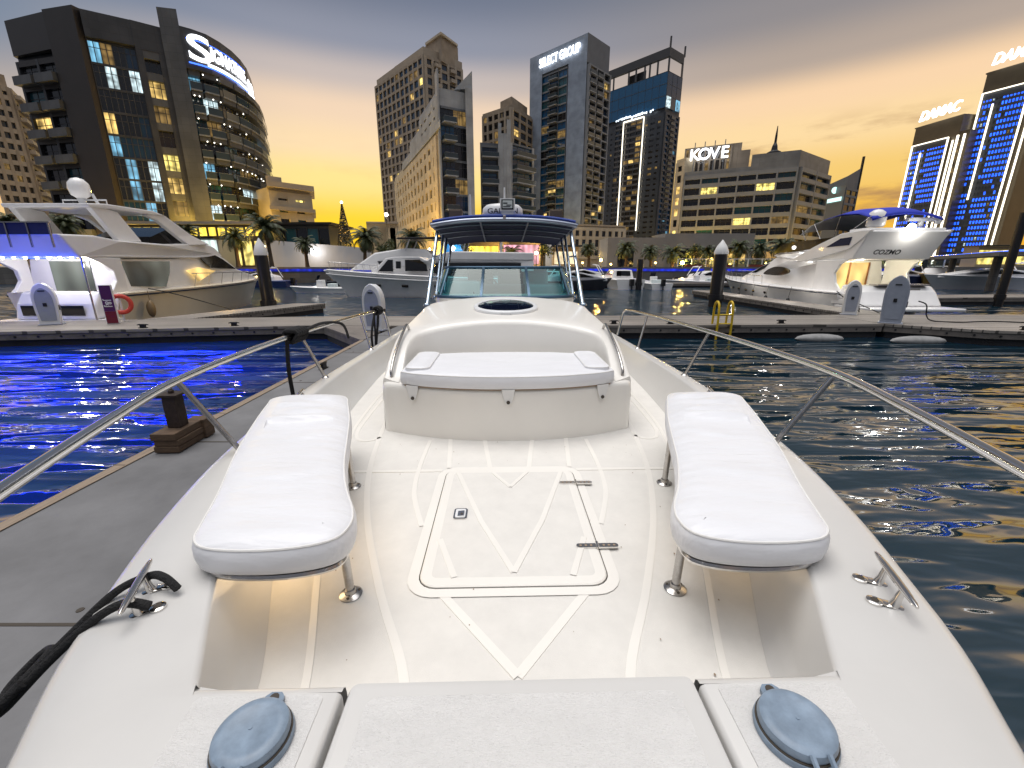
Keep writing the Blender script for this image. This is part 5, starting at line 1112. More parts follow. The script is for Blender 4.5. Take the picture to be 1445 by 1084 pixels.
def hullmb(L, b, zs0, zs1, n=18, boot=True):
    m = MB(); rows = []
    for k in range(n+1):
        s = k/n; bs = b*(1-max(0,(s-.42)/.58)**2.3)+.015; zs = zs0+(zs1-zs0)*s**1.7; bw = b*.86*(1-max(0,(s-.32)/.68)**1.7)+.01; yw = s*L*.90
        ys = s*L; c = lambda f: (bw+(bs-bw)*f**1.5, yw+(ys-yw)*f, zs*f)
        half = [(bw*.6, yw, -.5), (bw,yw,-.02), c(.12), c(.40), c(.72), c(.735), c(.93), c(1)]
        half.append((max(.005,bs-.10), ys-.08*s, zs+.05))
        rows.append([(-x,y,z) for x,y,z in reversed(half)] + half)
    m.loft(rows, 0); N = len(rows[0])
    for a, bq in zip(rows, rows[1:]): m.add([a[0],a[-1],bq[-1],bq[0]], [(0,1,2,3)], 0)
    m.add(rows[0], [tuple(range(N))], 0)
    return m
def win(name, root, pts, wf, mat, both=True, proud=.012):
    for s in ((1,-1) if both else (both,)):
        m = MB(); q = [(s*(wf(y,z)+proud), y, z) for y, z in pts]; q2 = [(s*(wf(y,z)-.05), y, z) for y, z in pts]; n = len(q)
        m.add(q+q2, [tuple(range(n)) if s > 0 else tuple(range(n-1,-1,-1))] + [(i,(i+1)%n,n+(i+1)%n,n+i) for i in range(n)]); m.build(name, [mat], root)
def smooth_poly(pts, n=4): return [(p.x,p.y) for p in catmull([(a,b,0) for a,b in pts], n, True)]
def boatrail(root, L, b, zs0, zs1, s0, s1, h=.55, k=7):
    m = MB()
    for sg in (1,-1):
        f = lambda s: Vector((sg*(b*(1-max(0,(s-.42)/.58)**2.3)-.06), s*L-.1*s, zs0+(zs1-zs0)*s**1.7+.03)); S = [s0+(s1-s0)*i/k for i in range(k+1)]
        m.tube([f(s)+Vector((0,.1,h)) for s in S], .02, 6)
        for s in S: m.tube([f(s), f(s)+Vector((0,.1,h))], .014, 5)
    m.build('pulpit_rail', [STEEL], root, smooth=60)
def pt_light(name, loc_, e, c, r=.1, parent=None):
    l = bpy.data.lights.new(name, 'POINT'); l.energy = e; l.color = c; l.shadow_soft_size = r; o = bpy.data.objects.new(name, l); COL.objects.link(o); o.location = loc_
    if parent: o.parent = parent
    return o
# ---- flybridge yacht at the left
y = thing('flybridge_yacht', 'flybridge yacht with blue lit aft overhang and radar dome, moored stern to at left', 'yacht', (-17.7,17.1,0), 0)
hullmb(13.4,2.2,1.42,1.75).build('hull', [YH], y, smooth=40)
m = MB(); 
for s in (1,-1): m.tube([(s*(2.2*(1-max(0,(t-.42)/.58)**2.3)+.02), t*13.4, 1.42+.33*t**1.7-.10) for t in [i/16 for i in range(17)]], .035, 6)
m.build('rub_rail', [STRIPE], y)
wf = lambda yy, z: 1.98-.20*(z-1.4)-max(0,yy-6)*.13
hs = MB(); hs.profile([(.7,1.40),(.7,2.76),(4,2.8),(7.2,3.12),(8.0,2.85),(9.0,2.28),(10.9,1.84),(11.0,1.45)], wf, 0); hs.build('deckhouse', [YW], y, bevel=.05)
win('saloon_window', y, [(.95,1.66),(.95,2.66),(3.55,2.68),(3.3,2.2),(2.75,1.56)], wf, LSAL)
win('forward_window', y, [(5.7,2.84),(7.1,3.03),(7.7,2.84),(8.85,2.30),(6.2,2.38)], wf, YGL)
win('diamond_window', y, [(4.4,2.26),(5.3,2.40),(6.6,2.22),(5.0,1.74)], wf, LCAB)
for a in (4.9,5.6,6.4,7.2,8.0,8.8): pass
m = MB()
for s in (1,-1):
    for yy in (4.3,5.3,6.3,7.3,8.3,9.3): x = 2.2*(1-max(0,(yy/13.4-.42)/.58)**2.3)-.08; m.tube([(s*x,yy,1.5),(s*(x-.05),yy+.35,2.12)], .014, 5)
    m.tube([(s*(2.2*(1-max(0,(yy/13.4-.42)/.58)**2.3)-.13),yy+.35,2.12) for yy in (4.0,5.3,6.3,7.3,8.3,9.3,10.5,11.6,12.6)], .02, 6)
m.build('side_rail', [STEELD], y, smooth=60)
wfb = lambda yy, z: 2.06-.10*abs(z-3.0)-max(0,yy-3)*.14
fb = MB(); fb.profile([(-1.0,2.78),(5.4,2.83),(8.0,2.98),(7.3,3.45),(6.5,3.62),(3.2,3.42),(.8,3.46),(-.2,3.58),(-1.55,3.55)], wfb, 0); fb.build('flybridge', [YW], y, bevel=.06)
m = MB(); m.box(-1.85,1.85,-1.62,-1.58,3.53,3.90,0)
m.build('aft_screen', [NAVYD], y)
m = MB()
for k in range(6): m.box(-1.88+.74*k,-1.83+.74*k,-1.66,-1.62,3.1,3.94)
m.box(-1.9,1.9,-1.65,-1.60,3.90,3.945); m.build('screen_post', [STEELD], y)
for s in (1,-1):
    m = MB(); m.add([(s*1.62,3.2,4.78),(s*1.62,4.0,4.70),(s*1.66,5.4,3.95),(s*1.75,6.5,3.55),(s*1.75,5.0,3.45),(s*1.66,4.4,3.85),(s*1.62,3.5,4.45),(s*1.62,2.9,4.60)] + [(s*1.40,3.2,4.78),(s*1.40,4.0,4.70),(s*1.44,5.4,3.95),(s*1.5,6.5,3.55),(s*1.5,5.0,3.45),(s*1.44,4.4,3.85),(s*1.40,3.5,4.45),(s*1.40,2.9,4.60)], [tuple(range(8)),tuple(range(15,7,-1))]+[(i,(i+1)%8,8+(i+1)%8,8+i) for i in range(8)])
    m.build('hardtop_leg', [YW], y, bevel=.03)
    m = MB(); m.add([(s*1.60,.3,4.74),(s*1.60,1.5,4.60),(s*1.68,2.3,3.48),(s*1.68,1.2,3.45)]+[(s*1.36,.3,4.74),(s*1.36,1.5,4.60),(s*1.44,2.3,3.48),(s*1.44,1.2,3.45)], [(0,1,2,3),(7,6,5,4),(0,1,5,4),(1,2,6,5),(2,3,7,6),(3,0,4,7)]); m.build('hardtop_leg', [YW], y, bevel=.03)
m = MB(); m.profile([(.25,4.62),(.2,4.76),(1.0,4.84),(3.3,4.84),(4.0,4.70),(3.3,4.66),(1.2,4.66)], lambda a,b: 1.66, 0); m.build('hardtop', [YW], y, bevel=.04)
m = MB(); m.profile([(3.0,3.42),(6.2,3.6),(5.5,3.95),(4.6,4.25),(3.3,3.75)], lambda a,b: 1.3, 0); m.build('helm_screen', [YGL], y)
m = MB(); m.lathe([(.16,5.45),(.30,5.55),(.36,5.80),(.33,6.02),(.20,6.18),(.02,6.24)], (-.1,1.9,-.28), 16); m.build('radome', [YW], y, smooth=60)
m = MB(); m.lathe([(.07,4.8),(.16,5.19)], (-.1,1.9,0), 8); m.tube([(-.9,1.9,4.8),(-.9,1.9,5.1),(.9,1.9,5.1),(.9,1.9,4.8)], .03, 6); m.tube([(.5,2.0,4.8),(.2,2.1,5.35)], .06, 6); m.build('radar_mast', [YG], y, smooth=60)
m = MB(); m.profile([(-1.2,.34),(-1.2,.47),(.2,.47),(.2,.34)], lambda a,b: 2.0, 0); m.build('swim_platform', [YW], y, bevel=.04)
m = MB(); m.profile([(-.55,.47),(-.40,1.05),(-.1,1.50),(.25,1.52),(.25,.47)], lambda a,b: 1.55, 0); m.build('transom', [YW], y, bevel=.09)
for a_, b_ in ((-1.2,-.5),(.3,1.2)): m = MB(); m.box(a_,b_,-.56,-.53,.62,1.0); m.build('transom_locker', [YGL], y)
for s in (1,-1):
    m = MB(); pr = [(-.1,1.45),(.72,1.45),(.72,2.78),(-.75,2.80),(-.25,2.62),(.25,2.3),(.30,1.9),(.1,1.62)]; m.add([(s*1.98,a,b) for a,b in pr]+[(s*1.80,a,b) for a,b in pr], [tuple(range(8)),tuple(range(15,7,-1))]+[(i,(i+1)%8,8+(i+1)%8,8+i) for i in range(8)]); m.build('cockpit_wing', [YW], y, bevel=.03)
    m = MB(); m.tube([(s*1.95,-.9,.47),(s*1.95,-.9,2.78)], .03, 6); m.build('overhang_post', [STEELD], y)
m = MB(); m.box(-.9,.7,.66,.69,1.42,2.66,0); m.build('saloon_door', [LSAL], y)
m = MB()
for k in range(9): m.ball((-1.7+.42*k,-.95,2.755), .05, n=6, k=4)
m.build('overhang_lamp', [LAMPW], y)
m = MB(); m.box(-1.95,1.95,-1.13,-1.09,2.74,2.765); m.build('led_strip', [LED_B], y)
pt_light('cockpit_lamp', (-17.6,17.0,2.55), 75, (1,.95,.82), .15); pt_light('cockpit_lamp', (-15.9,16.5,2.5), 35, (1,.95,.82), .1)
bl = bpy.data.lights.new('overhang_blue_lamp','AREA'); bl.energy = 45; bl.color = (.0,.05,1); bl.shape = 'RECTANGLE'; bl.size = 4.5; bl.size_y = .5; o = bpy.data.objects.new('overhang_blue_lamp', bl); COL.objects.link(o); o.location = (-17.7,14.0,2.6); o.rotation_euler = (R(100),0,0)
# ---- flybridge yacht at the right
y = thing('flybridge_yacht', 'white flybridge yacht with blue bimini and name on its aft coaming, at right', 'yacht', (19.4,22.8,0), 0)
hullmb(17,2.35,1.12,1.55).build('hull', [YW], y, smooth=40)
m = MB()
for s in (1,-1): m.tube([(s*(2.35*(1-max(0,(t-.42)/.58)**2.3)+.015), t*17, 1.12+.43*t**1.7-.08) for t in [i/16 for i in range(17)]], .03, 6)
m.build('rub_rail', [STEELD], y)
m = MB()
for s in (1,-1):
    for t in (.42,.52,.60,.70,.80):
        bs = 2.35*(1-max(0,(t-.42)/.58)**2.3); bw = 2.35*.86*(1-max(0,(t-.32)/.68)**1.7); x = bw+(bs-bw)*.62**1.5
        m.ball((s*x,t*17*.96,.74), .05,.17,.11, n=10, k=6)
m.build('porthole', [YGL], y)
wf = lambda yy, z: 2.05-.22*(z-1.1)-max(0,yy-5.5)*.16
hs = MB(); hs.profile([(2.4,1.12),(2.4,2.74),(5.2,2.95),(7.2,3.22),(8.2,2.78),(10.2,2.25),(12.6,1.62),(12.8,1.25)], wf, 0); hs.build('deckhouse', [YW], y, bevel=.06)
win('oval_window', y, smooth_poly([(8.7,1.92),(8.2,2.22),(7.2,2.40),(5.9,2.38),(5.1,2.2),(5.2,1.98),(6.2,1.86),(7.6,1.86)],3), wf, G_BRON)
win('forward_window', y, [(11.0,1.96),(9.4,2.42),(8.3,2.66),(8.9,2.28),(10.2,1.96)], wf, YGL)
m = MB(); wff = lambda yy,z: 1.95-.1*(z-3)-max(0,yy-3)*.10
m.profile([(.4,2.78),(3.5,2.76),(6.6,2.98),(7.7,3.12),(7.0,3.32),(3.0,3.42),(.4,3.3)], wff, 0); m.build('flybridge', [YW], y, bevel=.06)
m = MB(); m.profile([(7.2,3.26),(6.3,3.85),(1.8,3.98),(1.8,3.40)], lambda a,b: 1.8, 0); m.build('flybridge_screen', [YGL], y)
for s in (1,-1):
    pr = [(5.2,2.75),(4.4,2.98),(2.6,3.62),(.9,4.12),(-.5,4.18),(-1.0,4.16),(-.6,3.8),(-.1,3.5),(.2,3.3),(.8,3.2),(2.2,2.95),(3.6,2.72)]
    n = len(pr); m = MB(); m.add([(s*2.03,a,b) for a,b in pr]+[(s*1.86,a,b) for a,b in pr], [tuple(range(n)),tuple(range(2*n-1,n-1,-1))]+[(i,(i+1)%n,n+(i+1)%n,n+i) for i in range(n)]); m.build('radar_arch_side', [YW], y, bevel=.03)
    m = MB(); q = [(1.9,3.45),(.9,3.86),(.1,3.90),(.2,3.5)]; m.add([(s*2.045,a,b) for a,b in q]+[(s*2.0,a,b) for a,b in q], [(0,1,2,3),(7,6,5,4)]); m.build('arch_opening', [NAVYD], y)
m = MB(); m.profile([(-.1,2.80),(-.9,4.10),(-.75,4.15),(.5,3.3),(.5,2.80)], lambda a,b: 1.98, 0); ac = m.build('aft_coaming', [YW], y, bevel=.05)
nd = Vector((0,-1.30,-.80)).normalized(); up = Vector((0,-.8,1.30)).normalized()
lettering('COZMO', .36, BLK, ac, Vector((-.45,-.30,3.14))+nd*.02, (1,0,0), up, 'name_lettering', .006, 1.35)
m = MB(); m.box(-1.9,1.9,-.7,.6,4.10,4.28); m.build('radar_arch_top', [YW], y, bevel=.06)
for x in (-1.25,): m = MB(); m.lathe([(.32,4.34),(.38,4.42),(.40,4.75),(.33,5.02),(.18,5.14),(.02,5.18)], (x,-.2,0), 18); m.build('radome', [YW], y, smooth=60)
m = MB(); m.lathe([(.12,4.34),(.12,4.6)], (.9,-.3,0), 8); m.box(.2,1.6,-.42,-.18,4.6,4.78); m.ball((1.75,-.3,4.66), .20, .1, .2, 12, 6); m.build('open_radar', [YG], y, bevel=.04)
m = MB(); m.ball((.1,-.75,4.30), .17, n=10, k=6); m.build('deck_floodlight', [LAMPW], y)
bm_ = MB(); wb_ = lambda a,b: 1.75
bm_.loft([[(x, a, b - .30*(abs(x)/1.75)**2.2) for x in [-1.75+.25*i for i in range(15)]] for a, b in ((4.7,4.60),(3.9,5.02),(2.9,5.26))], 1)
bm_.loft([[(x, a, b - .30*(abs(x)/1.75)**2.2) for x in [-1.75+.25*i for i in range(15)]] for a, b in ((2.9,5.26),(1.6,5.42),(.4,5.34),(-.5,5.06),(-.6,4.92))], 0)
bmo = bm_.build('bimini', [BLUEC, YG], y, smooth=60); sm_ = bmo.modifiers.new('t','SOLIDIFY'); sm_.thickness = .03
for s in (1,-1):
    for a, b in (((1.6,4.0,3.4),(1.75,4.6,4.55)),((1.6,2.6,3.4),(1.75,3.6,4.8)),((1.7,.8,4.2),(1.75,-.5,4.85)),((1.6,2.2,3.4),(1.75,1.6,5.05))): m = MB(); m.tube([(s*a[0],a[1],a[2]),(s*b[0],b[1],b[2])], .022, 6); m.build('bimini_pole', [STEELD], y, smooth=60)
m = MB(); m.profile([(-2.4,.36),(-2.4,.50),(.2,.50),(.2,.36)], lambda a,b: 2.2, 0); m.build('swim_platform', [YW], y, bevel=.04)
m = MB(); m.profile([(-1.35,.50),(-.95,1.2),(-.65,1.50),(.3,1.52),(.3,.5)], lambda a,b: 2.1-.15*(b-.5), 0); m.build('transom', [YW], y, bevel=.12)
m = MB(); m.box(-2.2,-1.5,-1.2,.5,.51,.8); m.box(-2.2,-1.5,-.7,.5,.8,1.12); m.build('boarding_step', [YW], y, bevel=.05)
m = MB(); m.box(-.5,1.2,-.86,-.80,1.24,1.34); m.box(-1.0,1.6,-.9,-.3,1.5,1.58); m.build('transom_rail', [STEELD], y)
for s in (1,-1):
    pr = [(.2,1.15),(2.42,1.12),(2.42,2.76),(.1,2.80),(.6,2.55),(.9,2.1),(.7,1.6)]; n = len(pr); m = MB(); m.add([(s*2.03,a,b) for a,b in pr]+[(s*1.9,a,b) for a,b in pr], [tuple(range(n)),tuple(range(2*n-1,n-1,-1))]+[(i,(i+1)%n,n+(i+1)%n,n+i) for i in range(n)]); m.build('cockpit_wing', [YW], y, bevel=.03)
m = MB(); m.box(-1.2,.9,2.36,2.39,1.15,2.66,0); m.build('saloon_door', [LCAB], y); m = MB(); m.box(-.18,-.10,2.3,2.36,1.15,2.66); m.box(-1.26,-1.2,2.3,2.36,1.15,2.66); m.box(.9,.96,2.3,2.36,1.15,2.66); m.build('door_frame', [pm('door_wood',(.22,.09,.03),.5)], y)
boatrail(y, 17, 2.35, 1.12, 1.55, .42, .97, .55, 9)
pt_light('cockpit_lamp', (18.9,24.0,2.6), 130, (1,.93,.70), .15); pt_light('arch_floodlight', (19.5,21.6,4.0), 50, (1,.96,.88), .1)
m = MB()
for k, t in enumerate((.22,.36,.46,.58)): x = 2.35*(1-max(0,(t-.42)/.58)**2.3)+.12; m.tube([(-x+.12,t*17,1.25),(-x,t*17,.55)], .012, 5); m.ball((-x,t*17,.35), .13,.13,.24, 10, 6)
m.build('fender', [BLK], y, smooth=60)
# ---- classic white motor yacht, bow to the left
def yacht_row(t): return t
y = thing('motor_yacht', 'long white classic motor yacht with dark cabin windows, bow to the left', 'yacht', (1.7,36.2,0), R(90))
hullmb(17,2.2,1.45,2.15).build('hull', [YW], y, smooth=40)
m = MB()
for s in (1,-1): m.tube([(s*(2.2*(1-max(0,(t-.42)/.58)**2.3)+.02), t*17, 1.45+.70*t**1.7-.32) for t in [i/18 for i in range(19)]], .05, 6); 
m.build('rub_rail', [YW], y)
m = MB()
for t in (.20,.34,.46,.62,.76):
    bs = 2.2*(1-max(0,(t-.42)/.58)**2.3); bw = 2.2*.86*(1-max(0,(t-.32)/.68)**1.7); x = bw+(bs-bw)*.6**1.5
    for s in (1,-1): m.obox((s*(x+.02),t*17*.965,.92), (.03,0,0),(0,.26,0),(0,0,.10))
m.build('hull_window', [YGL], y, bevel=.03)
wf = lambda yy, z: 1.85-.15*(z-1.5)-max(0,yy-9)*.16
m = MB(); m.profile([(0,1.45),(0,2.85),(8.4,2.9),(9.0,3.14),(11.0,3.14),(11.7,3.02),(12.9,1.95),(13.2,1.8)], wf, 0); m.build('deckhouse', [YW], y, bevel=.06)
win('side_window', y, [(12.35,2.02),(11.5,2.92),(11.1,2.92),(11.1,2.02)], wf, YGL); win('side_window', y, [(10.85,2.25),(10.85,2.8),(10.45,2.8),(10.45,2.25)], wf, YGL)
win('side_window', y, [(10.1,2.06),(10.1,2.92),(8.9,2.92),(8.4,2.55),(8.3,2.06)], wf, YGL); win('side_window', y, [(7.6,2.68),(8.2,2.15),(7.4,1.72),(1,1.72),(1,2.68)], wf, YGL)
m = MB(); m.profile([(0,2.86),(0,3.45),(6.4,3.55),(7.4,3.35),(8.3,2.9)], lambda a,b: 1.7, 0); m.build('upper_deck', [YW], y, bevel=.08)
boatrail(y, 17, 2.2, 1.45, 2.15, .72, .985, .6, 7)
m = MB(); m.box(-.5,.5,13.4,14.6,1.9,2.12); m.build('foredeck_hatch', [BLUEC], y, bevel=.05)
# ---- hardtop yacht behind it
y = thing('motor_yacht', 'grey white yacht with black hardtop moored behind the classic white yacht', 'yacht', (-1.5,45.5,0), R(90))
hullmb(18,2.4,1.6,2.0).build('hull', [YW], y, smooth=40)
wf = lambda yy, z: 2.0-.2*(z-1.5)-max(0,yy-8)*.14
m = MB(); m.profile([(1,1.55),(1,3.0),(6,3.1),(7,4.05),(9,4.15),(12.3,3.7),(15,2.0)], wf, 0); m.build('deckhouse', [YW], y, bevel=.15)
win('side_window', y, [(12,2.9),(8,3.1),(3,2.9),(3,2.3),(11.5,2.2)], wf, YGL)
m = MB(); m.profile([(9.8,4.95),(9.6,5.12),(3.2,5.2),(2.4,5.05),(3,4.95)], lambda a,b: 1.9, 0); m.build('hardtop', [BLK], y, bevel=.04)
for a in (9.0,3.5):
    for s in (1,-1): m = MB(); m.tube([(s*1.6,a,3.9 if a>5 else 3.0),(s*1.7,a-.5,5.0)], .07, 6); m.build('hardtop_leg', [YG], y)
# ---- smaller boats
def small(label, name, x, yy, rz, L, b, hz, hullm, style, cat='boat', lit=None):
    t = thing(name, label, cat, (x,yy,0), rz); hullmb(L,b,hz,hz*1.3,12).build('hull', [hullm], t, smooth=40)
    wf = lambda a, z: b*.80-.25*max(0,z-hz)-max(0,a-L*.5)*.16
    if style == 'cuddy':
        m = MB(); m.profile([(L*.28,hz-.05),(L*.30,hz+1.0),(L*.52,hz+1.05),(L*.66,hz+.45),(L*.9,hz+.22),(L*.9,hz)], wf, 0); m.build('cabin', [YW], t, bevel=.08)
        win('cabin_window', t, [(L*.34,hz+.45),(L*.35,hz+.88),(L*.5,hz+.9),(L*.62,hz+.45)], wf, lit or YGL)
        m = MB(); m.add([(-b*.5,L*.27,hz+.35),(b*.5,L*.27,hz+.35),(b*.48,L*.28,hz+.9),(-b*.48,L*.28,hz+.9)], [(0,1,2,3)]); m.build('aft_window', [lit or YGL], t)
    elif style == 'open':
        m = MB(); m.obox((0,L*.45,hz+.3), (.32,0,0),(0,.3,0),(0,0,.42)); m.build('console', [YW], t, bevel=.05)
        m = MB(); m.add([(-.32,L*.52,hz+.7),(.32,L*.52,hz+.7),(.28,L*.47,hz+1.15),(-.28,L*.47,hz+1.15)], [(0,1,2,3)]); m.build('windscreen', [SMOKE], t)
        m = MB(); m.obox((0,L*.25,hz+.18), (b*.55,0,0),(0,.3,0),(0,0,.22)); m.build('seat', [SEATG], t, bevel=.05)
    else:
        m = MB(); m.profile([(L*.22,hz-.05),(L*.25,hz+.55),(L*.5,hz+1.0),(L*.62,hz+.85),(L*.92,hz+.25),(L*.92,hz)], wf, 0); m.build('superstructure', [YW if hullm is not STRIPE else YG], t, bevel=.1)
        win('side_window', t, [(L*.33,hz+.42),(L*.48,hz+.85),(L*.6,hz+.75),(L*.74,hz+.42)], wf, lit or YGL)
        m = MB()
        for s in (1,-1): m.tube([(s*b*.7,L*.22,hz+.4),(s*b*.62,L*.30,hz+1.5),(s*b*.3,L*.36,hz+1.6)], .05, 6)
        m.tube([(-b*.62,L*.30,hz+1.5),(b*.62,L*.30,hz+1.5)], .06, 6); m.build('radar_arch', [YW], t, smooth=60)
    m = MB(); m.obox((0,-.2,.75), (.2,0,0),(0,.22,0),(0,0,.35)); m.obox((0,-.25,.2), (.06,0,0),(0,.1,0),(0,0,.4)); m.build('outboard', [BLK], t, bevel=.06)
    return t
c = aty(890,405,46.5); small('small white cuddy cruiser seen end on beside a thin black pile', 'motorboat', c.x, 46.5, R(8), 8, 1.62, 1.0, YW, 'cuddy')
c = aty(800,408,43); small('dark hulled sports cruiser partly hidden by the canopy post at right', 'motorboat', c.x-4, 44, R(-75), 9.5, 1.5, .9, STRIPE, 'sport')
c = aty(934,408,46); small('low white open skiff right of the thin black pile', 'motorboat', c.x, 46, R(170)*0+R(4), 5.5, 1.2, .6, YW, 'open')
c = aty(1000,404,52); small('open tender lying lengthwise before the promenade palms', 'motorboat', c.x+2, 52.5, R(80), 7, 1.1, .6, YG, 'open')
c = aty(1085,404,55); small('white day boat half hidden by the bow of the white flybridge yacht', 'motorboat', c.x-6, 54.5, R(85), 6, 1.1, .6, YW, 'open')
c = aty(1335,398,62); small('yellow lit cabin boat far right under the blue light strip', 'motorboat', c.x, 62, R(120), 9, 1.9, 1.1, pm('amber_lit_hull',(.45,.28,.06),.35), 'cuddy', lit=LCAB)  # yellow light on the boat painted into its hull colour
c = aty(1290,398,62); small('dark blue cruiser with cockpit cover far right behind the yacht transom', 'motorboat', c.x, 60, R(95), 9, 1.6, 1.0, pm('blue_hull',(.015,.03,.11),.3), 'sport')
c = aty(1445,405,44); small('silver express cruiser with long foredeck at the right edge', 'motorboat', c.x+6, 46, R(82), 13, 1.9, 1.2, YG, 'sport')
c = aty(1362,398,66); small('violet lit small launch between the yellow cabin boat and the silver cruiser', 'motorboat', c.x, 66, R(100), 7, 1.3, .8, pm('violet_lit_hull',(.12,.09,.30),.35), 'open')  # violet light painted into the hull colour
t = small('black sports boat with a blue light bar right of the white capped pile', 'motorboat', -19.0, 46, R(-88), 10, 1.5, .9, STRIPE, 'sport')
m = MB(); m.obox((1.60,5.4,1.45), (.05,0,0),(0,1.25,0),(0,0,.10)); m.build('light_bar', [LED_B], t)
t = small('low white tender in front of the black sports boat', 'tender', -15.5, 41, R(88), 5.5, .9, .45, YW, 'open')
t = small('dark tender with a blue light bar behind the blue lit flybridge yacht', 'motorboat', -30, 28, R(-80), 9, 1.5, .9, YG, 'open')
m = MB(); m.obox((1.5,3,1.5), (.04,0,0),(0,1.3,0),(0,0,.09)); m.build('light_bar', [LED_B], t)
pontoon('far_pontoon', 'dark pontoon behind the small white cruiser across the basin', [(6,49.5),(34,51.5),(34,53.5),(6,51.5)], FASC)
pontoon('far_pontoon', 'pontoon at the right before the silver express cruiser', [(22.8,27.5),(60,30),(60,33),(22.8,30)], PLANK)

pt_light('dock_lamp_or_fill', (-13.0,19.6,1.0), 26, (1,.66,.22), .1); pt_light('dock_lamp_or_fill', (15.6,24.5,1.3), 40, (1,.93,.85), .1); pt_light('dock_lamp_or_fill', (15.8,30.5,1.3), 45, (1,.93,.85), .1); pt_light('deck_fill_light', (17.0,28.8,3.6), 30, (1,.95,.9), .1)  # warm one is a dock lamp; the white ones are added yacht fill

for px, yy, rz, L_, b_, hz, hm, st, lab in ((955,57,-84,8,1.4,.8,YW,'sport','white sports boat lying lengthwise right of the open skiff'),(870,58,88,9,1.5,1.0,YW,'sport','white sports cruiser moored behind the small cuddy cruiser'),(815,52,60,7,1.3,.8,YG,'cuddy','grey cuddy boat beside the canopy post at right'),(1055,60,-80,7,1.3,.7,STRIPE,'open','dark open launch behind the pale capped pile'),(412,52,84,7,1.2,.7,pm('navy_hull',(.02,.04,.15),.3),'sport','navy sports boat under the white promenade wall')):
    c = aty(px,404,yy); small(lab, 'motorboat', c.x, yy, R(rz), L_, b_, hz, hm, st)
# ================================================================== quay, promenade, plants, lamps
PAVE = tiled('promenade_paving', (.22,.20,.17), .6, .6, .01, .7, .12, .7, axis='xy'); QWALL = tiled('quay_wall', (.16,.15,.14), 2.4, .7, .015, .8, .15, .6)
edge = [(-900,52),(-60,60),(-20,67),(40,69),(95,76),(140,95),(900,300)]
g = MB(); m = edge + [(2500,5000),(-2500,5000)]
g.add([(x,y,GZ) for x,y in m], [tuple(range(len(m)))]); tag(g.build('promenade', [PAVE]), kind='structure')
g = MB(); g.loft([[(x,y,GZ+.15) for x,y in edge], [(x,y,-1) for x,y in edge]]); g.loft([[(x,y,GZ+.15) for x,y in edge], [(x,y+.5,GZ+.15) for x,y in edge],[(x,y+.5,GZ) for x,y in edge]]); tag(g.build('quay_wall', [QWALL]), 'grey stone quay wall along the far side of the basin', 'wall')
def ey(x):
    for (a,b),(c,d) in zip(edge, edge[1:]):
        if a <= x <= c: return b+(d-b)*(x-a)/(c-a)
for x0, x1, lab in ((11,30,'blue light strip along the quay wall left of the palms'),(31,66,'blue light strip along the quay wall in front of the grey hotel'),(-47,-24,'blue light strip along the quay wall below the white wall')):
    m = MB(); P = [(x0+(x1-x0)*i/8, ey(x0+(x1-x0)*i/8)-.06) for i in range(9)]; m.loft([[(a,b,1.62) for a,b in P],[(a,b,1.98) for a,b in P],[(a,b+.05,1.98) for a,b in P]]); tag(m.build('light_strip', [em('strip_blue',(.02,.05,1),.9,.7)]), lab, 'light strip')
# footbridge with blue edge light at the right
t = thing('footbridge', 'long low footbridge with a bright blue light edge at the right', 'bridge', (46,38,0))
d = Vector((.5547,.832,0)); n = Vector((-.832,.5547,0)); ln = 190
m = MB(); m.obox(d*ln/2+n*1.5+Vector((0,0,3.5)), d*ln/2, n*1.5, Vector((0,0,.18))); m.build('deck', [QWALL], t)
m = MB(); m.obox(d*ln/2-n*.03+Vector((0,0,3.72)), d*ln/2, n*.03, Vector((0,0,.26))); m.build('led_edge', [em('bridge_blue',(.01,.14,1),2.2)], t)
for k in range(12):
    m = MB(); c = d*(6+k*16)+n*1.5; m.lathe([(.35,-1),(.35,3.32)], c, 10); m.build('pier', [QWALL], t)
# white promenade wall
t = thing('promenade_wall', 'long plain white wall on the promenade with a round floodlight', 'wall', (-31,71,GZ))
m = MB(); m.add([(-8.5,0,0),(8.6,-.5,0),(8.6,0,0),(-8.5,.5,0),(-8.5,0,4.3),(8.6,-.5,3.0),(8.6,0,3.0),(-8.5,.5,4.3)], [(0,1,5,4),(1,2,6,5),(2,3,7,6),(3,0,4,7),(4,5,6,7)]); m.build('wall_panel', [pm('wall_white',(.55,.55,.57),.6,var=.06,scale=.5)], t)
m = MB(); m.lathe([(.62,0),(.62,.12)], (-.2,-.75,2.5), 20, 0, (0,-1,0)); m.build('floodlight', [em('flood_white',(1,1,1),7,sample=True)], t)
pt_light('wall_floodlight', (-31.2,69.3,4.6), 140, (1,.98,.95), .4)
# shops below the hotel
SHOPW = em('shop_white', (.85,1,.95), 1.5, .55, scale=.8); SHOPY = em('shop_yellow', (1,.70,.08), 3.2, .5, scale=1.2); FRUIT = em('poster_lemon', (1,.75,.05), 1.3, .3)
t = thing('shop_front', 'bright white lit shop front with a lemon poster beneath the dark hotel', 'shop', (-51,68.5,GZ))
m = MB(); m.box(-6,6,0,4,0,4.2); m.build('shell', [pm('shop_shell',(.3,.3,.3),.5)], t)
m = MB(); m.box(-5.8,5.8,-.06,-.01,1.5,4.1); m.build('lit_panel', [SHOPW], t); m = MB()
for x, z, r in ((3.6,2.6,.42),(3.4,3.2,.34),(4.3,2.5,.40),(4.9,2.3,.34)): m.lathe([(r,0),(r*.9,.05)], (x,-.09,z), 14, 0, (0,-1,0))
m.build('poster', [FRUIT], t); m = MB(); m.box(-6.2,6.2,-1.2,.3,4.2,4.5); m.build('awning', [BLK], t)
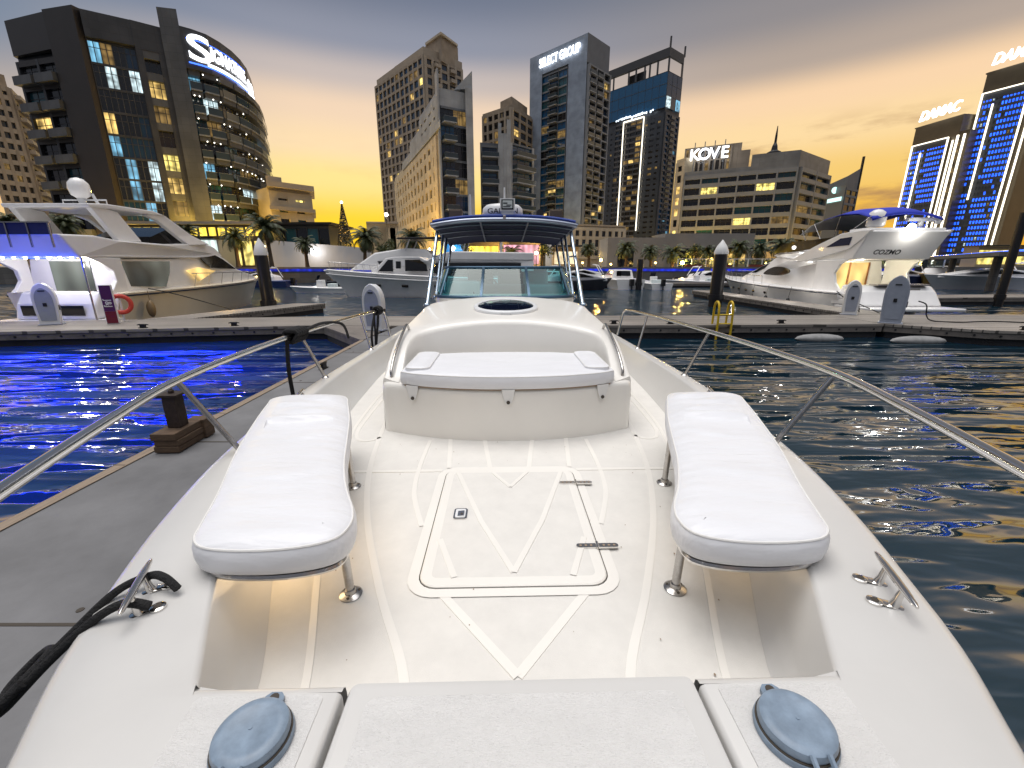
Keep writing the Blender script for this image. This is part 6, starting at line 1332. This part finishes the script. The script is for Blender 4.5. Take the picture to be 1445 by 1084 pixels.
t = thing('shop_front', 'gold lit restaurant canopy running along the foot of the dark hotel', 'shop', (-49,73,GZ))
m = MB(); m.box(-14,9,0,5,0,7.2); m.build('shell', [pm('shop_shell_dark',(.10,.08,.05),.5)], t)
for k in range(15):
    if k != 6: m = MB(); m.box(-13.6+1.5*k,-12.5+1.5*k,-.05,-.01,5.0,6.3); m.build('lit_sign_panel', [SHOPY], t)
m = MB(); m.box(-14.2,9.2,-1.5,.2,6.7,7.1); m.build('awning', [BEI2], t)
for k in range(11): m = MB(); m.box(-13+2*k,-11.5+2*k,-.05,-.01,.4,4.2); m.build('lit_window', [L_YEL], t)
rs = random.Random(11)
def kiosk(x, w, h, mat, label, dy=3, z0=0):
    t = thing('kiosk', label, 'kiosk', (x,ey(x)+dy,GZ)); m = MB(); m.box(-w/2,w/2,0,3,0,h); m.build('shell', [BEI2], t); m = MB(); m.box(-w/2+.2,w/2-.2,-.05,-.01,.6,h-.7); m.build('lit_front', [mat], t); m = MB(); m.box(-w/2-.4,w/2+.4,-1.3,3.2,h,h+.25); m.build('roof', [BLK], t, bevel=.05)
kiosk(-4.5, 5, 4.0, SHOPY, 'yellow lit kiosk seen through the boat canopy at left'); kiosk(1.5, 6, 4.2, em('shop_pink',(1,.45,.55),1.6,.6), 'pinkish lit kiosk seen through the boat canopy'); kiosk(8.6, 4, 3.2, em('shop_warm',(1,.80,.5),1.9,.6), 'warm white lit kiosk right of the canopy'); kiosk(-58, 9, 3.4, L_WARM, 'warm lit cafe front behind the blue lit yacht', 2)
kiosk(58, 16, 3.2, L_YEL, 'long yellow lit cafe terrace in front of the grey hotel', 7); kiosk(36, 8, 3.0, L_WARM, 'low lit terrace bar under the promenade palms', 7); kiosk(104, 22, 4, L_YEL, 'long lit restaurant terrace behind the white flybridge yacht', 9)
# podium walls in front of the towers
t = thing('podium_block', 'plain grey podium with arched opening in front of the dark tower', 'building', (24,84,GZ)); m = MB(); m.box(-6,5,0,8,0,5.4); m.box(5.0,22,1,9,0,6.2); m.build('wall', [pm('podium_grey',(.24,.225,.205),.6,var=.12,scale=.4)], t)
for a_, b_, c_ in ((-4,-1,-.05),(8,11,.95),(14,17,.95)): m = MB(); m.box(a_,b_,c_,c_+.04,0,3.5); m.build('opening', [G_DARK], t)
# glazed terrace fence
t = thing('terrace_fence', 'glazed terrace fence with white posts along the quay right of the canopy', 'fence', (26,ey(26)+.8,GZ))
for k in range(20):
    m = MB(); m.box(k*2.2-.07,k*2.2+.07,-.07,.07,0,1.35); m.build('post', [WHT], t)
m = MB(); m.box(0,41.8,-.015,.015,.15,1.15); m.build('glass_panel', [CLEAR], t); m = MB(); m.box(0,41.8,-.05,.05,1.3,1.4); m.build('handrail', [WHT], t)
hd = MB()
for k in range(900):
    x = rs.uniform(0,42); s_ = rs.uniform(.08,.22); c = Vector((x, .9+rs.uniform(-.4,.4), rs.uniform(.2,1.5))); a = Vector((rs.gauss(0,1),rs.gauss(0,1),rs.gauss(0,1))).normalized()*s_; b2_ = Vector((rs.gauss(0,1),rs.gauss(0,1),rs.gauss(0,1))).normalized()*s_
    hd.add([c-a, c+b2_, c+a, c-b2_], [(0,1,2,3)])
HEDGE = pm('hedge_leaf', (.035,.055,.015), .6, var=.5, scale=3)
o = hd.build('hedge', [HEDGE]); o.location = (26,ey(26)+1.2,GZ); tag(o, 'low clipped hedge behind the glazed terrace fence', 'hedge')
# palms
PTR = pm('palm_trunk', (.10,.07,.045), .85, var=.4, scale=6, bump=.8, bscale=18, bdist=.05, stretch=(1,1,4)); PLF = pm('palm_leaf', (.045,.062,.018), .55, var=.45, scale=2); PLD = pm('palm_dry', (.12,.085,.04), .7, var=.3)
def palm(label, x, y, h, cr, seed, trunkr=.26):
    r = random.Random(seed); t = thing('palm_tree', label, 'palm tree', (x,y,GZ), 0, 'palms along the promenade'); lx, ly = r.uniform(-.4,.4), r.uniform(-.3,.3)
    m = MB(); P = [(lx*k*k/36, ly*k*k/36, h*k/6) for k in range(7)]; m.tube(P, [trunkr*1.3,trunkr*1.1,trunkr,trunkr*.95,trunkr*.95,trunkr*1.1,trunkr*1.35], 10); m.build('trunk', [PTR], t, smooth=60)
    m = MB(); top = Vector((lx,ly,h))
    for k in range(46):
        az = k*2.39996 + r.uniform(-.2,.2); e0 = R(78 - 118*(k/46) + r.uniform(-8,8)); ln = cr*r.uniform(.8,1.1)*(1 if e0 > -.3 else .8); dry = 1 if k > 42 else 0
        H_ = Vector((math.cos(az),math.sin(az),0)); p = Vector(top); e = e0; pts = [Vector(p)]; N_ = 9
        for q in range(N_): p = p + (H_*math.cos(e)+Vector((0,0,math.sin(e))))*ln/N_; e -= R(8.5+2.2*q)*.75; pts.append(Vector(p))
        side = Vector((-H_.y,H_.x,0))
        m.tube([pts[0],pts[3],pts[6],pts[9]], [.035,.025,.015,.006], 4, dry)
        for q in range(1, N_*3):
            f = q/(N_*3); i = min(int(f*N_), N_-1); c = pts[i].lerp(pts[i+1], f*N_-i); tn = (pts[i+1]-pts[i]).normalized(); up_ = side.cross(tn)
            wl = cr*.30*math.sin(math.pi*min(1,f*.86+.12))*r.uniform(.8,1.1)+.05
            for sg in (1,-1):
                dv = (side*sg*.72 + tn*.72 - Vector((0,0,.30)) + up_*.15).normalized()*wl; w_ = tn*.035*cr/2
                m.add([c-w_, c+w_, c+dv], [(0,1,2)], dry)
    m.build('crown', [PLF, PLD], t)
for px, py, Y, lab, cr, sd in ((376,322,62,'tall palm left of the white promenade wall by the white capped pile',3.4,1),(512,336,66,'dark palm beside the lit cone tree',3.1,2),(584,338,66,'palm in front of the sand coloured wedge hotel',2.9,3),(885,352,72,'palm above the small white cruiser',2.4,4),(950,358,73,'palm by the bright lamp left of the grey hotel',2.6,5),(1042,350,74,'palm behind the pile with pointed grey cap',2.6,6),(1104,349,76,'palm behind the bow of the white flybridge yacht',2.9,7),(8,322,58,'palm behind the overhang of the blue lit yacht at the left edge',3.6,8),(92,318,62,'palm between the beige tower and the dark hotel',2.8,9),(722,357,70,'small palm seen under the boat canopy',2.0,10),(262,330,64,'palm behind the hardtop of the blue lit yacht',2.6,12),(832,352,76,'clipped palm in front of the low cream block',2.0,13)):
    c = aty(px,py,Y); palm(lab, c.x, Y, max(1.5,c.z-GZ), cr, sd)
# leafy trees
LEAF = pm('tree_leaf', (.05,.07,.02), .6, var=.5, scale=1.2); BARK = pm('tree_bark', (.08,.055,.035), .85, var=.3)
def tree(label, x, y, h, cr, seed):
    r = random.Random(seed); t = thing('leafy_tree', label, 'tree', (x,y,GZ), 0, 'leafy promenade trees'); m = MB(); m.tube([(0,0,0),(.1,0,h*.3),(.05,.1,h*.55)], [.16,.12,.08], 7)
    cl = []
    for k in range(9):
        a = r.uniform(0,6.28); q = Vector((math.cos(a)*cr*r.uniform(.2,.75), math.sin(a)*cr*r.uniform(.2,.75), h*r.uniform(.5,.92))); cl.append(q); m.tube([(.05,.05,h*.42),tuple(q)], [.06,.02], 5)
    m.build('trunk', [BARK], t, smooth=60); m = MB()
    for q in cl:
        for k in range(120):
            d_ = Vector((r.gauss(0,1),r.gauss(0,1),r.gauss(0,.8))); d_ = d_.normalized()*cr*.42*r.random()**.45; c = q+d_; a = Vector((r.gauss(0,1),r.gauss(0,1),r.gauss(0,1))).normalized()*r.uniform(.10,.2); b_ = Vector((r.gauss(0,1),r.gauss(0,1),r.gauss(0,1))).normalized()*r.uniform(.08,.14); m.add([c-a,c+b_,c+a,c-b_], [(0,1,2,3)])
    m.build('crown', [LEAF], t)
for px, lab, h, cr, sd in ((545,'dense dark tree right of the lit cone tree',4.4,1.9,21),(660,'tree behind the windscreen at left under the canopy',4.2,1.8,22),(765,'tree behind the windscreen at right under the canopy',4.4,1.9,23),(983,'small tree beside the bright lamp',3.4,1.6,24),(1015,'round tree behind the pile with pointed grey cap',3.0,1.5,25)):
    X = (px-PXC)/F/1.038*71; tree(lab, X, 71.5, h, cr, sd)
# lit cone tree
t = thing('christmas_tree', 'tall lit cone shaped christmas tree with a star on top', 'christmas tree', (-29.5,74.5,GZ)); c = aty(482,287,74.5); hh_ = c.z-GZ; t.location.x = c.x
m = MB(); m.lathe([(.08,0),(.05,hh_)], (0,0,0), 6)
for k in range(14): a = 2*math.pi*k/14; m.tube([(1.75*math.cos(a),1.75*math.sin(a),1.2),(.05*math.cos(a),.05*math.sin(a),hh_)], .035, 4)
for k in range(9): z = 1.2+(hh_-1.2)*k/9; r_ = 1.75*(1-k/9.0); m.tube([(r_*math.cos(2*math.pi*i/18),r_*math.sin(2*math.pi*i/18),z) for i in range(19)], .05, 4)
m.build('frame', [pm('tree_wire',(.02,.02,.015),.6)], t)
m = MB(); r = random.Random(9)
for k in range(520):
    f = r.random()**1.4; a = r.uniform(0,6.28); q_ = 1.62*(1-f)*r.uniform(.75,1); c = Vector((q_*math.cos(a),q_*math.sin(a),1.1+(hh_-1.2)*f)); a_ = Vector((r.gauss(0,1),r.gauss(0,1),r.gauss(0,.6))).normalized()*.24; b_ = Vector((r.gauss(0,1),r.gauss(0,1),r.gauss(0,.6))).normalized()*.16; m.add([c-a_,c+b_,c+a_,c-b_], [(0,1,2,3)])
m.build('garland', [pm('tree_garland',(.02,.028,.012),.7)], t)
m = MB(); r = random.Random(4)
for k in range(230): f = r.random()**1.5; a = r.uniform(0,6.28); rr_ = 1.78*(1-f); m.ball((rr_*math.cos(a),rr_*math.sin(a),1.2+(hh_-1.2)*f), .045, n=5, k=3)
tag(m.build('fairy_light', [em('fairy_amber',(1,.55,.12),1.6)], t), kind='stuff'); m = MB(); m.ball((0,0,hh_+.15), .22, n=8, k=5); m.build('star', [em('star_white',(.9,.95,1),5)], t)
# street lamps: lit globes on posts
def lamp(label, px, py, Y, glow=LAMPA, power=0, col=(1,.58,.14), r=.22):
    c = aty(px,py,Y); t = thing('street_lamp', label, 'street lamp', (c.x,Y,GZ), 0, 'promenade street lamps'); h = c.z-GZ
    m = MB(); m.lathe([(.12,0),(.12,.3),(.06,.35),(.05,h-r)], (0,0,0), 10); m.build('post', [BLK], t, smooth=40); m = MB(); m.ball((0,0,h), r, n=12, k=8); m.build('globe', [glow], t, smooth=60)
    if power: pt_light('lamp_light', (c.x,Y-.6,c.z), power, col, .2)
GL = lambda s, c=(1,.62,.14): em('lamp_glow', c, s, sample=True)
lamp('tall lamp with white head before the beige tower', 545,303,76, GL(16,(1,.95,.85)), 500, (1,.85,.55), .3)
lamp('bright amber lamp among the palms left of the grey hotel', 963,371,71, GL(60), 1600, r=.30); lamp('amber lamp between the palms and the pile with grey cap', 1005,365,74, GL(30), 700, r=.2)
lamp('amber lamp above the dark hulled cruiser', 848,367,70, GL(40), 800, r=.22); lamp('amber lamp seen through the canopy at left', 709,366,69, GL(50), 900, r=.26); lamp('lamp by the shops next to the white capped pile', 372,348,64, GL(26,(1,.75,.3)), 900, r=.24)
lamp('amber lamp through the canopy at right', 757,357,70, GL(26,(1,.8,.5)), 500, r=.25); lamp('lamp behind the far right boats', 1300,372,80, GL(14), 500, r=.3); lamp('second lamp behind the far right boats', 1232,373,80, GL(20), 700, r=.3); lamp('white lamp beside the wedge hotel foot', 606,352,69, GL(14,(1,.95,.8)), 400, r=.2)
# facade uplights at ground level
for x, yq, z, e in ((-66,74,4,5200),(-58,77,4,7500),(-50,80.5,4.5,9000),(-52,74,11,4000),(-47,90,6,8000),(-38,86,4.6,3500),(-29,118,5,9000),(-40,150,5,6500),(-22,118,4,6000),(14,150,6,3000),(20,190,7,6000),(36,188,7,5000),(57,140,5,6000),(60,128,4.6,3600),(80,126,4.6,3600),(98,134,4.6,3200),(18,96,4.6,1500),(60,220,7,6000),(-75,76,5,1600),(-150,140,6,6000)):
    pt_light('facade_uplight', (x,yq,z), e, (1,.62,.10), .6)
# blue pontoon lights over the left basin
def blue_light(x, y, e, rx, rz, size=3.4):
    bl = bpy.data.lights.new('pontoon_blue_light','AREA'); bl.energy = e*.5; bl.color = (.0,.02,1); bl.shape = 'RECTANGLE'; bl.size = size; bl.size_y = .25
    o = bpy.data.objects.new('pontoon_blue_light', bl); COL.objects.link(o); o.location = (x,y,.37); o.rotation_euler = (R(rx),0,R(rz))
for x, yy, e in ((-14.5,12.6,70),(-10.5,13.2,70),(-19.5,11.9,90)): blue_light(x, yy, e, -75, 8)
for x, yy, e in ((-6,2.0,10),(-6.4,5.8,18),(-6.8,9.6,34),(-9.6,4.0,22),(-10.2,8.0,48),(-10,11.4,50),(-13.2,5.4,36),(-13.9,10.2,74),(-17,4.2,44),(-17.6,9.0,90),(-21.5,7.2,90),(-8.5,.6,9)):
    pt_light('underwater_blue_lamp', (x,yy,-1.5), e, (0,.045,1), .15)
for s_, e in ((-1,1.3),(1,.35)):
    pt_light('courtesy_lamp', W((s_*.98,1.62,1.40)), e*1.5, (1,.70,.38), .12)
pt_light('facade_fill_light', (-13,117,7), 3200, (.9,.93,1), .6); pt_light('facade_fill_light', (2,128,6), 1800, (.9,.93,1), .6)  # added white fill to brighten the grey facades; no fixture stands there
# small gear on the pontoons
DCL = pm('dock_cleat', (.02,.02,.022), .4, .5)
for x, y, rz, lab in ((-9.5,14.55,.15,'black dock cleat on the left walkway near the corner'),(-12.2,14.05,.15,'black dock cleat on the left walkway by the berth sign'),(3.6,15.05,0,'black dock cleat behind the coachroof on the walkway'),(5.6,15.05,0,'black dock cleat left of the yellow ladder'),(9.6,15.2,0,'black dock cleat right of the yellow ladder'),(16.4,13.55,-.25,'black dock cleat on the angled right walkway'),(-3.78,8.3,1.57,'black dock cleat on the grey finger pontoon')):
    t = MB(); t.tube([(-.17,0,.10),(-.1,0,.115),(.1,0,.115),(.17,0,.10)], [.015,.022,.022,.015], 8); t.box(-.08,.08,-.035,.035,0,.105); t.box(-.12,.12,-.05,.05,0,.02)
    o = tag(t.build('dock_cleat', [DCL], smooth=50), lab, 'cleat', 'dock cleats'); o.location = (x,y,.502); o.rotation_euler = (0,0,rz)
def line(name, label, pts, r, cat, mat=None):
    m = MB(); m.tube(catmull(pts, 8), r, 6); return tag(m.build(name, [mat or ROPE], smooth=60), label, cat)
line('shore_cable', 'black shore power cable sagging from the large grey pedestal onto the right walkway', [(14.7,15.6,1.25),(15.2,15.8,1.1),(15.4,15.9,.7),(15.5,15.7,.53),(16.2,15.4,.52),(17.6,15.6,.52),(19.5,15.0,.52),(22,15.2,.52)], .022, 'cable')
line('shore_cable', 'black cable from the pale pedestal up to the lit cockpit', [(14.2,18.0,1.3),(14.7,18.4,1.15),(15.2,18.8,.6),(16.0,20.0,.55),(16.9,22.6,1.2)], .02, 'cable')
line('mooring_line', 'taut dark mooring line from the blue lit yacht down to its berth finger', [(-15.55,18.6,1.55),(-14.6,19.0,1.25),(-12.9,19.7,.56)], .022, 'rope')
line('mooring_line', 'mooring line from the white flybridge yacht stern to the walkway', [(17.2,23.3,1.15),(16.4,20.6,.8),(15.6,18.2,.55)], .02, 'rope')
t = MB(); t.ball((0,0,0), .16,.16,.36, 12, 8); t.tube([(0,0,.34),(0,0,.75)], .012, 5); o = tag(t.build('boat_fender', [pm('fender_tan',(.22,.15,.07),.5)], smooth=60), 'tan fender hanging at the side of the blue lit yacht', 'fender'); o.location = (-15.36,18.3,.72)
m = MB(); r = random.Random(2)
for k in range(4): m.tube([(.28*math.cos(a*.5+k)*(1+.05*k), .2*math.sin(a*.5+k)*(1+.05*k), .02+.03*k) for a in range(14)], .022, 6)
o = tag(m.build('coiled_hose', [pm('hose_orange',(.35,.06,.02),.5)], smooth=60), 'coiled orange hose lying beside the centre pedestal', 'hose'); o.location = (-2.9,14.9,.5)
# people strolling are too small to read; planters along the quay
for k, x in enumerate((28.5,33,38.5,44,50,55.5)):
    t = thing('planter', ['low red planter behind the terrace fence, first from the canopy','low red planter between the pile and the clipped palm','low red planter below the bright amber lamp','low red planter right of the bright amber lamp','low red planter left of the pale capped pile','low red planter at the right end of the terrace'][k], 'planter', (x,ey(x)+.45,GZ), 0, 'terrace planters'); m = MB(); m.box(-1.3,1.3,-.2,.2,0,.5); m.build('box', [pm('planter_red',(.20,.04,.02),.6)], t)
    m = MB()
    for q in range(90): c = Vector((r.uniform(-1.25,1.25), r.uniform(-.2,.2), .5+r.random()*.35)); a = Vector((r.gauss(0,.08),r.gauss(0,.08),r.uniform(.05,.2))); m.add([c-a, c+Vector((.06,.02,0)), c+a], [(0,1,2)])
    m.build('foliage', [HEDGE], t)

# string of small lamps, extra palms and lit ground floors along the promenade
for k, px in enumerate((822,862,905,925,1030,1060,1080,1112,1140,1165)):
    lamp('small promenade lamp %s' % ['left of the clipped palm','above the white cruiser cabin','right of the thin black pile','left of the bright amber lamp','behind the pale capped pile','between two palms before the grey hotel','by the last palm before the yacht bow','above the yacht bow pulpit','left of the flybridge screen','behind the bimini of the white yacht'][k], px, 371+(k%3)*2, 73+(k%4), GL(18), 0, r=.16)
for px, py, Y, lab, cr, sd in ((920,356,74,'small palm between the white cruiser and the bright lamp',2.1,31),(1000,357,75,'slim palm left of the pale capped pile',2.2,32),(1072,353,76,'palm between two others before the grey hotel',2.4,33),(430,345,66,'palm in front of the white promenade wall',2.0,34),(330,335,64,'palm before the shop front with the lemon poster',2.6,35),(690,352,72,'palm seen under the left part of the canopy',2.2,36)):
    c = aty(px,py,Y); palm(lab, c.x, Y, max(1.5,c.z-GZ), cr, sd)
